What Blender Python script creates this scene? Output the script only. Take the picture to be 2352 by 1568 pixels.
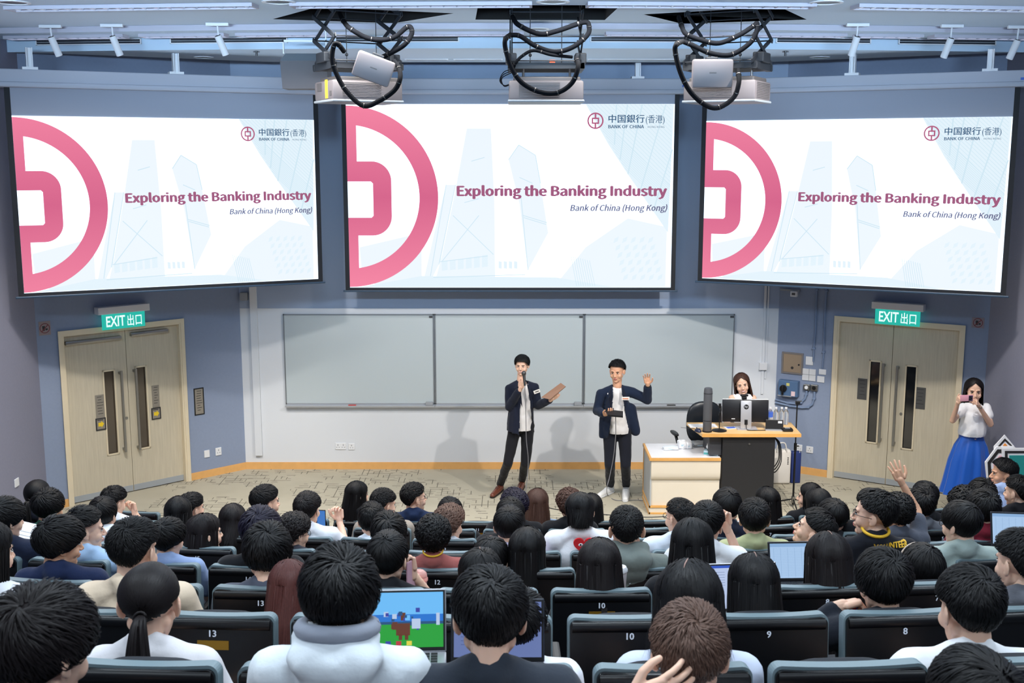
import bpy, bmesh, math, random
import numpy as np
from mathutils import Vector, Matrix, Euler, noise
from mathutils.geometry import tessellate_polygon
random.seed(7)
SC = bpy.context.scene
COL = SC.collection
for o in list(bpy.data.objects): bpy.data.objects.remove(o)
# the objects wait in a collection left out of evaluation until the end, which keeps the build quick
COL = bpy.data.collections.new('hall'); SC.collection.children.link(COL)
LAYER = bpy.context.view_layer.layer_collection.children['hall']; LAYER.exclude = True

# ------------------------------------------------------------------ camera
F = 2572.0; TH = math.radians(9.36); EYE = 4.05
cam = bpy.data.cameras.new('camera'); cam.sensor_width = 36.0; cam.lens = F / 2352 * 36.0
cam.clip_start = 0.05; cam.clip_end = 80
cam.dof.use_dof = True; cam.dof.focus_distance = 12.5; cam.dof.aperture_fstop = 10.0
camo = bpy.data.objects.new('camera', cam); COL.objects.link(camo)
camo.location = (0, 0, EYE); camo.rotation_euler = (math.radians(90) - TH, 0, 0)
SC.camera = camo
CT, ST = math.cos(TH), math.sin(TH)

# ------------------------------------------------------------------ world, view, lamps
w = bpy.data.worlds.new('world'); SC.world = w; w.use_nodes = True
w.node_tree.nodes['Background'].inputs[0].default_value = (0.50, 0.62, 0.80, 1)
w.node_tree.nodes['Background'].inputs[1].default_value = 0.30
vs = SC.view_settings; vs.view_transform = 'Standard'; vs.look = 'None'; vs.exposure = 0.0; vs.gamma = 1.0; vs.use_curve_mapping = False

def area(name, loc, size, power, color=(1, 1, 1), target=None, spread=180):
    l = bpy.data.lights.new(name, 'AREA'); l.shape = 'RECTANGLE'; l.size, l.size_y = size
    l.energy = power; l.color = color; l.spread = math.radians(spread)
    o = bpy.data.objects.new(name, l); COL.objects.link(o); o.location = loc
    if target is not None:
        o.rotation_euler = (Vector(target) - Vector(loc)).to_track_quat('-Z', 'Y').to_euler()
    return o
def spot(name, loc, target, power, angle=50, color=(1, 1, 1), radius=0.05, blend=0.5):
    l = bpy.data.lights.new(name, 'SPOT'); l.energy = power; l.color = color
    l.spot_size = math.radians(angle); l.spot_blend = blend; l.shadow_soft_size = radius
    o = bpy.data.objects.new(name, l); COL.objects.link(o); o.location = loc
    o.rotation_euler = (Vector(target) - Vector(loc)).to_track_quat('-Z', 'Y').to_euler()
    return o
COOL = (0.80, 0.91, 1.0)
# rows of ceiling luminaires: over the stage front, over the hall
for x in (-3.6, -1.2, 1.2, 3.6):
    area('stage_lamp', (x, 9.78, 5.28), (1.9, 0.16), 88, (1.0, 0.95, 0.88), spread=150)
for yy in (6.6, 3.4, 0.4):
    for x in (-3.4, 0, 3.4):
        area('hall_lamp', (x, yy, 5.28), (2.2, 0.3), 62, COOL, spread=140)
# unseen area lights added over the hall to brighten the ceiling
for x in (-3.2, 0, 3.2):
    area('ceiling_fill', (x, 5.0, 4.86), (2.4, 0.2), 44, (0.55, 0.77, 1.0), target=(x, 12.0, 5.45), spread=64)
for x in (-3.6, -1.2, 1.2, 3.6):
    area('strip_lamp', (x, 11.52 + x * x / 62, 5.285), (1.9, 0.08), 16, COOL)
for x in (-3.55, 3.75):
    spot('door_downlight', (x*0.93, 9.6, 5.25), (x*1.2, 12.75, 0.7), 420, 54, (1.0, 0.95, 0.87), 0.10, 0.7)  # fill spots added to brighten the doors, without fittings of their own
# downlights that aim at the stage and draw the shadows on the wall
spot('downlight_beam', (3.15, 8.2, 5.2), (0.9, 13.2, 0.7), 800, 62, (1.0, 0.93, 0.85), 0.06)
spot('downlight_beam', (-2.6, 8.4, 5.2), (-0.5, 13.4, 0.4), 420, 66, (1.0, 0.94, 0.86), 0.10)

# ------------------------------------------------------------------ helpers
def ray(px, py):
    u = (px - 1176) / F; v = (py - 784) / F
    return Vector((u, CT - v * ST, -ST - v * CT))
def P(px, py, D):
    d = ray(px, py); return Vector((0, 0, EYE)) + d * (D / d.y)
def G(px, py, z=0.0):
    d = ray(px, py); return Vector((0, 0, EYE)) + d * ((z - EYE) / d.z)
def srgb(r, g, b):
    f = lambda c: (c / 255 / 12.92) if c / 255 <= 0.04045 else ((c / 255 + 0.055) / 1.055) ** 2.4
    return (f(r), f(g), f(b), 1.0)
MATS = {}
def mat(name, rgb, rough=0.6, metal=0.0, spec=0.5, emis=None, es=0.0, trans=0.0, alpha=1.0, noise_s=0.0, noise_a=0.0, bump=0.0, bump_s=60.0, sheen=0.0, coat=0.0):
    if name in MATS: return MATS[name]
    m = bpy.data.materials.new(name); m.use_nodes = True; nt = m.node_tree
    b = nt.nodes['Principled BSDF']; c = srgb(*rgb)
    b.inputs['Base Color'].default_value = c; b.inputs['Roughness'].default_value = rough
    b.inputs['Metallic'].default_value = metal; b.inputs['Specular IOR Level'].default_value = spec
    if emis is not None:
        b.inputs['Emission Color'].default_value = srgb(*emis); b.inputs['Emission Strength'].default_value = es
    if trans: b.inputs['Transmission Weight'].default_value = trans
    if sheen: b.inputs['Sheen Weight'].default_value = sheen
    if coat: b.inputs['Coat Weight'].default_value = coat
    if noise_a or bump:
        tc = nt.nodes.new('ShaderNodeTexCoord')
    if noise_a:
        n = nt.nodes.new('ShaderNodeTexNoise'); n.inputs['Scale'].default_value = noise_s; n.inputs['Detail'].default_value = 4
        nt.links.new(tc.outputs['Object'], n.inputs['Vector'])
        mx = nt.nodes.new('ShaderNodeMix'); mx.data_type = 'RGBA'
        mx.inputs[6].default_value = tuple(x * (1 - noise_a) for x in c[:3]) + (1,)
        mx.inputs[7].default_value = tuple(min(1, x * (1 + noise_a)) for x in c[:3]) + (1,)
        nt.links.new(n.outputs['Fac'], mx.inputs[0]); nt.links.new(mx.outputs[2], b.inputs['Base Color'])
    if bump:
        n2 = nt.nodes.new('ShaderNodeTexNoise'); n2.inputs['Scale'].default_value = bump_s; n2.inputs['Detail'].default_value = 3
        nt.links.new(tc.outputs['Object'], n2.inputs['Vector'])
        bp = nt.nodes.new('ShaderNodeBump'); bp.inputs['Strength'].default_value = bump; bp.inputs['Distance'].default_value = 0.01
        nt.links.new(n2.outputs['Fac'], bp.inputs['Height']); nt.links.new(bp.outputs['Normal'], b.inputs['Normal'])
    MATS[name] = m; return m

class MB:
    """collects simple solids; build() links them as one mesh object"""
    def __init__(s): s.v = []; s.f = []; s.mi = []; s.cur = 0
    def add(s, vs, fs):
        n = len(s.v); s.v += [tuple(p) for p in vs]; s.f += [tuple(i + n for i in f) for f in fs]; s.mi += [s.cur] * len(fs); return s
    def box(s, x0, y0, z0, x1, y1, z1, M=None):
        x0, x1 = sorted((x0, x1)); y0, y1 = sorted((y0, y1)); z0, z1 = sorted((z0, z1))
        p = [(x0,y0,z0),(x1,y0,z0),(x1,y1,z0),(x0,y1,z0),(x0,y0,z1),(x1,y0,z1),(x1,y1,z1),(x0,y1,z1)]
        if M is not None: p = [tuple(M @ Vector(q)) for q in p]
        return s.add(p, [(0,3,2,1),(4,5,6,7),(0,1,5,4),(1,2,6,5),(2,3,7,6),(3,0,4,7)])
    def rbox(s, x0, y0, z0, x1, y1, z1, r=0.01, seg=2, M=None):
        bm = bmesh.new(); bmesh.ops.create_cube(bm, size=1.0)
        cx, cy, cz = (x0+x1)/2, (y0+y1)/2, (z0+z1)/2; sx, sy, sz = abs(x1-x0), abs(y1-y0), abs(z1-z0)
        for v in bm.verts: v.co = Vector((cx + v.co.x*sx, cy + v.co.y*sy, cz + v.co.z*sz))
        r = min(r, sx*.49, sy*.49, sz*.49)
        bmesh.ops.bevel(bm, geom=list(bm.edges), offset=r, segments=seg, profile=0.5, affect='EDGES')
        if M is not None: bmesh.ops.transform(bm, matrix=M, verts=bm.verts)
        return s.bm(bm)
    def bm(s, bm):
        bm.verts.index_update()
        s.add([v.co[:] for v in bm.verts], [[v.index for v in f.verts] for f in bm.faces]); bm.free(); return s
    def prism(s, pts, y0, y1, M=None):
        """polygon in x,z extruded along y"""
        n = len(pts); p = [(a, y0, b) for a, b in pts] + [(a, y1, b) for a, b in pts]
        if M is not None: p = [tuple(M @ Vector(q)) for q in p]
        tri = tessellate_polygon([[Vector((a, b, 0)) for a, b in pts]])
        fs = [tuple(t) for t in tri] + [tuple(n + i for i in reversed(t)) for t in tri]
        fs += [(i, (i+1) % n, n + (i+1) % n, n + i) for i in range(n)]
        return s.add(p, fs)
    def cyl(s, a, b, r0, r1=None, n=16, cap=True):
        a = Vector(a); b = Vector(b); r1 = r0 if r1 is None else r1
        q = (b - a).to_track_quat('Z', 'Y'); X = q @ Vector((1,0,0)); Y = q @ Vector((0,1,0))
        p = []
        for c, r in ((a, r0), (b, r1)):
            for i in range(n):
                t = 2*math.pi*i/n; p.append(c + X*(r*math.cos(t)) + Y*(r*math.sin(t)))
        fs = [(i, (i+1) % n, n+(i+1) % n, n+i) for i in range(n)]
        if cap: fs += [tuple(reversed(range(n))), tuple(range(n, 2*n))]
        return s.add(p, fs)
    def tube(s, pts, r, n=8, closed=False):
        pts = [Vector(p) for p in pts]; rs = r if isinstance(r, (list, tuple)) else [r]*len(pts)
        p = []; X = None
        for i, c in enumerate(pts):
            t = (pts[min(i+1, len(pts)-1)] - pts[max(i-1, 0)]).normalized()
            if X is None: X = t.orthogonal().normalized()
            else: X = (X - t*X.dot(t)).normalized()
            Y = t.cross(X)
            for k in range(n):
                a = 2*math.pi*k/n; p.append(c + X*(rs[i]*math.cos(a)) + Y*(rs[i]*math.sin(a)))
        m = len(pts)
        fs = [(i*n+k, i*n+(k+1) % n, (i+1)*n+(k+1) % n, (i+1)*n+k) for i in range(m-1) for k in range(n)]
        fs += [tuple(reversed(range(n))), tuple(range((m-1)*n, m*n))]
        return s.add(p, fs)
    def lathe(s, prof, n=20, M=None, axis='Z'):
        p = []
        for r, z in prof:
            for k in range(n):
                a = 2*math.pi*k/n; q = Vector((r*math.cos(a), r*math.sin(a), z))
                p.append(q if M is None else M @ q)
        m = len(prof)
        fs = [(i*n+k, i*n+(k+1) % n, (i+1)*n+(k+1) % n, (i+1)*n+k) for i in range(m-1) for k in range(n)]
        fs += [tuple(reversed(range(n))), tuple(range((m-1)*n, m*n))]
        return s.add(p, fs)
    def mesh(s, name, mats=None, smooth=False):
        me = bpy.data.meshes.new(name); me.from_pydata(s.v, [], s.f)
        if mats is not None:
            for m in (mats if isinstance(mats, (list, tuple)) else [mats]): me.materials.append(m)
            if isinstance(mats, (list, tuple)) and len(mats) > 1: me.polygons.foreach_set('material_index', s.mi)
        if smooth: set_smooth(me, smooth)
        me.update(); return me
    def build(s, name, m, parent=None, smooth=False, **kw):
        return link(name, s.mesh(name, m, smooth), parent, **kw)
def set_smooth(me, ang=40):
    me.polygons.foreach_set('use_smooth', [True]*len(me.polygons))
    if ang is not True and ang < 180: me.set_sharp_from_angle(angle=math.radians(ang))
def link(name, me, parent=None, loc=None, label=None, kind=None, rot=None):
    o = bpy.data.objects.new(name, me); COL.objects.link(o); o.parent = parent
    if loc is not None: o.location = loc
    if rot is not None: o.rotation_euler = rot
    if label: o['label'] = label
    if kind: o['kind'] = kind
    return o
def smooth_path(pts, n=6):
    """Catmull-Rom through 3-D points"""
    pts = [Vector(p) for p in pts]; P_ = [pts[0]*2 - pts[1]] + pts + [pts[-1]*2 - pts[-2]]; out = []
    for i in range(1, len(P_)-2):
        a, b_, c, d = P_[i-1], P_[i], P_[i+1], P_[i+2]
        for k in range(n):
            t = k/n; out.append(0.5*((2*b_) + (c-a)*t + (2*a-5*b_+4*c-d)*t*t + (3*b_-3*c+d-a)*t**3))
    out.append(pts[-1]); return out
def thing(name, label, cat, loc=(0,0,0), rz=0.0, group=None):
    o = bpy.data.objects.new(name, None); COL.objects.link(o); o.location = loc; o.rotation_euler = (0,0,rz)
    o.empty_display_size = 0.05
    o['label'] = label; o['category'] = cat
    if group: o['group'] = group
    return o
def tag(o, label, cat, group=None):
    o['label'] = label; o['category'] = cat
    if group: o['group'] = group
    return o
def struct(o): o['kind'] = 'structure'; return o
def dup(root, loc=None, rz=None, label=None, group=None):
    r = root.copy(); COL.objects.link(r)
    if loc is not None: r.location = loc
    if rz is not None: r.rotation_euler = (0,0,rz)
    if label: r['label'] = label
    if group: r['group'] = group
    for ch in list(root.children):
        c = ch.copy(); COL.objects.link(c); c.parent = r
        for g in list(ch.children):
            d = g.copy(); COL.objects.link(d); d.parent = c
    return r
try:
    UIFONT = bpy.data.fonts.load(bpy.utils.system_resource('DATAFILES') + '/fonts/Noto Sans CJK Regular.woff2')
except Exception:
    UIFONT = None
def text_mesh(s, size=1.0, smear=0.0, latin=False, bold=0.0, shear=0.0, align='LEFT', ext=0.0, res=2, space=1.0):
    """flat lettering as a mesh in the x,z plane (facing -y)"""
    c = bpy.data.curves.new('txt', 'FONT'); c.body = s; c.size = size; c.offset = bold
    if UIFONT and latin: c.font = UIFONT; c.shear = shear
    c.align_x = align; c.extrude = ext; c.resolution_u = res; c.space_character = space
    o = bpy.data.objects.new('txt', c); SC.collection.objects.link(o); dg = bpy.context.evaluated_depsgraph_get(); dg.update()
    me = bpy.data.meshes.new_from_object(o.evaluated_get(dg))
    bpy.data.objects.remove(o); bpy.data.curves.remove(c)
    me.transform(Matrix.Rotation(math.radians(90), 4, 'X')); me.materials.clear()
    if smear:        # heavier strokes: the same outline laid beside itself
        v = [x.co[:] for x in me.vertices]; f = [tuple(p.vertices) for p in me.polygons]; m = MB()
        for k in (-1, -.33, .33, 1): m.add([(a + k*smear, b_ - .0004*k, c_) for a, b_, c_ in v], f)
        for k in (-1, 1): m.add([(a, b_, c_ + k*smear*.45) for a, b_, c_ in v], f)
        me = m.mesh('text')
    return me
def place_text(name, s, m, parent, x, y, z, width=None, height=None, anchor='l', **kw):
    """lettering scaled to a width and cap height; x,z is the left (or right/centre) end of the base line"""
    me = text_mesh(s, **kw)
    xs = [v.co.x for v in me.vertices]; zs = [v.co.z for v in me.vertices]
    w0 = max(xs) - min(xs); h0 = max(zs) - 0.0
    sx = width / w0 if width else None; sz = height / h0 if height else None
    sx = sx or sz; sz = sz or sx
    off = {'l': min(xs), 'r': max(xs), 'c': (min(xs) + max(xs)) / 2}[anchor]
    me.transform(Matrix.Diagonal((sx, 1, sz, 1)) @ Matrix.Translation((-off, 0, 0)))
    me.materials.append(m)
    return link(name, me, parent, loc=(x, y, z))
# ================================================================== ROOM
class Plane:
    """a vertical wall plane: local x runs left to right as seen from the room, y points out of the room"""
    def __init__(s, a, b):
        s.a = Vector((a[0], a[1], 0)); d = Vector((b[0]-a[0], b[1]-a[1], 0)); s.len = d.length
        s.d = d.normalized(); s.n = Vector((-s.d.y, s.d.x, 0)); s.rz = math.atan2(s.d.y, s.d.x)
        s.M = Matrix.Translation(s.a) @ Matrix.Rotation(s.rz, 4, 'Z')
    def hit(s, px, py, off=0.0):
        """local (x, z) where the view ray meets the plane moved off metres into the room"""
        r = ray(px, py); e = Vector((0, 0, EYE)); a = s.a - s.n * off
        t = (a - e).dot(s.n) / r.dot(s.n); p = e + r * t
        return ((p - a).dot(s.d), p.z)
    def rect(s, x0, y0, x1, y1, off=0.0):
        a = s.hit((x0), y0, off); b = s.hit(x1, y1, off)
        return a[0], b[1], b[0], a[1]      # x0,z0,x1,z1
WC = Plane((-3.50, 14.27), (3.43, 14.27))
WL = Plane((-5.38, 12.51), (-3.50, 14.27))
WR = Plane((3.43, 14.27), (5.56, 12.91))

wall_white = mat('wall_white', (214, 218, 224), 0.75, bump=0.05, bump_s=120)
wall_blue_lit = mat('wall_blue_lit', (136, 149, 174), 0.85, noise_s=30, noise_a=0.05, bump=0.12, bump_s=200)  # blue cast of the projector light is put into this wall colour
wall_grey = mat('wall_grey', (133, 134, 152), 0.88, noise_s=40, noise_a=0.06, bump=0.15, bump_s=200)
wood_trim = mat('wood_trim', (222, 170, 104), 0.45, noise_s=12, noise_a=0.12)
cream_frame = mat('cream_frame', (222, 208, 180), 0.5, noise_s=8, noise_a=0.04)
steel = mat('steel', (150, 150, 148), 0.35, metal=0.9)
dark_steel = mat('dark_steel', (88, 88, 90), 0.4, metal=0.8)
white_plastic = mat('white_plastic', (226, 228, 232), 0.4)
grey_plastic = mat('grey_plastic', (150, 154, 160), 0.5)
black_plastic = mat('black_plastic', (16, 17, 20), 0.42)
black_matte = mat('black_matte', (9, 9, 11), 0.9)
red_mat = mat('red_ink', (190, 50, 50), 0.5)
HT = 5.7
# --- carpet
def carpet_mat():
    m = bpy.data.materials.new('carpet'); m.use_nodes = True; nt = m.node_tree; N = nt.nodes; L = nt.links
    b = N['Principled BSDF']; b.inputs['Roughness'].default_value = 0.95; b.inputs['Specular IOR Level'].default_value = 0.15
    tc = N.new('ShaderNodeTexCoord'); sep = N.new('ShaderNodeSeparateXYZ'); L.new(tc.outputs['Object'], sep.inputs[0])
    def math_(op, a, b_=None, c=None):
        n = N.new('ShaderNodeMath'); n.operation = op
        for i, v in enumerate((a, b_, c)):
            if v is None: continue
            if isinstance(v, (int, float)): n.inputs[i].default_value = v
            else: L.new(v, n.inputs[i])
        return n.outputs[0]
    def lines(along, across, pitch, wdt, seg, thr, seed):
        q = math_('DIVIDE', across, pitch)
        fr = math_('FRACT', q); on = math_('LESS_THAN', fr, wdt / pitch)
        idx = math_('FLOOR', q); sg = math_('FLOOR', math_('DIVIDE', math_('ADD', along, math_('MULTIPLY', idx, 0.137)), seg))
        cb = N.new('ShaderNodeCombineXYZ'); L.new(idx, cb.inputs[0]); L.new(sg, cb.inputs[1]); cb.inputs[2].default_value = seed
        wn = N.new('ShaderNodeTexWhiteNoise'); L.new(cb.outputs[0], wn.inputs[0])
        return math_('MULTIPLY', on, math_('GREATER_THAN', wn.outputs[0], thr))
    X, Y = sep.outputs[0], sep.outputs[1]
    a = lines(X, Y, 0.078, 0.012, 0.115, 0.58, 1.0); c = lines(Y, X, 0.072, 0.008, 0.105, 0.64, 4.0)
    e = lines(X, Y, 0.062, 0.008, 0.06, 0.86, 9.0)
    n = N.new('ShaderNodeTexNoise'); n.inputs['Scale'].default_value = 1.25; L.new(tc.outputs['Object'], n.inputs['Vector'])
    mask = math_('GREATER_THAN', n.outputs[0], 0.47)
    ln = math_('MAXIMUM', math_('MAXIMUM', a, c), e); ln = math_('MULTIPLY', ln, mask)
    n2 = N.new('ShaderNodeTexNoise'); n2.inputs['Scale'].default_value = 240; L.new(tc.outputs['Object'], n2.inputs['Vector'])
    n3 = N.new('ShaderNodeTexNoise'); n3.inputs['Scale'].default_value = 3; L.new(tc.outputs['Object'], n3.inputs['Vector'])
    mx = N.new('ShaderNodeMix'); mx.data_type = 'RGBA'; mx.inputs[6].default_value = srgb(160, 153, 135); mx.inputs[7].default_value = srgb(200, 192, 172)
    L.new(math_('ADD', math_('MULTIPLY', n2.outputs[0], 0.6), math_('MULTIPLY', n3.outputs[0], 0.4)), mx.inputs[0])
    m2 = N.new('ShaderNodeMix'); m2.data_type = 'RGBA'; m2.inputs[7].default_value = srgb(72, 68, 62)
    L.new(math_('MULTIPLY', ln, 0.85), m2.inputs[0]); L.new(mx.outputs[2], m2.inputs[6]); L.new(m2.outputs[2], b.inputs['Base Color'])
    bp = N.new('ShaderNodeBump'); bp.inputs['Strength'].default_value = 0.25; bp.inputs['Distance'].default_value = 0.01
    L.new(n2.outputs[0], bp.inputs['Height']); L.new(bp.outputs[0], b.inputs['Normal'])
    return m
carpet = carpet_mat()
dark_carpet = mat('dark_carpet', (70, 72, 78), 0.95, noise_s=90, noise_a=0.3)

mb = MB(); mb.prism([(-5.6, -0.1), (5.75, -0.1), (5.75, 0), (-5.6, 0)], 8.6, 14.6)
struct(mb.build('floor', carpet))
# raked tiers for the seat rows
ROWS = {}
for k, ltr in enumerate('ABCDEFGHIJ'):
    ROWS[ltr] = (9.516 - 0.915 * k, 0.87 + (0, .24, .48, .72, .955, 1.215, 1.48, 1.73, 1.98, 2.23)[k])
ROWS.update(F=(4.89, 2.093), G=(3.983, 2.35), H=(3.08, 2.581), I=(2.17, 2.84))
def arc(D0, x, R=21.0): return D0 + x * x / (2 * R)
for k, ltr in enumerate('BCDEFGHIJ'):
    D0, zt = ROWS[ltr]; z1 = zt - 0.87
    front = D0 + 0.60; back = ROWS['ABCDEFGHIJ'[min(9, k + 2)]][0] + 0.60 if k < 8 else -1.5
    xs = np.linspace(-5.5, 5.68, 15); mb = MB()
    pts = [(x, arc(front, x)) for x in xs] + [(x, (arc(back, x) if k < 8 else -1.5)) for x in xs[::-1]]
    n = len(pts); v = [(x, y, z1 - 0.30) for x, y in pts] + [(x, y, z1) for x, y in pts]
    h = n // 2
    f = [(n+i, n+i+1, 2*n-2-i, 2*n-1-i) for i in range(h-1)] + [(i, n-1-i, n-2-i, i+1) for i in range(h-1)]
    f += [(i, (i+1) % n, n+(i+1) % n, n+i) for i in range(n)]
    mb.add(v, f); struct(mb.build('floor_tier', dark_carpet))

def wall_with_door(name, W, m, x0, x1, zh):
    mb = MB(); T = 0.12
    mb.box(-0.0, 0, 0, x0, T, HT); mb.box(x1, 0, 0, W.len, T, HT); mb.box(x0, 0, zh, x1, T, HT)
    mb.box(-0.05, T, 0, W.len+0.05, T+0.08, HT)
    o = mb.build(name, m); o.matrix_world = W.M; return struct(o)
def at(W, o): o.matrix_world = W.M @ Matrix.Translation(o.location); return o
def onwall(W, name, label, cat, x, z, off=0.0, group=None):
    t = thing(name, label, cat, W.M @ Vector((x, -off, z)), W.rz, group); return t

# centre wall with a panel joint
wall_upper_shade = mat('wall_upper_shade', (158, 174, 200), 0.8, bump=0.05, bump_s=120)  # bluish shade on the white upper wall is put into this colour
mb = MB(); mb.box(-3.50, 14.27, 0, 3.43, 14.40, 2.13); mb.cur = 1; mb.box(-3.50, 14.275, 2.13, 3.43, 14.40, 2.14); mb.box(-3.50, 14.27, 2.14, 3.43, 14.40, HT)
struct(mb.build('wall_back', [wall_white, wall_upper_shade]))
# door geometry from the photograph's corner points
def door_set(W, name, TL, TR, BR, BL, joint, n):
    x0 = (W.hit(*TL)[0] + W.hit(*BL)[0]) / 2; x1 = (W.hit(*TR)[0] + W.hit(*BR)[0]) / 2
    zh = (W.hit(*TL)[1] + W.hit(*TR)[1]) / 2
    fw = 0.055; r = 0.10
    d = bpy.data.objects.new('door_%d' % n, None); COL.objects.link(d); d['kind'] = 'structure'
    d.matrix_world = W.M
    mb = MB()
    mb.box(x0, -0.02, 0, x0+fw, r, zh); mb.box(x1-fw, -0.02, 0, x1, r, zh); mb.box(x0+fw, -0.02, zh-fw, x1-fw, r, zh)
    mb.box(x0-0.012, -0.028, 0, x0+0.035, -0.02, zh+0.012); mb.box(x1-0.035, -0.028, 0, x1+0.012, -0.02, zh+0.012)
    mb.box(x0+0.035, -0.028, zh-0.035, x1-0.035, -0.02, zh+0.012)
    mb.build('door_frame', cream_frame, d)
    return d, x0, x1, zh, fw, W.hit(*joint, off=-0.06)[0]
def door_wood():
    m = bpy.data.materials.new('door_wood'); m.use_nodes = True; nt = m.node_tree; b = nt.nodes['Principled BSDF']; b.inputs['Roughness'].default_value = 0.5
    tc = nt.nodes.new('ShaderNodeTexCoord'); mp = nt.nodes.new('ShaderNodeMapping'); mp.inputs['Scale'].default_value = (40, 40, 2.0)
    n = nt.nodes.new('ShaderNodeTexNoise'); n.inputs['Scale'].default_value = 2.0; n.inputs['Detail'].default_value = 6
    r = nt.nodes.new('ShaderNodeMix'); r.data_type = 'RGBA'; r.inputs[6].default_value = srgb(184, 174, 152); r.inputs[7].default_value = srgb(214, 204, 182)
    nt.links.new(tc.outputs['Object'], mp.inputs[0]); nt.links.new(mp.outputs[0], n.inputs['Vector']); nt.links.new(n.outputs[0], r.inputs[0]); nt.links.new(r.outputs[2], b.inputs['Base Color'])
    return m
dwood = door_wood()
slot_glass = mat('slot_glass', (70, 60, 50), 0.12, spec=0.8)
slot_glass_dark = mat('slot_glass_dark', (22, 24, 30), 0.08, spec=0.9)
plaque_m = mat('plaque_metal', (150, 144, 134), 0.4, metal=0.3)
plaque_dark = mat('plaque_dark', (92, 92, 92), 0.45, metal=0.4)
ink = mat('ink', (40, 40, 44), 0.6)
yellow_m = mat('yellow_sticker', (240, 205, 40), 0.5)
def leaf(W, d, xa, xb, zh, fw, win, handle_px, glass, lock=True, closer=None, kick=True):
    """one door leaf: slab with a glazed slot, handle, kick plate"""
    yb = 0.045
    wx0, wz0, wx1, wz1 = win
    mb = MB()
    for (a, b_, c, e) in ((xa, 0.01, wx0, zh-fw), (wx1, 0.01, xb, zh-fw), (wx0, 0.01, wx1, wz0), (wx0, wz1, wx1, zh-fw)):
        mb.box(a, yb, b_, c, yb+0.045, e)
    o = mb.build('door_panel', dwood, d)
    g = MB(); g.box(wx0, yb+0.02, wz0, wx1, yb+0.028, wz1); g.build('pane', glass, o)
    fr = MB(); t = 0.014
    fr.box(wx0-t, yb-0.008, wz0-t, wx0+0.004, yb, wz1+t); fr.box(wx1-0.004, yb-0.008, wz0-t, wx1+t, yb, wz1+t)
    fr.box(wx0-t, yb-0.008, wz0-t, wx1+t, yb, wz0+0.004); fr.box(wx0-t, yb-0.008, wz1-0.004, wx1+t, yb, wz1+t)
    fr.build('slot_bead', cream_frame, o)
    hx, hz0, hz1 = handle_px
    h = MB(); h.rbox(hx-0.014, yb-0.075, hz0, hx+0.014, yb-0.05, hz1, 0.004); 
    for z in (hz0+0.015, hz1-0.045): h.box(hx-0.012, yb-0.055, z, hx+0.012, yb, z+0.03)
    h.build('door_handle', steel, o)
    k = MB(); k.box(xa+0.004, yb-0.004, 0.012, xb-0.004, yb, 0.085); k.build('kick_plate', mat('kick_plate', (168, 174, 180), 0.45, metal=0.2), o)
    if lock:
        l = MB(); l.cyl((hx+0.06*(1 if hx < (xa+xb)/2+10 else 1), yb-0.006, 0.93), (hx+0.06, yb, 0.93), 0.018, n=16); l.build('lock', steel, o, smooth=40)
    return o
# left door
dL, x0, x1, zh, fw, xj = door_set(WL, 'l', (133, 765), (418, 731), (436, 1107), (160, 1164), (295, 930), 1)
wall_with_door('wall_left_angled', WL, wall_blue_lit, x0+0.005, x1-0.005, zh-0.005)
h = lambda px, py: WL.hit(px, py, -0.045)
w1 = (h(238, 853)[0], h(247, 1043)[1], h(262, 853)[0], h(240, 853)[1]); w1 = (h(243, 950)[0], h(258, 1042)[1], h(267, 950)[0], h(248, 852)[1])
w2 = (h(317, 940)[0], h(330, 1028)[1], h(339, 940)[0], h(324, 842)[1])
pA = leaf(WL, dL, x0+fw, xj-0.003, zh, fw, w1, (h(279, 950)[0], h(285, 1035)[1], h(272, 850)[1]), slot_glass)
pB = leaf(WL, dL, xj+0.003, x1-fw, zh, fw, w2, (h(317, 940)[0]-0.03, h(322, 1030)[1], h(312, 844)[1]), slot_glass, lock=False)
def closer_bar(W, d, a, b_, parent):
    xa, za = W.hit(*a, -0.03); xb, zb = W.hit(*b_, -0.03); z = (za+zb)/2
    m = MB(); m.rbox(xa, -0.01, z-0.028, xb, 0.045, z+0.022, 0.012); m.build('door_closer', steel, parent, smooth=40)
closer_bar(WL, dL, (148, 790), (277, 772), pA); closer_bar(WL, dL, (298, 768), (384, 757), pB)
# right door
dR, x0r, x1r, zhr, fwr, xjr = door_set(WR, 'r', (1921, 722), (2214, 754), (2193, 1141), (1902, 1093), (2044, 930), 2)
wall_with_door('wall_right_angled', WR, wall_blue_lit, x0r+0.005, x1r-0.005, zhr-0.005)
h = lambda px, py: WR.hit(px, py, -0.045)
w3 = (h(1995, 920)[0], h(2001, 1015)[1], h(2018, 920)[0], h(2011, 830)[1])
w4 = (h(2077, 935)[0], h(2082, 1030)[1], h(2100, 935)[0], h(2092, 841)[1])
pC = leaf(WR, dR, x0r+fwr, xjr-0.003, zhr, fwr, w3, (h(2018, 920)[0]+0.05, h(2017, 1013)[1], h(2029, 832)[1]), slot_glass_dark, lock=False)
pD = leaf(WR, dR, xjr+0.003, x1r-fwr, zhr, fwr, w4, (h(2059, 930)[0], h(2055, 1022)[1], h(2065, 838)[1]), slot_glass_dark)
# side walls towards the back of the hall, rear wall, walls above
def side(name, x, y1, m):
    mb = MB(); mb.box(x, -1.6, 0, x + (0.12 if x > 0 else -0.12), y1, HT); return struct(mb.build(name, m))
side('wall_left', -5.38, 12.53, wall_grey); side('wall_right', 5.56, 12.93, wall_grey)
mb = MB(); mb.box(-5.5, -1.72, 0, 5.7, -1.6, HT); struct(mb.build('wall_rear', wall_grey))
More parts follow.
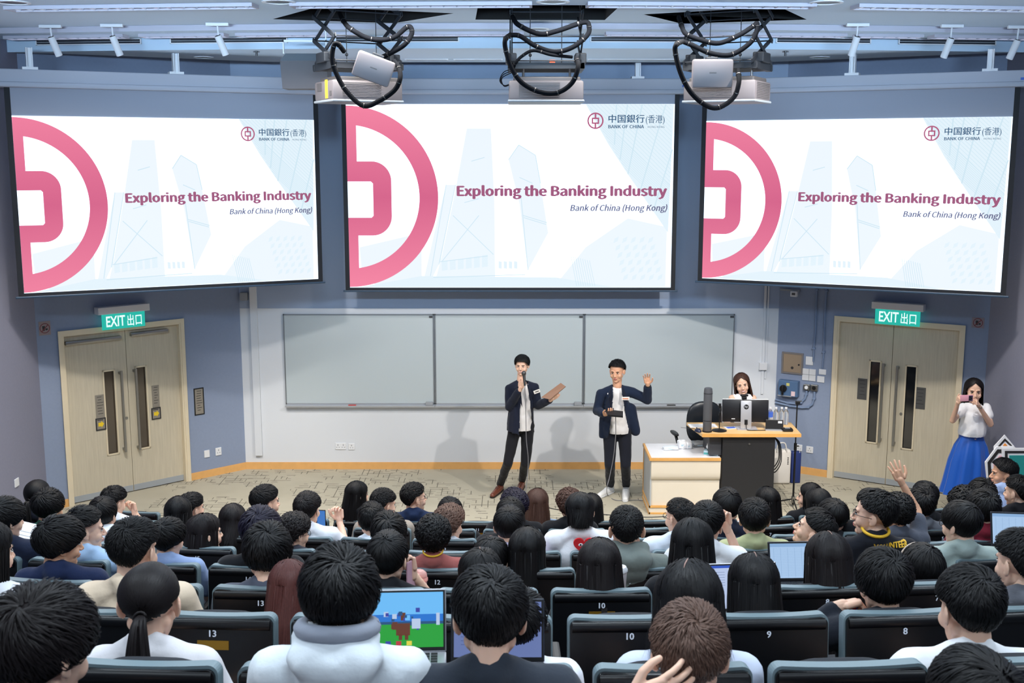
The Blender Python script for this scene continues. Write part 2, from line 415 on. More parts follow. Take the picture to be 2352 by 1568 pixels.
# baseboards
def base(W, name, a, b_):
    mb = MB(); mb.box(a, -0.016, 0, b_, 0, 0.085); mb.box(a, -0.012, 0.085, b_, 0, 0.092)
    o = mb.build(name, wood_trim); o.matrix_world = W.M; struct(o)
base(WC, 'baseboard_back', 0.0, WC.len); base(WL, 'baseboard_left', x1+0.012, WL.len); base(WL, 'baseboard_left', 0, x0-0.012)
base(WR, 'baseboard_right', 0, x0r-0.012); base(WR, 'baseboard_right', x1r+0.012, WR.len)

# ------------------------------------------------------------------ ceiling
ceil_m = mat('ceiling_paint', (192, 213, 232), 0.7)
ceil_edge = mat('ceiling_edge', (186, 184, 196), 0.7)
RC = 33.0
def carc(D0, x): return D0 + x * x / (2 * RC)
zA, zB, zC = EYE + 1.27, EYE + 1.242 - 0.02, EYE + 1.10
zA = 5.33; zB = 5.275; zC = 5.15
def hole(pxs, z=zA):
    return [G(a, b, z) for a, b in pxs]
def Gc(px, py, z):
    r = ray(px, py); t = (z - EYE) / r.z; p = Vector((0,0,EYE)) + r * t; return p
H1 = [Gc(*p, zA) for p in ((626, 44), (727, 16.5), (1042, 30.6), (906, 53))]
H2 = [Gc(*p, zA) for p in ((1092, 45), (1098, 12), (1426, 12), (1389, 46))]
H3 = [Gc(*p, zA) for p in ((1478, 33), (1790, 15.5), (1853, 45), (1566, 54.4))]
xs = np.linspace(-5.4, 5.58, 23)
outer = [Vector((x, carc(11.23, x), zA)) for x in xs] + [Vector((5.58, -1.62, zA)), Vector((-5.4, -1.62, zA))]
loops = [outer, H1, H2, H3]
tri = tessellate_polygon([[Vector((p.x, p.y, 0)) for p in l] for l in loops])
allp = [p for l in loops for p in l]
mb = MB(); mb.add(allp, [tuple(t) for t in tri])
# step face down to the second level, second level, fascia, front soffit
def strip(mb, f0, f1):
    a = [f0(x) for x in xs]; b_ = [f1(x) for x in xs]; n = len(a)
    mb.add(a + b_, [(i, i+1, n+i+1, n+i) for i in range(n-1)])
mb.cur = 1
strip(mb, lambda x: (x, carc(11.23, x), zA), lambda x: (x, carc(11.23, x), zB))
mb.cur = 0
strip(mb, lambda x: (x, carc(11.23, x), zB), lambda x: (x, carc(11.84, x), zB))
strip(mb, lambda x: (x, carc(11.84, x), zB), lambda x: (x, carc(11.84, x), zC))
def cedge(x): return 13.58 if abs(x - 0.1) < 2.85 else 13.58 - (abs(x - 0.1) - 2.85) * 0.53
strip(mb, lambda x: (x, carc(11.84, x), zC), lambda x: (x, max(cedge(x), carc(11.84, x)+0.01), zC))
strip(mb, lambda x: (x, max(cedge(x), carc(11.84, x)+0.01), zC), lambda x: (x, max(cedge(x), carc(11.84, x)+0.01), HT))
mb.add([(-6, -2, HT), (6, -2, HT), (6, 14.7, HT), (-6, 14.7, HT)], [(0, 1, 2, 3)])
ceiling = struct(mb.build('ceiling', [ceil_m, ceil_edge]))
for Hh in (H1, H2, H3):
    mb = MB(); n = 4; up = [Vector((p.x, p.y, HT - 0.02)) for p in Hh]
    mb.add(list(Hh) + up, [(0,1,5,4), (1,2,6,5), (2,3,7,6), (3,0,4,7), (4,5,6,7)])
    mb.build('ceiling_opening', black_matte, ceiling)
# slot vents on the fascia
vent_dark = mat('vent_dark', (30, 36, 46), 0.7)
vents = [((85, 91), (322, 82)), ((393, 83), (658, 80)), ((772, 77), (1052, 77)), ((1358, 77), (1620, 80)), ((1785, 80), (1998, 86)), ((2066, 86), (2285, 92))]
vlab = ['leftmost long slot air vent on the ceiling fascia behind two spotlights', 'slot air vent on the ceiling fascia behind the third spotlight from left',
        'slot air vent on the ceiling fascia right of the left projector lift', 'slot air vent on the fascia between the middle and right projector lifts',
        'slot air vent just right of the right projector lift, behind a spotlight', 'rightmost slot air vent on the fascia behind the second spotlight from right']
for (a, b_), lb in zip(vents, vlab):
    pa = P(a[0], a[1], 11.8); pb = P(b_[0], b_[1], 11.8)
    pa.y = carc(11.84, pa.x); pb.y = carc(11.84, pb.x); pa = P(a[0], a[1], pa.y); pb = P(b_[0], b_[1], pb.y)
    zc = min(zB - 0.034, (pa.z + pb.z) / 2)
    W = Plane((pa.x, pa.y), (pb.x, pb.y)); t = thing('air_vent', lb, 'air vent', (pa.x, pa.y - 0.002, zc), W.rz, 'slot vents along the ceiling fascia')
    m = MB(); L_ = W.len
    m.box(0, -0.006, -0.028, L_, 0, 0.028); m.build('vent_back', vent_dark, t)
    m = MB(); m.box(-0.012, -0.012, 0.020, L_+0.012, 0, 0.030); m.box(-0.012, -0.012, -0.030, L_+0.012, 0, -0.020); m.box(-0.012, -0.012, -0.03, 0.0, 0, 0.03); m.box(L_, -0.012, -0.03, L_+0.012, 0, 0.03)
    m.build('vent_frame', white_plastic, t)
    bl = MB(); bl.box(0, -0.010, -0.003, L_, -0.004, 0.003); bl.build('vent_bar', grey_plastic, t)
    f = MB(); nn = int(L_ / 0.03)
    for i in range(nn): f.box(i*0.03, -0.009, -0.02, i*0.03+0.004, -0.006, 0.02)
    f.build('fin', vent_dark, t, kind='stuff')
# linear louvre lights: upper strip (near) and second strip
lamp_em = mat('lamp_diffuser', (240, 245, 255), 0.4, emis=(225, 236, 255), es=1.5)
lamp_em2 = mat('lamp_diffuser_dim', (230, 236, 246), 0.4, emis=(200, 214, 232), es=0.35)
blade_m = mat('louvre_blade', (205, 212, 222), 0.25, metal=0.6)
def louvre(x_a, x_b, D0, z, wd, label, em, group):
    ya, yb = carc(D0, x_a), carc(D0, x_b); W = Plane((x_a, ya), (x_b, yb))
    t = thing('louvre_light', label, 'ceiling light', (x_a, ya, z), W.rz, group); L_ = W.len
    m = MB(); m.box(0, -wd/2, -0.006, L_, wd/2, -0.002); m.build('diffuser', em, t)
    m = MB(); m.box(-0.02, -wd/2-0.015, -0.03, L_+0.02, -wd/2, 0); m.box(-0.02, wd/2, -0.03, L_+0.02, wd/2+0.015, 0)
    m.box(-0.02, -wd/2, -0.03, 0, wd/2, 0); m.box(L_, -wd/2, -0.03, L_+0.02, wd/2, 0); m.build('light_frame', ceil_edge, t)
    me = MB().box(-0.004, -wd/2, -0.026, 0.004, wd/2, -0.006, Matrix.Rotation(0.5, 4, 'Y')).mesh('blade', blade_m)
    n = int(L_ / 0.11)
    for i in range(n): link('blade', me, t, loc=(0.055 + i*L_/n, 0, 0))
def X_at(px, py, z): return Gc(px, py, z).x
names_u = ['nearest strip, far left above two spotlights', 'nearest strip, above the left projector opening', 'nearest strip, above the right projector opening', 'nearest strip, far right above two spotlights']
for (a, b_), nm in zip(((-4.35, -2.2), (-1.85, 0.15), (0.65, 2.55), (2.95, 5.2)), names_u):
    louvre(a, b_, 9.78, zA, 0.16, 'long louvred ceiling light in the ' + nm, lamp_em2, 'louvred lights in the nearest ceiling strip')
segs = [(-5.2, -3.95, 'at the far left end'), (-3.75, -2.9, 'between the second and third spotlights from left'), (-2.75, -1.55, 'right of the third spotlight from left'), (-1.2, 0.1, 'behind the left projector lift'), (0.95, 2.2, 'between the middle and right projector lifts'), (2.45, 3.35, 'just right of the right projector lift'), (3.5, 4.15, 'between the third and second spotlights from right'), (4.3, 5.35, 'at the far right end')]
for a, b_, nm in segs:
    louvre(a, b_, 11.52, zB, 0.12, 'narrow bright ceiling light in the far strip ' + nm, lamp_em, 'louvred lights in the far ceiling strip')
# recessed round downlights
dl_lab = ['dark round downlight in the near ceiling at the top left corner', 'dark round downlight left of the left projector opening', 'dark round downlight in the near ceiling above the middle projector', 'dark round downlight right of the right projector opening']
for (px, py), lb in zip(((30, 5), (640, 3.5), (1270, 3), (1898, 5)), dl_lab):
    p = Gc(px, py, zA); t = thing('downlight', lb, 'downlight', (p.x, p.y, zA), 0, 'round downlights in the near ceiling')
    m = MB(); m.lathe([(0.14, 0.0), (0.14, -0.008), (0.115, -0.010), (0.11, 0)], 28); m.build('trim_ring', white_plastic, t, smooth=30)
    m = MB(); m.lathe([(0.11, -0.003), (0.02, -0.0025)], 28); m.build('lamp_well', black_plastic, t)
for (px, py), lb in zip(((468, 131), (1883, 131), (1236, 66)), ('dark round downlight in the front soffit left of the projectors', 'dark round downlight in the front soffit right of the projectors', 'dark round downlight behind the cables of the middle projector lift')):
    z = zC if py > 100 else zB
    p = Gc(px, py, z); t = thing('downlight', lb, 'downlight', (p.x, p.y, z), 0, 'round downlights in the front soffit')
    m = MB(); m.lathe([(0.11, 0.0), (0.11, -0.006), (0.09, -0.007), (0.09, 0)], 24); m.build('trim_ring', white_plastic, t, smooth=30)
    m = MB(); m.lathe([(0.09, -0.003), (0.02, -0.0025)], 24); m.build('lamp_well', black_plastic, t)
# sprinklers under the soffit
for (px, lb) in ((589, 'small sprinkler head under the soffit left of the projectors'), (1804, 'small sprinkler head under the soffit right of the projectors')):
    p = Gc(px, 117, zC); t = thing('sprinkler', lb, 'sprinkler', (p.x, p.y, zC), 0, 'sprinkler heads under the soffit')
    m = MB(); m.cyl((0,0,0), (0,0,-0.05), 0.012, n=10); m.build('stem', dark_steel, t)
    m = MB(); m.lathe([(0.035, -0.012), (0.035, -0.008)], 16); m.build('deflector', dark_steel, t)
# slim diffuser slots at the soffit edge
for a, b_, lb in ((930, 1030, 'left of the two thin slots'), (1042, 1155, 'right of the two thin slots'), (1350, 1560, 'longer thin slot right of the middle projector')):
    p = Gc(a, 136, zC); q = Gc(b_, 136, zC)
    t = thing('ceiling_slot', lb + ' in the front soffit above the centre screen', 'air slot', (p.x, p.y, zC), 0, 'thin slots in the front soffit')
    m = MB(); m.box(0, -0.05, -0.008, q.x-p.x, 0.05, 0); m.build('slot_frame', white_plastic, t)
    m = MB(); m.box(0.02, -0.03, -0.010, q.x-p.x-0.02, 0.03, -0.008); m.build('slot_gap', grey_plastic, t)
# track spotlights
spots = [((117, 85), (136, 128), 62), ((258, 83), (276, 127), 62), ((500, 82), (519, 126), 62), ((1969, 84), (1955, 128), 62), ((2185, 88), (2167, 132), 64), ((2338, 92), (2318, 135), 66)]
slb = ['leftmost of six white cylinder spotlights under the ceiling edge', 'second white cylinder spotlight from the left', 'third white cylinder spotlight from the left, left of the projectors', 'third white cylinder spotlight from the right, beside the right projector lift', 'second white cylinder spotlight from the right', 'rightmost of six white cylinder spotlights under the ceiling edge']
for (a, b_, c), lb in zip(spots, slb):
    D0 = carc(11.08, P(a[0], a[1], 11.1).x); p = P(a[0], a[1], D0); q = P(b_[0], b_[1], D0 + 0.06)
    t = thing('track_spotlight', lb, 'spotlight', (p.x, p.y, p.z), 0, 'white cylinder spotlights')
    d = (q - p); m = MB(); m.cyl((0,0,0), d, 0.034, n=24); m.cyl(d, d*1.02, 0.034, 0.028, n=24); m.build('lamp_can', white_plastic, t, smooth=40)
    m = MB(); m.cyl(-d*0.02, d*0.001, 0.026, 0.030, n=20); m.build('rear_cap', black_plastic, t, smooth=40)
    m = MB(); m.cyl((0,0,zA-p.z-0.02), d*0.12, 0.008, n=8); m.build('stem', white_plastic, t)
    m = MB(); m.rbox(-0.11, -0.018, zA-p.z-0.03, 0.11, 0.018, zA-p.z, 0.004); m.build('track_adapter', white_plastic, t)
# ================================================================== PROJECTION SCREENS
def emit_mat(name, rgb, s=1.0, rgb2=None, zspan=None):
    if name in MATS: return MATS[name]
    m = bpy.data.materials.new(name); m.use_nodes = True; nt = m.node_tree; b = nt.nodes['Principled BSDF']
    b.inputs['Base Color'].default_value = (0.02, 0.02, 0.02, 1); b.inputs['Roughness'].default_value = 0.9; b.inputs['Specular IOR Level'].default_value = 0.0
    b.inputs['Emission Color'].default_value = srgb(*rgb); b.inputs['Emission Strength'].default_value = s
    if rgb2:
        tc = nt.nodes.new('ShaderNodeTexCoord'); sp = nt.nodes.new('ShaderNodeSeparateXYZ'); cr = nt.nodes.new('ShaderNodeValToRGB')
        mr = nt.nodes.new('ShaderNodeMapRange'); mr.inputs[1].default_value = zspan[0]; mr.inputs[2].default_value = zspan[1]
        nt.links.new(tc.outputs['Object'], sp.inputs[0]); nt.links.new(sp.outputs[2], mr.inputs[0]); nt.links.new(mr.outputs[0], cr.inputs[0])
        e = cr.color_ramp.elements; e[0].color = srgb(*rgb2); e[1].color = srgb(*rgb2); e[0].position = 0.0; e[1].position = 1.0
        k = cr.color_ramp.elements.new(0.5); k.color = srgb(*rgb)
        nt.links.new(cr.outputs[0], b.inputs['Emission Color'])
    MATS[name] = m; return m
em_white = emit_mat('slide_white', (222, 239, 255), 2.1)
em_ring = emit_mat('slide_pink', (212, 96, 136), 1.0, (247, 134, 164), (-1.2, 1.2))
em_title = emit_mat('slide_title', (160, 88, 124), 1.0)
em_sub = emit_mat('slide_subtitle', (104, 106, 142), 1.0)
em_navy = emit_mat('slide_navy', (56, 92, 128), 1.0)
em_logo = emit_mat('slide_logo', (178, 92, 126), 1.0)
em_t1 = emit_mat('slide_tint_faint', (237, 246, 254), 1.0)
em_t2 = emit_mat('slide_tint_soft', (227, 242, 251), 1.0)
em_t3 = emit_mat('slide_tint_line', (208, 231, 243), 1.0)
fabric = mat('screen_fabric', (152, 158, 172), 0.8)
border_m = mat('screen_border', (7, 12, 22), 0.7)
bar_m = mat('screen_bar', (40, 62, 84), 0.45)
housing_m = mat('screen_housing', (172, 176, 188), 0.6)
blue_tag = mat('blue_tag', (40, 90, 190), 0.5)

def polyfill(mb, loops, y):
    """flat polygon with holes in x,z at depth y, facing -y"""
    tri = tessellate_polygon([[Vector((a, b, 0)) for a, b in l] for l in loops])
    pts = [(a, y, b) for l in loops for a, b in l]
    fs = []
    for t in tri:
        a, b_, c = [Vector(pts[i]) for i in t]
        fs.append(tuple(t) if (b_-a).cross(c-a).y < 0 else tuple(reversed(t)))
    mb.add(pts, fs)
def arcpts(cx, cy, r, a0, a1, n=40):
    return [(cx + r*math.cos(math.radians(a0 + (a1-a0)*i/n)), cy + r*math.sin(math.radians(a0 + (a1-a0)*i/n))) for i in range(n+1)]
def clip_line(mb, p, q, wd, y, S):
    (a, b_), (c, d) = S(*p), S(*q); v = Vector((c-a, 0, d-b_)); 
    if v.length < 1e-4: return
    n = Vector((v.z, 0, -v.x)).normalized() * wd / 2
    mb.add([(a+n.x, y, b_+n.z), (c+n.x, y, d+n.z), (c-n.x, y, d-n.z), (a-n.x, y, b_-n.z)], [(0,1,2,3)])

def screen(label, W, xl, xr, zt, zb, zh_top, zh_bot, hx0, hx1, brackets, tagx=None):
    t = thing('projection_screen', label, 'projection screen', W.a, W.rz, 'three projection screens')
    wI = xr - xl; U = wI/16; V = (zt-zb)/9
    cz = (zt+zb)/2; bt = 0.055
    # fabric sheet with black borders and weight bar
    m = MB(); m.box(xl-bt, 0, zb-0.035, xr+bt, 0.004, zh_bot+0.01); m.build('screen_fabric', fabric, t)
    m = MB(); m.box(xl-bt, -0.003, zb-0.035, xl, 0, zh_bot); m.build('side_border', border_m, t)
    m = MB(); m.box(xr, -0.003, zb-0.035, xr+bt, 0, zh_bot); m.build('side_border', border_m, t)
    m = MB(); m.box(xl, -0.003, zb-0.035, xr, 0, zb); m.build('bottom_border', border_m, t)
    m = MB(); m.rbox(xl-bt-0.03, -0.014, zb-0.055, xr+bt+0.03, 0.016, zb-0.033, 0.006); m.build('weight_bar', bar_m, t)
    # image and its contents
    I = MB(); I.add([(xl-xl, 0, zb-cz), (xr-xl, 0, zb-cz), (xr-xl, 0, zt-cz), (0, 0, zt-cz)], [(0,1,2,3)])
    im = I.build('slide_image', em_white, t, loc=(xl, -0.006, cz))
    S = lambda u, v: (u*U, (zt-cz) - v*V)
    # faded towers behind the lettering
    bg = MB()
    q = lambda *p: [S((x-57)/140.0, (y-27)/139.3) for x, y in p]
    polyfill(bg, [q((880,190),(1045,190),(1068,700),(1072,1278),(640,1278),(700,1060),(800,600))], -0.001)
    polyfill(bg, [q((1165,400),(1235,300),(1350,370),(1385,560),(1440,900),(1300,1160),(1240,700))], -0.001)
    polyfill(bg, [q((1480,1278),(1700,1000),(1990,800),(2262,860),(2260,1278))], -0.001)
    polyfill(bg, [q((130,1000),(560,900),(560,1278),(250,1278),(140,1150))], -0.001)
    polyfill(bg, [q((735,570),(800,570),(690,1100),(600,1278),(560,1278),(650,900))], -0.0012)
    bg.cur = 1
    polyfill(bg, [q((1690,28),(2292,28),(2270,900),(1985,500),(1850,300))], -0.0012)
    polyfill(bg, [q((120,1278),(560,1200),(1500,1210),(1900,1278))], -0.0014)
    for i in range(6): polyfill(bg, [q((700+i*56,1102-i*9),(740+i*56,1096-i*9),(740+i*56,1158-i*5),(700+i*56,1164-i*5))], -0.0018)
    for i in range(14): polyfill(bg, [q((680+i*26,1215),(692+i*26,1215),(680+i*26,1278),(668+i*26,1278))], -0.0018)
    for i in range(4): polyfill(bg, [q((1095+i*36,1095),(1118+i*36,1100),(1118+i*36,1150),(1095+i*36,1146))], -0.0018)
    for r_ in range(6):
        for c_ in range(5): polyfill(bg, [q((1900+c_*60+r_*14,940+r_*52),(1930+c_*60+r_*14,925+r_*52),(1922+c_*60+r_*14,958+r_*52),(1892+c_*60+r_*14,972+r_*52))], -0.0018)
    bg.cur = 2
    L_ = lambda a, b_, wd=0.006: clip_line(bg, ((a[0]-57)/140, (a[1]-27)/139.3), ((b_[0]-57)/140, (b_[1]-27)/139.3), wd*1.0, -0.0022, S)
    for i in range(20):
        f = i/19; x0 = 1700 + 560*f; y0 = 28
        x1_ = min(2285 - 12*f, x0 + 600); y1_ = y0 + (x1_-x0)*0.95; L_((x0, y0), (x1_, y1_), 0.005)
        if i < 12: 
            xs_ = 1720 + 22*i; ys_ = 60 + 36*i; xe = 2275; ye = ys_ + (xe-xs_)*0.92
            if ye < 930: L_((xs_, ys_), (xe, ye), 0.005)
    for a, b_ in (((1985,500),(2075,30)), ((2075,600),(2235,30)), ((1890,300),(1900,30)), ((2170,730),(2288,330)), ((1930,400),(1975,30))): L_(a, b_, 0.014)
    for a, b_ in (((1235,300),(1165,400)), ((1235,300),(1350,370)), ((1350,370),(1385,560)), ((1240,520),(1330,560)), ((1265,780),(1430,830)), ((1270,795),(1425,842)), ((1250,640),(1300,1160)),
                  ((700,1100),(960,780)), ((780,780),(1060,1050)), ((735,570),(620,1200)), ((800,570),(680,1120)), ((690,1100),(1020,1060)), ((640,1210),(1280,1190)), ((910,410),(1000,385)), ((860,692),(960,665))): L_(a, b_, 0.009)
    for i in range(9): L_((1600+i*16, 1060+i*4), (1640+i*16, 1270), 0.006)
    bg.build('slide_backdrop', [em_t1, em_t2, em_t3], im)
    # emblem half cropped by the slide's left edge
    rg = MB(); cy = 4.52; y = -0.003
    out = [(0, cy-4.45)] + [] 
    o1 = arcpts(0, cy, 4.45, -90, 90, 56); i1 = arcpts(0, cy, 3.53, 82.2, -82.2, 50)
    half = [(x, v) for x, v in o1] + [(0, cy+4.45)]
    ring = [(0, cy-4.45)] + o1[1:-1] + [(0, cy+4.45), (0, 6.4), (0.0, 6.4)]
    # outer band
    sy = math.sqrt(3.53**2 - 0.48**2)
    band = arcpts(0, cy, 4.45, -90, 90, 56) + [(0, cy+sy), (0.48, cy+sy)] + [p for p in arcpts(0, cy, 3.53, math.degrees(math.asin(sy/3.53)), -math.degrees(math.asin(sy/3.53)), 50)][1:-1] + [(0.48, cy-sy), (0, cy-sy)]
    polyfill(rg, [[S(*p) for p in band]], y)
    rr = 0.95
    box = [(0, 2.76)] + [(2.15-rr + rr*math.sin(a), 2.76+rr - rr*math.cos(a)) for a in np.linspace(0, math.pi/2, 12)] + [(2.15-rr + rr*math.cos(a), 6.4-rr + rr*math.sin(a)) for a in np.linspace(0, math.pi/2, 12)] + [(0, 6.4), (0, 5.52)] + [(1.25-.1, 5.52), (1.25, 5.42), (1.25, 3.84), (1.15, 3.74), (0, 3.74)]
    polyfill(rg, [[S(*p) for p in box]], y)
    polyfill(rg, [[S(*p) for p in [(0, cy-sy-0.01), (0.48, cy-sy-0.01), (0.48, 2.77), (0, 2.77)]]], y)
    polyfill(rg, [[S(*p) for p in [(0, 6.39), (0.48, 6.39), (0.48, cy+sy+0.01), (0, cy+sy+0.01)]]], y)
    rg.build('large_emblem', em_ring, im)
    # small round emblem
    lg = MB(); c = (12.15, 0.80); k = U
    def ringp(r0, r1):
        polyfill(lg, [[S(c[0]+a, c[1]+b_) for a, b_ in arcpts(0, 0, r0, 0, 360, 40)[:-1]], [S(c[0]+a, c[1]+b_) for a, b_ in arcpts(0, 0, r1, 0, 360, 40)[:-1]]], -0.003)
    ringp(0.395, 0.325)
    def rectp(x0_, y0_, x1_, y1_): polyfill(lg, [[S(c[0]+x0_, c[1]+y0_), S(c[0]+x1_, c[1]+y0_), S(c[0]+x1_, c[1]+y1_), S(c[0]+x0_, c[1]+y1_)]], -0.003)
    rectp(-.04, -.33, .04, -.14); rectp(-.04, .14, .04, .33)
    rectp(-.18, -.15, .18, -.08); rectp(-.18, .08, .18, .15); rectp(-.18, -.08, -.11, .08); rectp(.11, -.08, .18, .08)
    lg.build('round_emblem', em_logo, im)
    def tx(nm, s, mt, u, v, wd, hh, anchor='l', **kw):
        kw.setdefault('latin', s.isascii()); p = S(u, v); place_text(nm, s, mt, im, p[0], -0.004, p[1], width=wd*U, height=hh*V, anchor=anchor, **kw)
    tx('slide_title', 'Exploring the Banking Industry', em_title, 5.36, 4.44, 10.36, 0.53, smear=0.020)
    tx('slide_subtitle', 'Bank of China (Hong Kong)', em_sub, 15.75, 5.18, 4.80, 0.33, anchor='r', shear=0.22, smear=0.012)
    tx('brush_lettering', '中国銀行', em_navy, 12.78, 0.86, 1.76, 0.36, smear=0.016, shear=0.18)
    tx('small_lettering', '(香港)', em_navy, 14.60, 0.88, 0.92, 0.36)
    tx('small_lettering', 'BANK OF CHINA', em_navy, 12.78, 1.16, 1.74, 0.16, smear=0.01)
    tx('small_lettering', 'HONG KONG', em_navy, 14.70, 1.14, 0.82, 0.09)
    # roller housing, lip, brackets
    m = MB(); m.rbox(hx0, -0.06, zh_bot+0.045, hx1, 0.12, zh_top, 0.012); m.build('roller_housing', housing_m, t)
    m = MB(); m.rbox(hx0, -0.085, zh_bot, hx1, 0.10, zh_bot+0.055, 0.018); m.build('housing_lip', housing_m, t, smooth=40)
    brz = HT if W.a.y > 13.5 else zC
    for bx in brackets:
        b_ = MB(); b_.box(bx-0.03, 0.0, zh_top, bx+0.03, 0.012, brz); b_.box(bx-0.032, -0.04, zh_top, bx-0.022, 0.05, zC+0.0); b_.box(bx+0.022, -0.04, zh_top, bx+0.032, 0.05, zC+0.0); b_.box(bx-0.075, -0.05, zh_top-0.005, bx+0.075, 0.08, zh_top+0.025)
        b_.build('hanging_bracket', white_plastic, t)
    if tagx is not None:
        b_ = MB(); b_.box(tagx, -0.066, zh_top-0.10, tagx+0.12, -0.060, zh_top-0.075); b_.build('blue_tag', blue_tag, t)
    return t
# centre screen
Dc = 13.72; WS = Plane((0, Dc), (1, Dc)); 
xl = (P(794.8, 239, Dc).x + P(803.5, 660, Dc).x)/2; xr = (P(1550, 239, Dc).x + P(1540, 660, Dc).x)/2
zt = P(1172, 239, Dc).z; zb = P(1172, 660, Dc).z
screen('centre projection screen with pink half emblem and title slide above the whiteboards', WS, xl, xr, zt, zb, P(1172, 180, Dc-.06).z, P(1172, 216, Dc-.08).z, -2.22, 2.155, [P(1465, 160, Dc).x], tagx=2.03)
WS = Plane((-5.12, 11.68), (-2.28, 13.09)); h = lambda a, b_: WS.hit(a, b_)
xl = (h(27, 265)[0] + h(55, 676)[0])/2; xr = (h(722, 276)[0] + h(729, 638)[0])/2
zt = (h(27, 265)[1] + h(722, 276)[1])/2; zb = (h(55, 676)[1] + h(729, 638)[1])/2
screen('left angled projection screen showing the pink emblem slide above the left door', WS, xl, xr, zt, zb, (h(0, 158)[1]+h(650, 178)[1])/2, (h(10, 201)[1]+h(715, 217)[1])/2, -0.22, xr+0.12, [h(68, 150)[0], h(404, 160)[0]])
WS = Plane((2.26, 13.24), (5.19, 11.83)); h = lambda a, b_: WS.hit(a, b_)
xl = (h(1623, 276)[0] + h(1613, 636)[0])/2; xr = (h(2326, 270)[0] + h(2298, 674)[0])/2
zt = (h(1623, 276)[1] + h(2326, 270)[1])/2; zb = (h(1613, 636)[1] + h(2298, 674)[1])/2
screen('right angled projection screen showing the pink emblem slide above the right door', WS, xl, xr, zt, zb, (h(1780, 178)[1]+h(2352, 162)[1])/2, (h(1780, 212)[1]+h(2340, 202)[1])/2, xl-0.12, xr+0.19, [h(1958, 160)[0], h(2275, 150)[0]], tagx=xr+0.05)

# ================================================================== WHITEBOARDS
wb_m = mat('whiteboard', (186, 196, 200), 0.18, spec=0.6, coat=0.3)
alu = mat('aluminium', (150, 156, 162), 0.35, metal=0.7)
tray_m = mat('pen_tray', (188, 192, 198), 0.3, metal=0.5)
H = lambda a, b_: WC.hit(a, b_, 0.03)
zt = (H(651, 723)[1] + H(1685, 720)[1])/2; zb = H(1170, 928)[1]
xsb = [H(652, 820)[0], H(998, 820)[0], H(1341, 820)[0], H(1686, 820)[0]]
wlab = ['left whiteboard with a red marker on its tray', 'middle whiteboard behind the man with the microphone', 'right whiteboard behind the man raising his hand']
for i in range(3):
    a, b_ = xsb[i]+0.004, xsb[i+1]-0.004
    t = onwall(WC, 'whiteboard', wlab[i], 'whiteboard', a, zb, 0.0, 'three whiteboards on the back wall'); L_ = b_-a; Hh = zt-zb
    m = MB(); m.box(0.01, -0.022, 0.01, L_-0.01, -0.012, Hh-0.01); m.build('board_panel', wb_m, t)
    m = MB(); m.box(0, -0.03, 0, 0.014, 0, Hh); m.box(L_-0.014, -0.03, 0, L_, 0, Hh); m.box(0, -0.03, Hh-0.012, L_, 0, Hh); m.build('board_frame', alu, t)
    m = MB(); m.rbox(0.0, -0.085, -0.030, L_, 0, -0.018, 0.004); m.box(0.0, -0.088, -0.03, L_, -0.082, -0.008); m.box(0, -0.03, -0.018, L_, 0, 0.014); m.build('pen_tray', tray_m, t)
    m = MB(); m.box(L_-0.06, -0.034, Hh-0.045, L_-0.016, -0.02, Hh-0.022); m.build('corner_clip', dark_steel, t)
    if i < 2:
        m = MB(); m.rbox(L_-0.115, -0.075, -0.012, L_-0.02, -0.03, 0.035, 0.006); m.build('eraser_holder', grey_plastic, t)
x, z = WC.hit(808, 929, 0.06)
t = onwall(WC, 'marker_pen', 'red marker pen lying on the tray of the left whiteboard', 'marker pen', x-0.045, zb-0.008, 0.06)
m = MB(); m.cyl((0,0,0.0), (0.075,0,0.0), 0.009, n=12); m.build('barrel', red_mat, t, smooth=40)
m = MB(); m.cyl((0.075,0,0.0), (0.10,0,0.0), 0.010, n=12); m.build('cap', red_mat, t, smooth=40)
x, z = WC.hit(1541, 928, 0.06)
t = onwall(WC, 'marker_pen', 'black marker pen lying on the tray of the right whiteboard', 'marker pen', x-0.05, zb-0.008, 0.06)
m = MB(); m.cyl((0,0,0.0), (0.075,0,0.0), 0.009, n=12); m.build('barrel', black_plastic, t, smooth=40)
m = MB(); m.cyl((0.075,0,0.0), (0.11,0,0.0), 0.010, n=12); m.build('cap', black_plastic, t, smooth=40)

# ================================================================== WALL FIXTURES
def socket(W, px0, py0, px1, py1, label, holes=1, m_=white_plastic, cat='wall socket', name='wall_socket', group=None):
    x0, z0, x1, z1 = W.rect(px0, py0, px1, py1, 0.01); t = onwall(W, name, label, cat, x0, z0, 0, group); w_, h_ = x1-x0, z1-z0
    m = MB(); m.rbox(0, -0.012, 0, w_, 0, h_, 0.004); m.build('face_plate', m_, t)
    for i in range(holes):
        cx = w_*(i+0.5)/holes
        m = MB(); m.box(cx-0.006, -0.0135, h_*.60, cx+0.006, -0.012, h_*.78); m.box(cx-0.022, -0.0135, h_*.30, cx-0.010, -0.012, h_*.40); m.box(cx+0.010, -0.0135, h_*.30, cx+0.022, -0.012, h_*.40)
        m.build('socket_holes', grey_plastic, t)
    return t
socket(WC, 770, 1017, 795, 1032, 'white double socket on the back wall under the left whiteboard', 2)
socket(WC, 800, 1018, 815, 1033, 'small white data outlet beside the double socket under the whiteboard', 1)
socket(WL, 469, 1035, 482, 1049, 'plain white plate on the blue wall right of the left door', 0)
socket(WL, 495, 1029, 509, 1044, 'white socket on the blue wall nearest the back wall', 1)
socket(WR, 1830, 1020, 1842, 1036, 'white socket partly behind the microphone stand', 1)
socket(WR, 1852, 1024, 1867, 1041, 'white socket on the blue wall left of the right door', 1)
socket(WR, 1851, 818, 1867, 839, 'white switch plate at the end of the left conduit, above the block of four', 0, cat='wall switch', name='wall_switch')
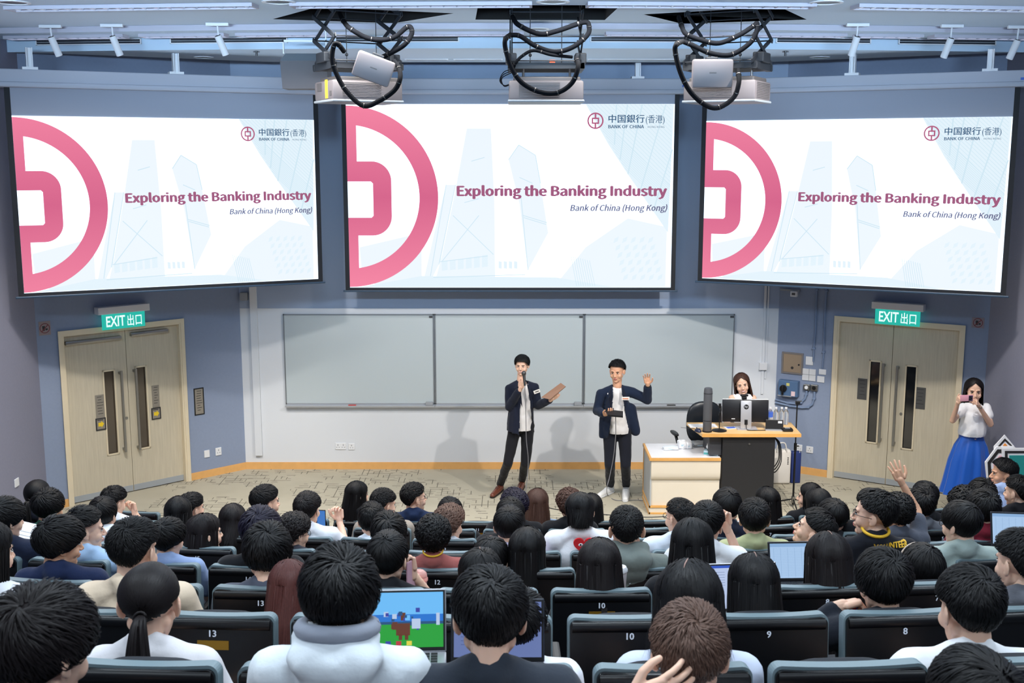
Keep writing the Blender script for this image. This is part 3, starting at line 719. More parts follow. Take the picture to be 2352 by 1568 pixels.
x0_, z0_, x1_, z1_ = WR.rect(1843, 845, 1873, 876, 0.01)
t = onwall(WR, 'switch_panel', 'block of four white switch plates on the right blue wall', 'wall switch', x0_, z0_, 0)
me = MB().rbox(0.002, -0.014, 0.002, (x1_-x0_)/2-0.002, 0, (z1_-z0_)/2-0.002, 0.003).mesh('switch_plate', white_plastic)
for i in range(2):
    for j in range(2): link('switch_plate', me, t, loc=(i*(x1_-x0_)/2, 0, j*(z1_-z0_)/2))
socket(WR, 1881, 847, 1897, 861, 'white switch plate under the right conduit, upper of two', 0, cat='wall switch', name='wall_switch')
socket(WR, 1877, 863, 1893, 879, 'white switch plate under the right conduit, lower of two', 0, cat='wall switch', name='wall_switch')
# small socket low on the grey side wall at far left
t = thing('wall_socket', 'small white socket low on the grey side wall at the far left', 'wall socket', (-5.38, 11.74, 0.52), math.radians(90))
# (rotated so that its plate faces into the room)
t.rotation_euler = (0, 0, math.radians(90)); m = MB(); m.rbox(-0.05, -0.012, 0, 0.05, 0, 0.09, 0.004); m.build('face_plate', white_plastic, t)
# plaques
def plaque(W, quad, label, m_, name='plaque', lines=7, frame=None, off=0.0, cat='sign', arrow=False):
    px0, py0, px1, py1 = quad
    x0, z0, x1, z1 = W.rect(px0, py0, px1, py1, off); t = onwall(W, name, label, cat, x0, z0, off); w_, h_ = x1-x0, z1-z0
    m = MB(); m.box(0, -0.004, 0, w_, 0, h_); m.build('plate', m_, t)
    if frame:
        m = MB(); e = 0.010
        m.box(-e, -0.007, -e, e*.3, 0, h_+e); m.box(w_-e*.3, -0.007, -e, w_+e, 0, h_+e); m.box(0, -0.007, -e, w_, 0, e*.3); m.box(0, -0.007, h_-e*.3, w_, 0, h_+e); m.build('frame', frame, t)
    rnd = random.Random(int(px0)); m = MB()
    if arrow:
        m.add([(w_*.2,-.0055,h_*.3),(w_*.2,-.0055,h_*.65),(w_*.55,-.0055,h_*.65),(w_*.55,-.0055,h_*.8),(w_*.88,-.0055,h_*.5),(w_*.55,-.0055,h_*.15),(w_*.55,-.0055,h_*.3)], [(6,5,4,3,2,1,0)][:1]); m.build('arrow', yellow_m, t)
        m = MB(); m.box(w_*.1, -0.005, h_*.85, w_*.8, -0.004, h_*.92); m.build('print_line', ink, t)
    else:
        for i in range(lines):
            zz = h_*(0.92 - 0.84*i/lines); a = rnd.uniform(.15, .3); m.box(w_*a, -0.005, zz-h_*.02, w_*(1-a+rnd.uniform(-.1, .1)), -0.004, zz)
        m.build('print_line', ink, t, kind='stuff')
    return t
plaque(WL, (218, 908, 241, 958), 'metal notice plate on the left leaf of the left door', plaque_m, off=-0.043)
plaque(WL, (348, 886, 367, 933), 'metal notice plate on the right leaf of the left door', plaque_m, off=-0.043)
plaque(WL, (221, 963, 242, 984), 'yellow arrow sticker on the left leaf of the left door', plaque_m, off=-0.043, frame=ink, arrow=True, name='arrow_sticker')
plaque(WL, (349, 939, 368, 959), 'yellow arrow sticker on the right leaf of the left door', plaque_m, off=-0.043, frame=ink, arrow=True, name='arrow_sticker')
plaque(WL, (446, 894, 468, 949), 'black framed notice on the blue wall right of the left door', plaque_m, frame=black_plastic, lines=9)
plaque(WR, (1971, 868, 1990, 918), 'dark metal plate on the left leaf of the right door', plaque_dark, off=-0.043, lines=5)
plaque(WR, (2102, 888, 2124, 940), 'dark metal plate on the right leaf of the right door', plaque_dark, off=-0.043, lines=5)
# no eating or drinking signs
def nodrink(W, quad, label, m_):
    x0, z0, x1, z1 = W.rect(*quad); t = onwall(W, 'prohibition_sign', label, 'sign', x0, z0, 0, 'no food or drink signs'); w_, h_ = x1-x0, z1-z0
    m = MB(); m.box(0, -0.003, 0, w_, 0, h_); m.build('plate', m_, t)
    cx, cz, R = w_/2, h_/2, min(w_, h_)*.44; m = MB()
    polyfill(m, [arcpts(cx, cz, R, 0, 360, 30)[:-1], arcpts(cx, cz, R*.86, 0, 360, 30)[:-1]], -0.0045)
    a = math.radians(45); dx, dz = R*.9*math.cos(a), R*.9*math.sin(a); n = R*.06
    m.add([(cx-dx-n,-.0048,cz-dz+n),(cx-dx+n,-.0048,cz-dz-n),(cx+dx+n,-.0048,cz+dz-n),(cx+dx-n,-.0048,cz+dz+n)], [(0,1,2,3)]); m.build('red_ring', mat('dark_red', (120, 45, 50), 0.5), t)
    m = MB(); polyfill(m, [[(cx-R*.5, cz+R*.45), (cx-R*.42, cz-R*.5), (cx-R*.02, cz-R*.5), (cx+R*.06, cz+R*.45)]], -0.004)
    polyfill(m, [[(cx+R*.12, cz-R*.05), (cx+R*.55, cz-R*.05), (cx+R*.55, cz-R*.4), (cx+R*.12, cz-R*.4)]], -0.004); m.build('cup_symbol', ink, t)
nodrink(WL, (88, 739, 117, 768), 'no food or drink sign on the blue wall left of the left door', mat('sign_pale', (150, 135, 135), 0.5))
nodrink(WR, (2233, 728, 2260, 754), 'no food or drink sign on the blue wall right of the right door', mat('sign_pale2', (140, 130, 138), 0.5))
# exit signs
em_green = emit_mat('exit_green', (40, 186, 170), 0.95); em_exit = emit_mat('exit_white', (225, 255, 250), 1.1)
def exit_sign(W, hq, pq, label):
    off = 0.09
    x0, z0, x1, z1 = W.rect(*hq, off); t = onwall(W, 'exit_sign', label, 'exit sign', x0, z0, 0, 'green exit signs'); w_ = x1-x0; h_ = 0.085
    m = MB(); m.rbox(0, -off-0.03, 0, w_, 0, h_, 0.006); m.build('sign_housing', white_plastic, t)
    a, b_, c, d = W.rect(*pq, off); pw = c-a; ph = 0.185; a -= x0
    m = MB(); m.box(a, -off, -ph, a+pw, -off+0.012, 0); p = m.build('lit_panel', em_green, t)
    place_text('sign_lettering', 'EXIT', em_exit, p, a+pw*.09, -off-0.003, -ph+0.035, width=pw*.44, height=ph*.66, bold=0.02)
    place_text('sign_lettering', '出口', em_exit, p, a+pw*.58, -off-0.003, -ph+0.035, width=pw*.34, height=ph*.66, bold=0.012)
exit_sign(WL, (224, 727, 342, 712), (234, 730, 332, 715), 'green lit exit sign above the left door')
exit_sign(WR, (2003, 703, 2122, 716), (2011, 705, 2114, 716), 'green lit exit sign above the right door')
# trunking, conduits, boxes on the walls
x, z = WC.hit(597, 1046, 0.03); x2, z2 = WC.hit(575, 670, 0.03)
t = onwall(WC, 'cable_trunking', 'white vertical cable trunking left of the left whiteboard', 'trunking', (x+x2)/2-0.045+.04, z, 0)
m = MB(); m.rbox(-0.03, -0.045, 0, 0.06, -0.001, 2.4, 0.004); m.build('trunking_cover', wall_white, t)
m = MB(); m.rbox(-0.15, -0.06, 2.05, -0.055, 0, 2.15, 0.004); m.build('junction_box', grey_plastic, t)
x, z = WC.hit(1750, 905, 0.02)
t = onwall(WC, 'cable_trunking', 'thin white trunking with a square box right of the right whiteboard', 'trunking', x, z, 0)
m = MB(); m.rbox(-0.015, -0.02, 0, 0.015, 0, 2.4, 0.003); m.build('trunking_cover', wall_white, t)
zz = WC.hit(1750, 849, 0.02)[1]-z; m = MB(); m.rbox(-0.05, -0.05, zz, 0.05, 0, zz+0.095, 0.004); m.build('junction_box', white_plastic, t)
m = MB(); m.rbox(0.03, -0.012, 0.2, 0.05, 0, 2.4, 0.002); m.build('trunking_cover', wall_white, t)
conduit_m = mat('conduit_paint', (118, 136, 166), 0.5); iso_m = mat('isolator_paint', (78, 106, 142), 0.45); panel_m = mat('tan_panel', (150, 132, 112), 0.5)
def wp(px, py, off=0.02):
    x, z = WR.hit(px, py, off); return Vector((x, -off, z))
def conduit(label, pts, r=0.011, name='wall_conduit'):
    t = thing(name, label, 'conduit', WR.a, WR.rz, 'painted conduits on the right wall')
    m = MB(); m.tube([wp(*p) for p in pts], r, 10); m.build('pipe', conduit_m, t, smooth=50)
    s = MB()
    for k in range(1, len(pts)-1, 2):
        p = wp(*pts[k]); s.rbox(p.x-0.02, -0.034, p.z-0.012, p.x+0.02, 0, p.z+0.012, 0.003)
    if s.v: s.build('saddle', conduit_m, t)
conduit('painted conduit dropping from the ceiling to the upper switch plate', [(1880, 560), (1876, 665), (1873, 757), (1869, 800), (1868, 830)])
conduit('painted conduit dropping from the ceiling nearest the right door', [(1902, 560), (1898, 668), (1893, 757), (1892, 808), (1889, 846)])
conduit('upper grey conduit bending from the socket box to the corner', [(1853, 897), (1852, 905), (1849, 915), (1840, 924), (1830, 927), (1810, 925), (1781, 917)], 0.015)
conduit('lower grey conduit bending from the second socket box to the corner', [(1871, 899), (1870, 915), (1866, 928), (1856, 935), (1843, 936), (1815, 932), (1781, 924)], 0.015)
def wbox(name, label, cat, quad, dep, m_, r=0.006):
    x0, z0, x1, z1 = WR.rect(*quad, dep); t = onwall(WR, name, label, cat, x0, z0, 0)
    m = MB(); m.rbox(0, -dep, 0, x1-x0, 0, z1-z0, r); m.build('casing', m_, t); return t, x1-x0, z1-z0
t, w_, h_ = wbox('isolator_box', 'blue-grey isolator box with a black rotary handle', 'electrical box', (1788, 872, 1831, 913), 0.09, iso_m)
m = MB(); m.cyl((w_*.28, -0.09, h_*.5), (w_*.28, -0.115, h_*.5), 0.045, n=24); m.rbox(w_*.28-0.012, -0.135, h_*.5-0.08, w_*.28+0.012, -0.11, h_*.5+0.05, 0.004); m.build('rotary_handle', black_plastic, t, smooth=40)
m = MB(); m.box(w_*.68, -0.092, h_*.06, w_*.88, -0.09, h_*.36); m.build('warning_label', mat('label_pink', (226, 200, 205), 0.5), t)
m = MB(); m.box(w_*.42, -0.092, h_*.68, w_*.58, -0.09, h_*.86); m.build('yellow_label', mat('label_yellow', (200, 196, 120), 0.5), t)
m = MB(); m.box(w_*.0, -0.10, h_*.0, w_*.7, -0.09, h_*.05); m.build('lower_edge', grey_plastic, t)
t, w_, h_ = wbox('wall_hatch', 'tan framed access panel on the blue wall above the isolator', 'access panel', (1800, 811, 1840, 857), 0.012, panel_m, 0.002)
m = MB(); e = 0.02
for q in ((-e,-0.018,-e,0,0,h_+e), (w_,-0.018,-e,w_+e,0,h_+e), (0,-0.018,-e,w_,0,0), (0,-0.018,h_,w_,0,h_+e)): m.box(*q)
m.build('panel_frame', mat('tan_frame', (122, 118, 118), 0.5), t)
m = MB(); m.cyl((w_*.86, -0.012, h_*.45), (w_*.86, -0.022, h_*.45), 0.011, n=12); m.cyl((w_*.5, -0.012, h_*.25), (w_*.5, -0.016, h_*.25), 0.018, n=12); m.build('lock', dark_steel, t)
for q, lb in (((1845, 882, 1859, 897), 'left grey metal socket box at the head of the upper conduit'), ((1862, 883, 1877, 899), 'right grey metal socket box at the head of the lower conduit')):
    t, w_, h_ = wbox('socket_box', lb, 'electrical box', q, 0.045, steel)
    m = MB(); m.cyl((w_*.5, -0.045, h_*.5), (w_*.5, -0.05, h_*.5), w_*.28, n=16); m.build('socket_face', black_plastic if 'right' in lb else white_plastic, t)
t, w_, h_ = wbox('motion_sensor', 'small white motion sensor on a bracket under the right screen', 'sensor', (1815, 668, 1830, 682), 0.06, white_plastic)
m = MB(); m.box(-0.14, -0.03, h_*.9, 0.11, -0.01, h_*1.25); m.build('bracket', grey_plastic, t)
m = MB(); m.box(w_*.25, -0.063, h_*.3, w_*.75, -0.06, h_*.7); m.build('lens', dark_steel, t)
# ================================================================== PROJECTOR LIFTS
proj_body = mat('projector_body', (84, 80, 84), 0.6); proj_light = mat('projector_edge', (112, 120, 128), 0.5)
proj_dark = mat('projector_grille', (62, 60, 62), 0.6); lift_m = mat('lift_steel', (16, 23, 32), 0.6, metal=0.2)
hose_m = mat('cable_hose', (4, 6, 11), 0.9, spec=0.08); orange_m = mat('orange_bit', (190, 90, 60), 0.5)
def lift(cx, cy, rz, label, zlow, halfw=0.31):
    t = thing('projector_lift', label, 'projector lift', (cx, cy, zlow), rz, 'scissor projector lifts')
    ztop = 5.50 - zlow; n = 3; hz = (ztop - 0.03) / n; sp = 0.27
    arm = MB().rbox(-0.006, -math.hypot(sp, hz/2)-0.02, -0.020, 0.006, math.hypot(sp, hz/2)+0.02, 0.020, 0.004).mesh('scissor_arm', lift_m)
    a = math.atan2(hz, 2*sp)
    for sx in (-halfw, halfw):
        for i in range(n):
            zc = 0.03 + hz*(i+0.5)
            link('scissor_arm', arm, t, loc=(sx-0.008, 0, zc), rot=(a, 0, 0)); link('scissor_arm', arm, t, loc=(sx+0.008, 0, zc), rot=(-a, 0, 0))
    rod = MB().cyl((-halfw, 0, 0), (halfw, 0, 0), 0.006, n=8).mesh('cross_rod', lift_m)
    for i in range(n):
        for sy in (-sp, sp): link('cross_rod', rod, t, loc=(0, sy, 0.03 + hz*i))
    m = MB()
    for y in (-0.23, 0.23): m.box(-halfw-0.03, y-0.02, -0.035, halfw+0.03, y+0.02, 0.015)
    for x in (-halfw, halfw): m.box(x-0.025, -0.25, -0.04, x+0.025, 0.25, 0.02); m.rbox(x-0.05, -0.13, 0.02, x+0.05, 0.1, 0.11, 0.01)
    m.build('lift_frame', lift_m, t)
    m = MB()
    for x in (-0.14, 0.14): m.cyl((x, -0.1, 0.0), (x, -0.1, ztop), 0.0035, n=6); m.lathe([(0.0, .075), (0.014, .085), (0.014, .10), (0, .11)], 10, Matrix.Translation((x, -0.1, 0.0)))
    m.build('suspension_wire', lift_m, t)
    m = MB(); m.box(-halfw-0.02, -0.24, ztop-0.005, halfw+0.02, 0.24, ztop+0.02); m.build('top_frame', lift_m, t)
    m = MB(); m.box(halfw*0.1, -0.14, 0.012, halfw*0.1+0.05, -0.11, 0.05); m.build('motor_label', orange_m, t)
    return t
def projector(cx, cy, rz, ztop, label, side=None):
    t = thing('projector', label, 'projector', (cx, cy, ztop), rz, 'ceiling projectors on lifts'); Wd, Dp, Hh = 0.66, 0.50, 0.205
    m = MB(); m.rbox(-Wd/2, -Dp/2, -Hh, Wd/2, Dp/2, -0.035, 0.02); m.build('casing', proj_body, t, smooth=30)
    m = MB(); m.rbox(-Wd/2-0.008, -Dp/2-0.008, -Hh-0.018, Wd/2+0.008, Dp/2+0.008, -Hh+0.004, 0.008); m.build('base_flange', proj_light, t)
    m = MB(); m.rbox(-Wd*.44, -Dp*.42, -0.05, Wd*.46, Dp*.4, 0.0, 0.012); m.build('top_cover', proj_dark, t)
    for x in (-0.2, 0.22): 
        m = MB(); m.cyl((x, 0.0, -0.02), (x, 0.0, 0.09), 0.011, n=8); m.build('hanger_bolt', dark_steel, t)
    g = MB(); g.box(-0.24, -Dp/2-0.004, -0.18, 0.12, -Dp/2, -0.055); p = g.build('rear_grille', proj_dark, t)
    s = MB()
    for i in range(9): s.box(-0.235, -Dp/2-0.008, -0.178+i*0.013, 0.115, -Dp/2-0.004, -0.173+i*0.013)
    s.build('grille_bar', proj_body, p, kind='stuff')
    if side == 'left':
        m = MB(); m.box(-Wd/2-0.004, -0.12, -0.19, -Wd/2, -0.06, -0.03); m.build('yellow_label', yellow_m, t)
        m = MB(); m.box(-Wd/2-0.004, -0.22, -0.17, -Wd/2, -0.17, -0.13); m.box(-Wd/2-0.004, 0.04, -0.12, -Wd/2, 0.16, -0.05); m.build('connector_panel', proj_dark, t)
    if side == 'right':
        m = MB()
        for i in range(10): m.box(Wd/2, -0.2, -0.185+i*0.014, Wd/2+0.004, 0.2, -0.178+i*0.014)
        m.build('side_vent', proj_dark, t, kind='stuff')
    return t
def hose(label, pts, D, r=0.021):
    t = thing('cable_hose', label, 'cable', (0, 0, 0), 0, 'looped cable hoses')
    W_ = [P(a, b_, D + dd) for a, b_, dd in [(p + (0,))[:3] for p in pts]]
    c = sum(W_, Vector()) / len(W_); t.location = c
    m = MB(); m.tube(smooth_path([p - c for p in W_], 7), r, 10); m.build('hose', hose_m, t, smooth=60)
    ties = MB(); sp = smooth_path([p - c for p in W_], 7)
    for k in range(6, len(sp)-3, 9): ties.cyl(sp[k], sp[k+1]*0.35+sp[k]*0.65, r*1.18, n=10)
    if ties.v: ties.build('cable_tie', black_plastic, t, kind='stuff')
    return t
zl = 4.85
pc = P(1253, 150, 10.35); lift(pc.x, 10.35, 0, 'middle scissor projector lift hanging from its ceiling opening', zl)
projector(pc.x, 10.35, 0, zl-0.10, 'middle ceiling projector seen square from behind')
pl = P(822, 150, 10.35); lift(pl.x, 10.35, math.radians(28), 'left scissor projector lift hanging from its ceiling opening', zl)
projector(pl.x, 10.35, math.radians(28), zl-0.10, 'left ceiling projector with a yellow label on its side', 'left')
pr = P(1672, 150, 10.35); lift(pr.x, 10.35, math.radians(-28), 'right scissor projector lift hanging from its ceiling opening', zl)
projector(pr.x, 10.35, math.radians(-28), zl-0.10, 'right ceiling projector with a slotted side vent', 'right')
hose('upper black cable hose swagged across the left projector lift', [(780,31,.35),(790,50,.2),(804,65),(838,85),(872,92),(906,85),(935,62),(945,66),(944,82),(926,105),(889,126,.1),(870,134,.15)], 9.95)
hose('lower black cable hose hanging in a V below the left projector', [(790,118,.1),(777,102),(767,104),(763,136),(773,170),(797,211),(835,243),(872,231),(906,207),(919,180),(916,155,.1),(905,140,.2)], 9.75)
hose('upper black cable hose swagged across the middle projector lift', [(1171,24,.35),(1178,40,.1),(1192,58),(1239,78),(1280,71),(1341,51),(1353,61),(1348,82),(1314,109),(1273,119),(1229,105),(1195,83),(1172,80)], 9.95)
hose('lower black cable hose hanging in a U before the middle projector', [(1172,80,.2),(1161,90),(1161,112),(1175,156),(1199,190),(1239,211),(1280,213),(1314,190),(1328,153),(1324,133,.1)], 9.78)
hose('short black cable hose arching over the middle projector', [(1178,160,.05),(1184,145),(1199,129),(1226,116),(1267,126),(1314,131,.1)], 9.93, 0.014)
hose('upper black cable hose swagged across the right projector lift', [(1559,40,.35),(1566,60,.1),(1576,78),(1610,92),(1651,99),(1695,82),(1729,61),(1739,54),(1736,78),(1719,102),(1678,126),(1631,122),(1593,105),(1568,95)], 9.95)
hose('lower black cable hose hanging in a loop below the right projector', [(1568,95,.15),(1554,102),(1551,119),(1563,167),(1586,211),(1620,241),(1651,247),(1685,224),(1697,190),(1695,160,.1)], 9.75)
t = thing('cable_hose', 'thin black cables looping left of the middle projector', 'cable', P(1160, 180, 10.2))
m = MB()
for i in range(3): m.tube(smooth_path([P(1183, 158+i*3, 10.1)-t.location, P(1158, 165+i*5, 10.1)-t.location, P(1148+i*2, 185, 10.1)-t.location, P(1158, 196+i, 10.1)-t.location, P(1169, 194+i, 10.1)-t.location], 5), 0.004, 6)
m.build('wires', hose_m, t)
# small boxes clipped to the side lifts
def gadget(px, py, D, wd, hh, rx, ry, rz, label):
    p = P(px, py, D); t = thing('access_point', label, 'device', p, 0); t.rotation_euler = (rx, ry, rz)
    m = MB(); m.rbox(-wd/2, -0.03, -hh/2, wd/2, 0.03, hh/2, 0.02); m.build('casing', mat('gadget_shell', (96, 92, 96), 0.5), t, smooth=40)
    m = MB(); m.box(-0.03, -0.031, 0.0, 0.03, -0.030, 0.010); m.build('small_print', proj_dark, t)
    m = MB(); m.rbox(-0.05, 0.03, -0.02, 0.05, 0.09, hh/2+0.02, 0.006); m.build('mount_bracket', lift_m, t)
gadget(858, 158, 9.85, 0.33, 0.22, 0.1, math.radians(20), 0.1, 'flat grey-white box tilted in front of the left projector')
gadget(1636, 169, 9.85, 0.35, 0.24, 0.05, 0, 0.0, 'flat grey-white box hanging upright before the right projector')
# white bevelled box behind the left lift
p = P(700, 165, 11.2); t = thing('hanging_box', 'white box with a sloping lid hanging behind the left projector', 'equipment box', p, 0)
hw, hz_ = 0.215, 0.175
m = MB(); m.prism([(-hw, hz_*.55), (-hw*.92, -hz_*.95), (hw*1.1, -hz_*.95), (hw*1.1, hz_*.55)], -0.12, 0.15)
m.build('lower_casing', proj_body, t)
m = MB(); m.add([(-hw,-.12,hz_*.55),(hw*1.1,-.12,hz_*.55),(hw*1.1,.15,hz_*.55),(-hw,.15,hz_*.55),(-hw*.85,.0,hz_),(hw*1.1,.0,hz_),(hw*1.1,.15,hz_),(-hw*.85,.15,hz_)], [(0,1,5,4),(1,2,6,5),(2,3,7,6),(3,0,4,7),(4,5,6,7),(3,2,1,0)])
m.build('bevelled_lid', proj_light, t)
m = MB(); m.box(-hw*.98, 0.02, hz_, -hw*.93, 0.04, hz_+.13); m.box(-hw*.98, .02, hz_+.11, hw, .04, hz_+.13); m.box(hw*.95, 0.02, hz_, hw, 0.04, hz_+.6); m.build('hanging_frame', white_plastic, t)

# ================================================================== STAGE FURNITURE
cream_panel = mat('cream_laminate', (226, 216, 198), 0.45); cream_side = mat('grey_laminate', (176, 180, 182), 0.5); white_top = mat('white_laminate', (232, 232, 236), 0.35)
edge_wood = mat('edge_wood', (222, 166, 92), 0.45, noise_s=10, noise_a=0.15); lect_wood = mat('lectern_wood', (226, 186, 128), 0.4, noise_s=6, noise_a=0.10)
lect_black = mat('lectern_black', (30, 30, 33), 0.55, noise_s=90, noise_a=0.2)
fx, fy, tz = 1.575, 12.35, 0.67; tw, td = 0.80, 0.66
t = thing('side_cabinet', 'low cream cabinet with oak edging left of the black lectern', 'cabinet', (fx, fy, 0))
m = MB(); m.box(0.0, 0.0, tz-0.02, tw, td, tz); m.build('worktop', white_top, t)
m = MB(); e = 0.028; m.box(-0.012, -0.016, tz-e, tw, 0.004, tz+0.004); m.box(-0.012, 0.005, tz-e, 0.012, td, tz+0.004); m.box(-0.004, td-0.012, 0, 0.018, td, tz); m.build('top_edge', edge_wood, t)
m = MB(); m.box(0.004, 0.03, 0.09, 0.02, td-0.012, tz-e); m.build('side_panel', cream_side, t)
m = MB(); m.box(0.006, 0.045, 0.10, tw, 0.06, 0.40); m.build('lower_front', cream_panel, t)
prof = [(0.0, tz-e), (0.0, 0.50), (0.004, 0.46), (0.014, 0.43), (0.03, 0.41), (0.05, 0.40), (0.06, 0.40), (0.06, tz-e)]
m = MB(); n = len(prof); pts = [(0.012, y, z) for y, z in prof] + [(tw, y, z) for y, z in prof]
m.add(pts, [(i, n+i, n+(i+1) % n, (i+1) % n) for i in range(n)] + [tuple(range(n)), tuple(reversed(range(n, 2*n)))]); m.build('curved_front', cream_panel, t, smooth=50)
m = MB(); m.box(-0.004, 0.02, 0.0, tw, 0.05, 0.02); m.box(-0.004, 0.02, 0.078, tw, 0.05, 0.098); m.box(-0.008, 0.02, 0.0, 0.01, td, 0.02); m.box(-0.008, 0.02, 0.078, 0.01, td, 0.098); m.build('plinth_edge', edge_wood, t)
m = MB(); m.box(0.0, 0.03, 0.02, tw, td, 0.078); m.build('plinth', cream_panel, t)
# lectern
LZ = 0.96; lx = 2.15; ly = 12.32
t = thing('lectern', 'black lectern with an oak-edged top carrying the computer', 'lectern', (lx, ly, 0))
pts = [(0.0, 0.0), (1.12, 0.0), (1.14, 0.56), (-0.09, 0.56)]
def slab(pts, z0, z1):
    mm = MB(); n = len(pts); mm.add([(x, y, z0) for x, y in pts] + [(x, y, z1) for x, y in pts], [tuple(reversed(range(n))), tuple(range(n, 2*n))] + [(i, (i+1) % n, n+(i+1) % n, n+i) for i in range(n)]); return mm
slab(pts, LZ-0.034, LZ).build('lectern_top', lect_wood, t)
m = MB(); m.box(0.0, -0.006, LZ-0.036, 1.12, 0.0, LZ+0.002); m.build('front_edge', edge_wood, t)
m = MB(); m.rbox(0.245, 0.04, 0.0, 0.84, 0.52, LZ-0.034, 0.006); m.build('pedestal', lect_black, t)
m = MB(); m.rbox(0.10, 0.10, 0.685, 0.243, 0.5, LZ-0.034, 0.006); m.build('side_wing', mat('lectern_wing', (62, 64, 70), 0.6), t)
m = MB(); m.cyl((0.545, 0.04, 0.835), (0.545, 0.03, 0.835), 0.011, n=14); m.build('lock', steel, t)
m = MB()
for i in range(3): m.tube(smooth_path([(0.84, 0.15, 0.90), (0.91-i*.012, 0.10, 0.82), (0.925-i*.014, 0.08, 0.62+i*.02), (0.88-i*.01, 0.10, 0.50+i*.03), (0.835, 0.15, 0.46+i*.03)], 5), 0.006, 6)
m.build('side_cable', black_plastic, t)
def on(px, py, z=LZ): return G(px, py, z)
# column
p = on(1624, 991); t = thing('column_speaker', 'tall dark grey cylinder standing on the left of the lectern', 'column', (p.x, p.y, LZ), 0)
col_m = mat('column_grey', (84, 86, 92), 0.5)
m = MB(); m.lathe([(0.047, 0.0), (0.049, 0.004), (0.049, 0.47), (0.046, 0.49), (0.044, 0.505), (0.035, 0.51)], 28); m.build('column_body', col_m, t, smooth=40)
m = MB(); m.lathe([(0.0505, 0.445), (0.0505, 0.45)], 28); m.lathe([(0.0505, 0.13), (0.0505, 0.135)], 28); m.build('seam', black_plastic, t)
m = MB(); m.lathe([(0.055, 0.0), (0.055, 0.012), (0.048, 0.014)], 28); m.build('base_ring', black_plastic, t)
# mouse
p = on(1604, 992); t = thing('computer_mouse', 'dark blue computer mouse on the front left corner of the lectern', 'mouse', (p.x, p.y+0.03, LZ), 0.35)
m = MB(); bm = bmesh.new(); bmesh.ops.create_uvsphere(bm, u_segments=20, v_segments=12, radius=1)
for v in bm.verts: v.co = Vector((v.co.x*0.034, v.co.y*0.058, max(0, v.co.z)*0.038*(1.0-0.25*v.co.y)))
m.bm(bm); m.build('mouse_body', mat('mouse_navy', (30, 38, 66), 0.35), t, smooth=60)
m = MB(); m.cyl((-0.004, 0.03, 0.033), (0.004, 0.03, 0.033), 0.008, n=12); m.build('scroll_wheel', black_plastic, t)
m = MB(); m.tube(smooth_path([(0, 0.055, 0.006), (0.03, 0.10, 0.005), (-0.05, 0.16, 0.005), (-0.10, 0.22, 0.005)], 5), 0.0025, 6); m.build('mouse_cable', black_plastic, t)
# gooseneck microphone
p = on(1652, 989); t = thing('desk_microphone', 'black gooseneck microphone on a flat base between column and monitor', 'microphone', (p.x, p.y, LZ), 0)
m = MB(); m.lathe([(0.085, 0.0), (0.085, 0.008), (0.05, 0.018), (0.02, 0.024)], 28); m.build('microphone_base', black_plastic, t, smooth=40)
m = MB(); m.tube(smooth_path([(0, 0, 0.02), (0, 0, 0.16), (0.012, 0, 0.24), (0.0, -0.01, 0.30)], 6), 0.006, 8); m.build('gooseneck', black_plastic, t, smooth=60)
m = MB(); m.cyl((0.0, -0.01, 0.18), (0.004, -0.01, 0.22), 0.015, n=12); m.cyl((-0.002, -0.01, 0.27), (-0.004, -0.012, 0.32), 0.017, 0.013, n=12); m.build('capsule', black_plastic, t, smooth=40)
# monitor, seen from behind
p = on(1714, 988); t = thing('monitor', 'black computer monitor seen from behind with a silver stand', 'monitor', (p.x, p.y+0.02, LZ), math.radians(-4))
bk = mat('monitor_back', (26, 27, 31), 0.35); silver = mat('silver', (186, 188, 194), 0.35, metal=0.4)
T = Matrix.Rotation(math.radians(-8), 4, 'X')
m = MB(); m.rbox(-0.262, 0.045, 0.085, 0.262, 0.075, 0.345, 0.008, M=T); m.build('display_shell', bk, t, smooth=30)
m = MB(); m.rbox(-0.264, 0.074, 0.083, 0.264, 0.084, 0.350, 0.004, M=T); m.build('display_bezel', silver, t)
m = MB(); m.rbox(-0.062, -0.006, 0.012, 0.062, 0.012, 0.335, 0.006, M=T); m.box(-0.05, 0.008, 0.14, 0.05, 0.05, 0.24, T); st = m.build('stand_column', silver, t, smooth=30)
m = MB(); m.box(-0.10, -0.03, 0.0, 0.13, 0.14, 0.012); m.build('stand_foot', silver, t)
m = MB(); polyfill(m, [[(a, b_+0.265) for a, b_ in arcpts(0, 0, 0.028, 0, 360, 28)[:-1]]], -0.008); m2 = m.mesh('emblem_disc', black_plastic); m2.transform(T); dsc = link('emblem_disc', m2, st)
tx_ = text_mesh('hp', 1.0, 0.01, 0.25); xs_ = [v.co.x for v in tx_.vertices]; tx_.transform(T @ Matrix.Translation((-0.018, -0.0095, 0.257)) @ Matrix.Scale(0.036/(max(xs_)-min(xs_)), 4) @ Matrix.Translation((-min(xs_), 0, 0))); tx_.materials.append(silver); link('emblem_letters', tx_, st, kind='stuff')
m = MB(); m.rbox(-0.018, -0.012, 0.06, 0.018, -0.004, 0.12, 0.003, M=T); m.tube(smooth_path([(0, -0.015, 0.09), (0.0, -0.03, 0.04), (0.02, -0.035, 0.008), (0.12, -0.03, 0.006), (0.3, 0.0, 0.006)], 6), 0.004, 6); m.build('power_cable', black_plastic, t)
m = MB(); m.box(-0.16, 0.040, 0.118, -0.12, 0.045, 0.126, T); m.build('port_label', white_plastic, t)
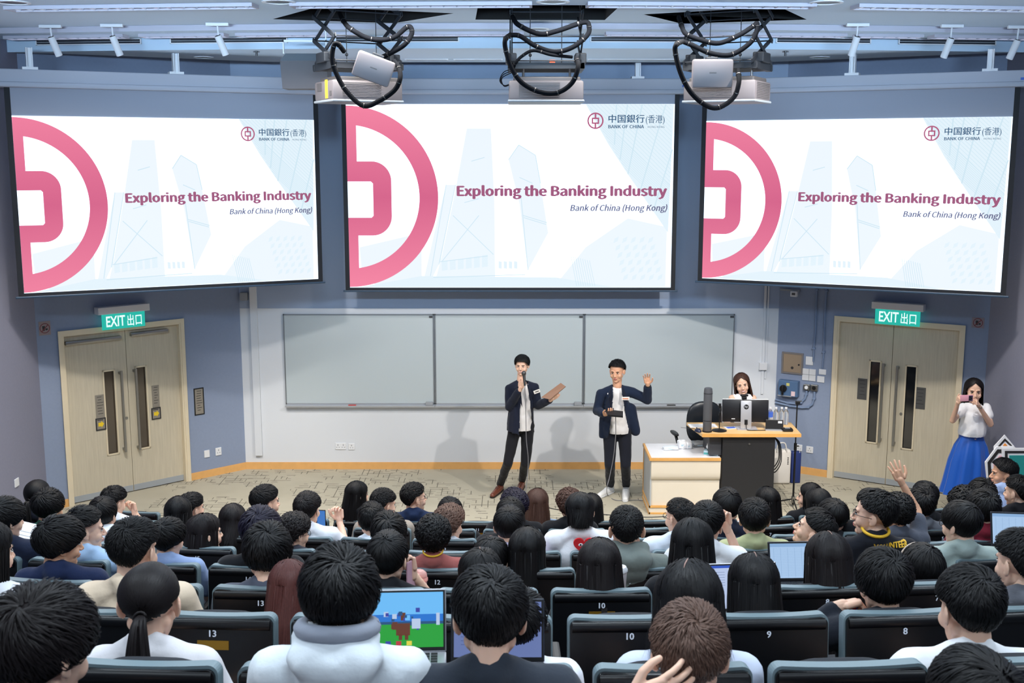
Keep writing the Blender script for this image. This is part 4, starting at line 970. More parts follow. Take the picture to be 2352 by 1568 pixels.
# webcam on the monitor
wc = t.location + Vector((0.0, 0.02+0.055, 0.342)); t = thing('webcam', 'small black webcam clipped on top of the monitor', 'webcam', (wc.x-0.006, wc.y+0.045, wc.z+0.004), 0.1)
m = MB(); m.rbox(-0.045, -0.02, 0.02, 0.045, 0.02, 0.045, 0.01); m.build('webcam_body', black_plastic, t, smooth=40)
m = MB(); m.rbox(-0.025, -0.025, -0.02, 0.025, 0.03, 0.02, 0.005); m.build('webcam_clip', black_plastic, t)
# touch panel, puck, bottles, papers
p = on(1780, 990); t = thing('touch_panel', 'small black tilted control panel right of the monitor', 'control panel', (p.x, p.y, LZ), math.radians(-6))
m = MB(); m.box(-0.105, 0.0, 0, 0.105, 0.10, 0.010); m.build('panel_base', silver, t)
m = MB(); m.rbox(-0.10, 0.05, 0.008, 0.10, 0.062, 0.13, 0.004, M=Matrix.Rotation(math.radians(-12), 4, 'X')); sc_ = m.build('panel_display', black_plastic, t)
m = MB(); m.box(-0.08, 0.005, 0.010, 0.07, 0.05, 0.012); m.build('panel_keys', grey_plastic, t)
m = MB(); m.box(0.04, 0.046, 0.09, 0.085, 0.05, 0.115, Matrix.Rotation(math.radians(-12), 4, 'X')); m.build('paper_sticker', white_plastic, sc_)
p = on(1811, 992); t = thing('speaker_puck', 'flat black device at the right end of the lectern', 'device', (p.x-0.002, p.y+0.05, LZ), 0)
m = MB(); m.rbox(-0.06, -0.05, 0.0, 0.06, 0.05, 0.035, 0.015); m.build('device_shell', black_plastic, t, smooth=40)
m = MB(); m.box(-0.03, -0.02, 0.035, 0.03, 0.02, 0.037); m.build('device_top', grey_plastic, t)
clear = mat('clear_plastic', (235, 240, 245), 0.05, trans=0.9, spec=0.5); lab_blue = mat('bottle_label', (70, 110, 215), 0.5)
for px, lb, lab in ((1771, 'water bottle with a blue label right of the monitor', True), (1784, 'clear bottle with pinkish cap behind the control panel', False), (1797, 'clear bottle standing second from the right on the lectern', False), (1807, 'rightmost clear bottle on the lectern', False)):
    p = on(px, 977); t = thing('water_bottle', lb, 'bottle', (p.x, p.y+0.06, LZ), 0, 'clear water bottles on the lectern')
    m = MB(); m.lathe([(0.028, 0.0), (0.031, 0.01), (0.031, 0.13), (0.026, 0.155), (0.014, 0.175), (0.013, 0.19)], 18); m.build('bottle_body', clear, t, smooth=50)
    m = MB(); m.lathe([(0.0145, 0.188), (0.0145, 0.205), (0.012, 0.207)], 14); m.build('bottle_cap', white_plastic, t, smooth=40)
    if lab: m = MB(); m.lathe([(0.032, 0.09), (0.032, 0.15)], 18); m.build('bottle_label', lab_blue, t)
paper_m = mat('paper', (238, 240, 244), 0.7)
p = on(1612, 978); t = thing('paper_sheet', 'white sheet of paper on the left end of the lectern', 'paper', (p.x, p.y, LZ), 0.05)
m = MB(); m.box(-0.15, -0.075, 0.0, 0.17, 0.09, 0.004); m.build('sheet', paper_m, t)
m = MB(); [m.box(-0.12, -0.05+i*0.025, 0.004, 0.1, -0.045+i*0.025, 0.0045) for i in range(5)]; m.build('print_line', grey_plastic, t, kind='stuff')
p = on(1684, 982); t = thing('leaflet', 'blue and white leaflet under the left of the monitor', 'leaflet', (p.x, p.y, LZ), 0.2)
m = MB(); m.box(-0.10, -0.05, 0.0, 0.06, 0.06, 0.004); m.build('leaflet_sheet', paper_m, t)
m = MB(); m.box(-0.08, -0.04, 0.004, 0.02, 0.03, 0.005); m.build('blue_print', lab_blue, t)
# lectern-side bags on the floor
t = thing('tote_bag', 'white tote bag on the floor behind the lectern', 'bag', (3.37, 13.62, 0), 0)
m = MB(); m.rbox(-0.13, -0.06, 0.0, 0.12, 0.06, 0.44, 0.03); m.build('bag_body', mat('tote_white', (226, 222, 216), 0.8, bump=0.4, bump_s=12), t, smooth=50)
m = MB(); m.tube(smooth_path([(-0.07, -0.06, 0.42), (-0.05, -0.062, 0.52), (0.03, -0.062, 0.53), (0.06, -0.06, 0.42)], 5), 0.008, 6); m.build('bag_handle', mat('tote_white', (226, 222, 216)), t)
m = MB(); [m.box(0.07, -0.064, 0.26+i*0.02, 0.085, -0.062, 0.27+i*0.02) for i in range(5)]; m.build('side_marks', ink, t, kind='stuff')
t = thing('paper_bag', 'dark blue carrier bag beside the white tote bag', 'bag', (3.57, 13.66, 0), 0.1)
m = MB(); m.rbox(-0.07, -0.05, 0.0, 0.055, 0.05, 0.40, 0.012); m.build('bag_body', mat('bag_navy', (28, 48, 110), 0.6), t, smooth=50)
m = MB(); m.tube(smooth_path([(-0.04, -0.045, 0.39), (-0.03, -0.05, 0.47), (0.02, -0.05, 0.47), (0.03, -0.045, 0.39)], 5), 0.004, 6); m.build('bag_handle', white_plastic, t)
# microphone stand
p = G(1821, 1164); t = thing('microphone_stand', 'thin black microphone stand right of the lectern', 'microphone stand', (p.x, p.y, 0), 0)
m = MB(); m.cyl((0,0,0.03), (0,0,0.72), 0.012, n=12); m.cyl((0,0,0.70), (0.0,0,1.24), 0.008, n=12); m.build('pole', black_plastic, t, smooth=40)
m = MB(); m.cyl((0,0,0.69), (0,0,0.77), 0.018, n=12); m.cyl((0.0,-0.02,0.74), (0.035,-0.02,0.74), 0.009, n=8); m.build('clutch', black_plastic, t, smooth=40)
m = MB(); m.rbox(-0.02, -0.02, 1.23, 0.03, 0.02, 1.27, 0.006); m.cyl((-0.02, 0, 1.25), (0.05, 0, 1.27), 0.008, n=8); m.build('clip', black_plastic, t)
for k in range(3):
    a = 2*math.pi*k/3 + 0.5; m = MB(); m.cyl((0, 0, 0.10), (0.26*math.cos(a), 0.26*math.sin(a), 0.012), 0.008, n=8); m.build('leg', black_plastic, t)
m = MB(); m.cyl((0,0,0.06), (0,0,0.13), 0.022, n=12); m.build('leg_hub', steel, t, smooth=40)
# office chair behind the lectern
t = thing('office_chair', 'black swivel chair behind the lectern on the left', 'chair', (2.28, 13.35, 0), math.radians(8))
leather = mat('black_leather', (20, 26, 34), 0.35)
def pad(m, cx, cy, cz, sx, sy, sz, e=2.6, M=None):
    bm = bmesh.new(); bmesh.ops.create_uvsphere(bm, u_segments=28, v_segments=18, radius=1)
    for v in bm.verts:
        c = v.co; f = (abs(c.x)**e + abs(c.y)**e + abs(c.z)**e) ** (-1/e); v.co = Vector((cx + c.x*f*sx, cy + c.y*f*sy, cz + c.z*f*sz))
    if M is not None: bmesh.ops.transform(bm, matrix=M, verts=bm.verts)
    m.bm(bm)
m = MB(); pad(m, 0, -0.22, 0.90, 0.22, 0.05, 0.26, 2.8); m.build('backrest', leather, t, smooth=60)
m = MB(); pad(m, 0, 0.02, 0.50, 0.24, 0.24, 0.05, 3.0); m.build('seat', leather, t, smooth=60)
for s in (-1, 1):
    m = MB(); m.tube(smooth_path([(s*0.22, -0.12, 0.52), (s*0.28, -0.12, 0.60), (s*0.29, -0.02, 0.70), (s*0.29, 0.12, 0.70)], 5), 0.018, 8); pad(m, s*0.29, 0.03, 0.715, 0.035, 0.13, 0.02); m.build('armrest', black_plastic, t, smooth=60)
m = MB(); m.cyl((0,0,0.1), (0,0,0.46), 0.028, n=14); m.build('gas_column', black_plastic, t)
for k in range(5):
    a = 2*math.pi*k/5; m = MB(); m.cyl((0,0,0.11), (0.28*math.cos(a), 0.28*math.sin(a), 0.075), 0.022, 0.014, n=8); q_ = m.build('base_arm', black_plastic, t)
    m = MB(); m.cyl((0.27*math.cos(a)-.012, 0.27*math.sin(a), 0.03), (0.27*math.cos(a)+.012, 0.27*math.sin(a), 0.03), 0.03, n=12); m.build('castor', black_plastic, q_)
m = MB(); m.tube(smooth_path([(0, -0.06, 0.46), (0, -0.2, 0.50), (0, -0.25, 0.62), (0, -0.25, 0.8)], 5), 0.02, 8); m.build('back_stem', black_plastic, t)
# things on the cabinet
def soft(m, cx, cy, cz, sx, sy, sz, seed, amp=0.25, e=4):
    bm = bmesh.new(); bmesh.ops.create_icosphere(bm, subdivisions=4, radius=1)
    for v in bm.verts:
        c = v.co; f = (abs(c.x)**e + abs(c.y)**e + abs(c.z)**e) ** (-1/e)
        nz = noise.noise(Vector((c.x*2+seed, c.y*2, c.z*2)))*amp; v.co = Vector((cx + c.x*f*sx*(1+nz), cy + c.y*f*sy*(1+nz*.6), cz + c.z*f*sz*(1+nz)))
    m.bm(bm)
pk = mat('pack_white', (222, 230, 238), 0.35, bump=0.5, bump_s=20); pk_blue = mat('pack_blue', (186, 214, 228), 0.4); pk_grey = mat('pack_grey', (158, 162, 166), 0.5)
for px, py, sx, sy, sz, m_, lb, nm in ((1540, 1032, .085, .05, .02, pk, 'leftmost flat clear pack on the cream cabinet', 'face_mask_pack'), (1566, 1029, .05, .06, .045, paper_m, 'white crumpled tissue box left of centre on the cabinet', 'tissue_box'), (1581, 1029, .035, .055, .04, paper_m, 'small white carton beside the tissue box on the cabinet', 'small_carton'), (1606, 1024, .085, .075, .03, pk_grey, 'crumpled grey plastic bag at the back of the cabinet', 'plastic_bag')):
    p = G(px, py, tz); t = thing(nm, lb, 'bag' if 'bag' in nm else 'box' if nm != 'face_mask_pack' else 'pack', (p.x, p.y, tz), 0.1)
    m = MB(); soft(m, 0, 0, sz, sx, sy, sz, px, 0.25 if nm not in ('small_carton',) else 0.05, 5); m.build('wrapping', m_, t, smooth=50)
    m = MB(); m.box(-sx*.5, -sy*1.0, sz*.7, sx*.2, -sy*.95, sz*1.3); m.build('printed_label', pk_blue, t)
p = G(1640, 1046, tz); t = thing('mask_box', 'open pale blue face mask box with a white mask at the cabinet corner', 'box', (p.x-.02, p.y+0.05, tz), -0.35)
m = MB(); m.rbox(-0.085, -0.05, 0.0, 0.085, 0.05, 0.05, 0.006); m.build('box_body', pk_blue, t)
m = MB(); soft(m, -0.01, 0.0, 0.09, 0.045, 0.03, 0.055, 5, 0.5, 2.2); m.build('white_mask', paper_m, t, smooth=60)
m = MB(); m.box(-0.08, -0.0515, 0.01, 0.03, -0.0505, 0.03); m.build('box_print', mat('teal_print', (80, 170, 170), 0.5), t)
# cables on the stage floor
def floor_cable(label, pts, r=0.006):
    W_ = [G(a, b_, r) for a, b_ in pts]; c = W_[len(W_)//2].copy(); c.z = 0; t = thing('floor_cable', label, 'cable', c, 0)
    m = MB(); m.tube(smooth_path([p - c for p in W_], 6), r, 6); m.build('cable', black_plastic, t, smooth=60)
floor_cable('thin cable on the carpet right of the long brown hair', [(1245, 1160), (1270, 1168), (1300, 1171), (1330, 1166)], 0.005)
floor_cable('thin cable on the carpet in front of the cream cabinet', [(1365, 1178), (1400, 1182), (1440, 1183), (1480, 1187), (1530, 1186)], 0.005)
# foam board sign on the right
WSg = Plane((P(2262, 1060, 11.6).x, 11.6), (P(2400, 1060, 11.6).x, 11.6)); hh = lambda a, b_: WSg.hit(a, b_)
t = thing('foam_board_sign', 'pink and teal cut-out foam board with black outlines by the right wall', 'sign', WSg.a, 0)
def poly(nm, pts, y0, y1, m_, par=t):
    m = MB(); m.prism([hh(*p) for p in pts], y0, y1); return m.build(nm, m_, par)
fw_ = mat('foam_white', (232, 232, 236), 0.6); fp = mat('foam_pink', (222, 178, 188), 0.6); ft = mat('foam_teal', (30, 140, 138), 0.6); fb = mat('foam_black', (34, 32, 34), 0.6); fo = mat('foam_orange', (226, 140, 50), 0.6)
bd = poly('pink_panel', [(2264,1062),(2290,1027),(2330,1025),(2330,1250),(2290,1250),(2268,1100)], 0.01, 0.03, fw_)
poly('outline', [(2269,1062),(2292,1032),(2326,1032),(2326,1040),(2294,1040),(2276,1064),(2279,1098),(2295,1125),(2288,1128),(2271,1100)], 0.005, 0.01, fb, bd)
poly('pink_field', [(2282,1066),(2296,1046),(2326,1046),(2326,1240),(2300,1240),(2284,1096)], 0.006, 0.01, fp, bd)
b2 = poly('teal_panel', [(2300,1028),(2420,1028),(2420,1250),(2304,1250)], -0.02, 0.0, fw_)
poly('outline', [(2306,1034),(2420,1034),(2420,1039),(2312,1039),(2314,1240),(2308,1240)], -0.025, -0.02, fb, b2)
poly('teal_field', [(2316,1044),(2420,1044),(2420,1240),(2318,1240)], -0.025, -0.02, ft, b2)
b3 = poly('triangle_panel', [(2286,1027),(2311,1000),(2336,1030),(2336,1036),(2286,1036)], 0.031, 0.045, fw_)
poly('outline', [(2295,1026),(2311,1008),(2330,1027),(2325,1027),(2311,1014),(2300,1026)], 0.027, 0.031, fb, b3)
poly('orange_field', [(2306,1025),(2311,1019),(2317,1025)], 0.027, 0.031, fo, b3)
# ================================================================== SEATS
seat_rim = mat('seat_rim', (106, 124, 131), 0.45); seat_leather = mat('seat_leather', (4, 5, 9), 0.36, spec=0.42); seat_fabric = mat('seat_fabric', (22, 26, 34), 0.8)
seat_side = mat('seat_side', (58, 104, 122), 0.5); brass = mat('brass_plate', (150, 112, 34), 0.35, metal=0.6); num_m = mat('seat_number', (214, 220, 232), 0.6)
X10 = dict(A=.216, B=.52, C=.556, D=.60, E=.635, F=.41, G=.44, H=.47)
SP = 0.52; SW = 0.232
def seat_parts():
    TL = Matrix.Translation((0, 0, 0.87)) @ Matrix.Rotation(math.radians(-6), 4, 'X')   # leans back to the camera side at the top
    sh = MB(); r = 0.035; n = 6
    # rim: rounded-top slab outline, slightly dished along the top
    def outline(w, top, bot, r):
        p = [(-w, bot), (w, bot)]
        for i in range(n+1): a = math.pi/2*i/n; p.append((w-r + r*math.cos(a), top-r + r*math.sin(a)))
        for i in range(1, 6): x = (w-r) - 2*(w-r)*i/6; p.append((x, top - 0.007*(1-(x/(w-r))**2)))
        for i in range(n+1): a = math.pi/2 + math.pi/2*i/n; p.append((-w+r + r*math.cos(a), top-r + r*math.sin(a)))
        return p
    sh.prism(outline(SW, 0.0, -0.58, 0.03), -0.022, 0.028, TL)
    shell = sh.mesh('seat_shell', seat_rim)
    bk = MB(); bk.prism(outline(SW-0.007, -0.010, -0.575, 0.024), -0.036, -0.020, TL)
    roll = [(-0.028 - 0.016*math.cos(a), -0.035 + 0.023*math.sin(a)) for a in np.linspace(-math.pi/2, math.pi/2, 9)]
    m = len(roll); v = [TL @ Vector((x, y, z)) for x in (-SW+0.016, SW-0.016) for y, z in roll]
    bk.add(v, [(i, i+1, m+i+1, m+i) for i in range(m-1)] + [tuple(range(m)), tuple(reversed(range(m, 2*m)))])
    back = bk.mesh('back_panel', seat_leather, 35)
    cu = MB(); pad(cu, 0, 0.065, 0.60, 0.205, 0.035, 0.25, 4.0); cush = cu.mesh('back_cushion', seat_fabric, 60)
    st = MB(); pad(st, 0, 0.28, 0.43, 0.215, 0.23, 0.05, 4.0); seatm = st.mesh('seat_cushion', seat_fabric, 60)
    ar = MB(); ar.rbox(-0.018, -0.06, 0.60, 0.018, 0.30, 0.635, 0.01); armr = ar.mesh('armrest', black_plastic)

    pts = [(-0.03, 0.16), (0.30, 0.16), (0.26, 0.60), (-0.05, 0.60)]
    sd = MB(); k = len(pts); sd.add([(-0.012, a, b_) for a, b_ in pts] + [(0.012, a, b_) for a, b_ in pts], [(0,1,2,3), (7,6,5,4)] + [(i, k+i, k+(i+1) % k, (i+1) % k) for i in range(k)]); side_ = sd.mesh('side_panel', seat_side)
    lg = MB(); lg.box(-0.03, 0.05, 0.0, 0.03, 0.25, 0.02); lg.box(-0.015, 0.10, 0.02, 0.015, 0.20, 0.18); leg = lg.mesh('pedestal', dark_steel)
    pl = MB(); pl.box(-0.060, -0.040, -0.130, 0.060, -0.036, -0.096, TL); plate = pl.mesh('brass_plate', brass)
    return TL, shell, back, cush, seatm, armr, side_, leg, plate
TLs, m_shell, m_back, m_cush, m_seat, m_arm, m_side, m_leg, m_plate = seat_parts()
NUM = {}
def num_mesh(n):
    if n not in NUM:
        me = text_mesh(str(n), 1.0, smear=0.028); xs_ = [v.co.x for v in me.vertices]; k = 0.025/0.70
        me.transform(TLs @ Matrix.Translation((0, -0.0405, -0.080)) @ Matrix.Scale(k, 4) @ Matrix.Translation((-(min(xs_)+max(xs_))/2, 0, 0)))
        me.materials.clear(); me.materials.append(num_m); NUM[n] = me
    return NUM[n]
ORD = dict(A='front row', B='second row from the stage', C='third row from the stage', D='fourth row from the stage', E='fifth row from the stage', F='sixth row from the stage', G='seventh row from the stage', H='row nearest the camera')
LIM = dict(A=(-3.75, 4.2), B=(-4.25, 4.35), C=(-4.2, 4.35), D=(-3.75, 3.9), E=(-3.3, 3.4), F=(-2.75, 2.9), G=(-2.25, 2.35), H=(-1.75, 1.85))
SEATS = {}
NW = 'zero one two three four five six seven eight nine ten eleven twelve thirteen fourteen fifteen sixteen seventeen eighteen nineteen twenty'.split()
for row in 'ABCDEFGH':
    D0, zt = ROWS[row]; fl = zt - 0.87; lo, hi = LIM[row]
    k0 = math.ceil((lo - X10[row]) / SP); k1 = math.floor((hi - X10[row]) / SP)
    for k in range(k0, k1 + 1):
        x = X10[row] + k * SP; n = 10 - k
        if n < 1: continue
        plate = (row, n) in (('F', 10), ('G', 13), ('A', 11), ('A', 7), ('B', 8))
        t = thing('theatre_seat', 'black seat%s printed %s in the %s' % (' with brass plate' if plate else '', NW[n], ORD[row]), 'seat', (x, arc(D0, x), fl), math.atan(x / 21.0), 'rows of black theatre seats')
        link('seat_shell', m_shell, t); p = link('back_panel', m_back, t, label='black leather back with rolled top'); link('seat_number', num_mesh(n), p); link('back_cushion', m_cush, t); link('seat_cushion', m_seat, t); link('pedestal', m_leg, t)
        if plate: link('brass_plate', m_plate, p)
        for s in (-1,):
            link('armrest', m_arm, t, loc=(s*SP/2, 0, 0)); link('side_panel', m_side, t, loc=(s*SP/2, 0, 0))
        SEATS[(row, n)] = t
# ================================================================== PEOPLE: building blocks
def V3(*a): return Vector(a)
_cap = {}
def caps_mesh(bm, a, b, ra, rb, n=12):
    a = Vector(a); b = Vector(b); d = b - a; L_ = d.length
    if L_ < 1e-6: d = Vector((0, 0, 1))
    q = d.to_track_quat('Z', 'Y').to_matrix(); rings = []
    for (c, r, t0, t1) in ((a, ra, -90, 0), (b, rb, 0, 90)):
        for k in range(5):
            t = math.radians(t0 + (t1-t0)*k/4); rings.append((c, r*math.cos(t), r*math.sin(t)))
    vs = []
    for c, rr, h_ in rings:
        vs.append([bm.verts.new(c + q @ Vector((max(rr, r_min)*math.cos(2*math.pi*i/n), max(rr, r_min)*math.sin(2*math.pi*i/n), h_))) for i in range(n)])
    for i in range(len(vs)-1):
        for k in range(n): bm.faces.new((vs[i][k], vs[i][(k+1) % n], vs[i+1][(k+1) % n], vs[i+1][k]))
    bm.faces.new(list(reversed(vs[0]))); bm.faces.new(vs[-1])
r_min = 1e-4
def blob(prims, voxel=0.012, smooth=4, name='body', factor=0.5):
    """union of ellipsoids ('e', centre, radii[, euler]) and tapered capsules ('c', a, b, ra, rb) as one smooth skin"""
    bm = bmesh.new()
    for p in prims:
        if p[0] == 'e':
            M = Matrix.Translation(Vector(p[1])) @ (Euler(p[3]).to_matrix().to_4x4() if len(p) > 3 else Matrix()) @ Matrix.Diagonal((*p[2], 1))
            bmesh.ops.create_icosphere(bm, subdivisions=3, radius=1, matrix=M)
        else: caps_mesh(bm, *p[1:])
    me = bpy.data.meshes.new('tmp'); bm.to_mesh(me); bm.free()
    o = bpy.data.objects.new('tmp', me); SC.collection.objects.link(o)
    r = o.modifiers.new('r', 'REMESH'); r.mode = 'VOXEL'; r.voxel_size = voxel; r.use_smooth_shade = True
    if smooth: s_ = o.modifiers.new('s', 'SMOOTH'); s_.iterations = smooth; s_.factor = factor
    dg = bpy.context.evaluated_depsgraph_get(); dg.update()
    out = bpy.data.meshes.new_from_object(o.evaluated_get(dg)); out.name = name
    bpy.data.objects.remove(o); bpy.data.meshes.remove(me)
    return out
def arrays(me):
    v = np.empty(len(me.vertices)*3); me.vertices.foreach_get('co', v); return v.reshape(-1, 3)
def polys(me): return [tuple(p.vertices) for p in me.polygons]
def joined(name, items, mats, smooth=True):
    """items: (mesh, matrix or None, material index) laid into one mesh"""
    V, LI, LS, MI = [], [], [], []; n = 0; c = 0
    for me, M, mi in items:
        v = arrays(me)
        if M is not None: A = np.array(M); v = v @ A[:3, :3].T + A[:3, 3]
        li = np.empty(len(me.loops), dtype=np.int32); me.loops.foreach_get('vertex_index', li)
        ls = np.empty(len(me.polygons), dtype=np.int32); me.polygons.foreach_get('loop_start', ls)
        V.append(v); LI.append(li + n); LS.append(ls + c); MI.append(np.full(len(ls), mi, dtype=np.int32)); n += len(v); c += len(li)
    V = np.concatenate(V); LI = np.concatenate(LI); LS = np.concatenate(LS); MI = np.concatenate(MI)
    out = bpy.data.meshes.new(name); out.vertices.add(len(V)); out.vertices.foreach_set('co', V.ravel()); out.loops.add(len(LI)); out.loops.foreach_set('vertex_index', LI)
    out.polygons.add(len(LS)); out.polygons.foreach_set('loop_start', LS)
    for m in mats: out.materials.append(m)
    if len(mats) > 1: out.polygons.foreach_set('material_index', MI)
    if smooth: out.polygons.foreach_set('use_smooth', np.ones(len(LS), dtype=bool))
    out.update(calc_edges=True); return out
def skin_mat(name, rgb):
    m = mat(name, rgb, 0.5, spec=0.35); b = m.node_tree.nodes['Principled BSDF']
    b.inputs['Subsurface Weight'].default_value = 0.15; b.inputs['Subsurface Radius'].default_value = (0.8, 0.3, 0.15); b.inputs['Subsurface Scale'].default_value = 0.01
    return m
SKINS = [skin_mat('skin_light', (228, 186, 162)), skin_mat('skin_warm', (214, 164, 134)), skin_mat('skin_tan', (196, 140, 108))]
eye_white = mat('eye_white', (225, 222, 218), 0.2); eye_dark = mat('eye_dark', (18, 12, 10), 0.15); lip_m = mat('lips', (186, 100, 94), 0.45); brow_m = mat('brows', (32, 24, 22), 0.8); teeth_m = mat('teeth', (236, 232, 226), 0.3)
def hair_mat(name, rgb, rough=0.52):
    m = mat(name, rgb, rough, spec=0.24); nt = m.node_tree; b = nt.nodes['Principled BSDF']
    tc = nt.nodes.new('ShaderNodeTexCoord'); mp = nt.nodes.new('ShaderNodeMapping'); mp.inputs['Scale'].default_value = (60, 60, 9)
    n = nt.nodes.new('ShaderNodeTexNoise'); n.inputs['Scale'].default_value = 6; n.inputs['Detail'].default_value = 3
    mx = nt.nodes.new('ShaderNodeMix'); mx.data_type = 'RGBA'; c = srgb(*rgb)
    mx.inputs[6].default_value = tuple(x*0.45 for x in c[:3]) + (1,); mx.inputs[7].default_value = tuple(x*1.7 for x in c[:3]) + (1,)
    nt.links.new(tc.outputs['Object'], mp.inputs[0]); nt.links.new(mp.outputs[0], n.inputs['Vector']); nt.links.new(n.outputs[0], mx.inputs[0]); nt.links.new(mx.outputs[2], b.inputs['Base Color'])
    return m
HAIR = dict(black=hair_mat('hair_black', (9, 8, 10)), dark=hair_mat('hair_dark', (20, 15, 16)), brown=hair_mat('hair_brown', (66, 44, 36)), red=hair_mat('hair_reddish', (74, 38, 34)), lbrown=hair_mat('hair_light_brown', (88, 66, 56)), blue=hair_mat('hair_blueblack', (24, 20, 38)))

# ---- head (centre between the ears, face towards +y)
def head_prims(sex='m'):
    j = 1.0 if sex == 'm' else 0.9
    P_ = [('e', (0, -0.012, 0.033), (0.075, 0.092, 0.080)), ('e', (0, 0.024, -0.018), (0.066*j**.3, 0.062, 0.086)),
          ('e', (0, 0.030, -0.070), (0.053*j, 0.049, 0.038)), ('e', (0, 0.062, -0.094), (0.024*j, 0.022, 0.019)),
          ('e', (0.040, 0.052, -0.034), (0.024, 0.026, 0.028)), ('e', (-0.040, 0.052, -0.034), (0.024, 0.026, 0.028)),
          ('c', (0, 0.082, 0.004), (0, 0.102, -0.030), 0.008, 0.0115), ('e', (0.011, 0.094, -0.034), (0.008, 0.009, 0.007)), ('e', (-0.011, 0.094, -0.034), (0.008, 0.009, 0.007)),
          ('c', (-0.040, 0.068, 0.022), (-0.014, 0.079, 0.020), 0.009, 0.009), ('c', (0.040, 0.068, 0.022), (0.014, 0.079, 0.020), 0.009, 0.009),
          ('e', (0, 0.082, -0.056), (0.024, 0.012, 0.009)), ('e', (0, 0.080, -0.068), (0.020, 0.012, 0.008)),
          ('c', (-0.042, -0.008, -0.050), (-0.024, 0.044, -0.084), 0.024, 0.021), ('c', (0.042, -0.008, -0.050), (0.024, 0.044, -0.084), 0.024, 0.021),
          ('c', (0, -0.020, -0.040), (0, -0.030, -0.105), 0.048*j, 0.046*j)]
    for s in (-1, 1):
        P_ += [('e', (s*0.0815, -0.014, -0.006), (0.007, 0.019, 0.030), (0.12, 0, s*0.45)), ('e', (s*0.077, -0.004, -0.028), (0.007, 0.010, 0.012)), ('e', (s*0.073, -0.004, -0.008), (0.010, 0.012, 0.018))]
    return P_
HEADS = {}
def head_base(sex, hi):
    k = (sex, hi)
    if k not in HEADS: HEADS[k] = blob(head_prims(sex), 0.0034 if hi else 0.0052, 5 if hi else 3, 'head')
    return HEADS[k]
def ell(m, c, r, n=10, rot=None):
    bm = bmesh.new(); M = Matrix.Translation(Vector(c)) @ (Euler(rot).to_matrix().to_4x4() if rot else Matrix()) @ Matrix.Diagonal((*r, 1))
    bmesh.ops.create_uvsphere(bm, u_segments=n, v_segments=max(6, n*2//3), radius=1, matrix=M); m.bm(bm)
FACE = {}
def face_parts(smile=False):
    if smile in FACE: return FACE[smile]
    e = MB()
    for s in (-1, 1):
        e.cur = 0; ell(e, (s*0.029, 0.0765, 0.001), (0.0125, 0.008, 0.0052), 12, (0, s*0.05, 0))
        e.cur = 1; ell(e, (s*0.029, 0.0820, 0.001), (0.0058, 0.004, 0.0052), 10)
        ell(e, (s*0.029, 0.0805, 0.0058), (0.0145, 0.0052, 0.0016), 10, (0, s*0.10, -s*0.3))
    eyes = e.mesh('eyes', [eye_white, eye_dark], True)
    b_ = MB()
    for s in (-1, 1): ell(b_, (s*0.030, 0.0835, 0.0205), (0.0165, 0.0035, 0.0030), 10, (0, s*0.10, -s*0.42))
    brows = b_.mesh('eyebrows', brow_m, True)
    l = MB(); w_ = 0.025 if smile else 0.020
    l.cur = 0; ell(l, (0, 0.0905, -0.0575), (w_, 0.0048, 0.0040), 14); ell(l, (0, 0.0890, -0.0665), (w_*.85, 0.0050, 0.0050), 14)
    if smile: l.cur = 1; ell(l, (0, 0.0935, -0.0618), (w_*.8, 0.0036, 0.0036), 14)
    mouth = l.mesh('mouth', [lip_m, teeth_m], True)
    FACE[smile] = (eyes, brows, mouth); return FACE[smile]
# glasses
def glasses_mesh():
    m = MB()
    for s in (-1, 1):
        m.tube([V3(s*0.031 + 0.024*math.cos(a), 0.094 - 0.004*abs(math.cos(a)), 0.002 + 0.017*math.sin(a)) for a in np.linspace(0, 2*math.pi, 17)], 0.0017, 5)
        m.tube([V3(s*0.055, 0.090, 0.006), V3(s*0.078, 0.05, 0.006), V3(s*0.084, -0.01, 0.004)], 0.0015, 5)
    m.tube([V3(-0.008, 0.097, 0.004), V3(0, 0.099, 0.006), V3(0.008, 0.097, 0.004)], 0.0016, 5)
    return m.mesh('glasses', mat('glasses_frame', (24, 24, 28), 0.3))
GLASS = glasses_mesh()

# ---- hair
HC = np.array([0, -0.012, 0.033]); HE = np.array([0.0775, 0.0950, 0.0830])
def dirv(phi, th): # phi 0 = front(+y), positive towards +x; th elevation
    return np.stack([np.sin(phi)*np.cos(th), np.cos(phi)*np.cos(th), np.sin(th)], -1)
def lerpang(phi, table):
    a = np.abs(np.degrees((phi + np.pi) % (2*np.pi) - np.pi)); return np.radians(np.interp(a, [t[0] for t in table], [t[1] for t in table]))
LIMITS = dict(
    crop=[(0, 35), (35, 33), (60, 22), (80, 8), (100, 4), (125, -34), (150, -54), (180, -58)],
    fringe=[(0, 29), (35, 25), (60, 2), (80, -10), (100, -14), (125, -40), (150, -56), (180, -62)],
    short=[(0, 40), (35, 36), (60, 18), (80, 10), (100, 8), (125, -34), (150, -54), (180, -58)],
    mid=[(0, 24), (35, 20), (60, 6), (80, -10), (100, -14), (125, -44), (150, -60), (180, -64)],
    bowl=[(0, 14), (40, 10), (60, -8), (80, -20), (100, -26), (125, -46), (150, -60), (180, -64)],
    long=[(0, 46), (25, 34), (48, 8), (62, -14), (80, -30), (180, -40)],
    pony=[(0, 42), (35, 34), (60, 12), (80, 0), (100, -8), (125, -30), (150, -46), (180, -50)])
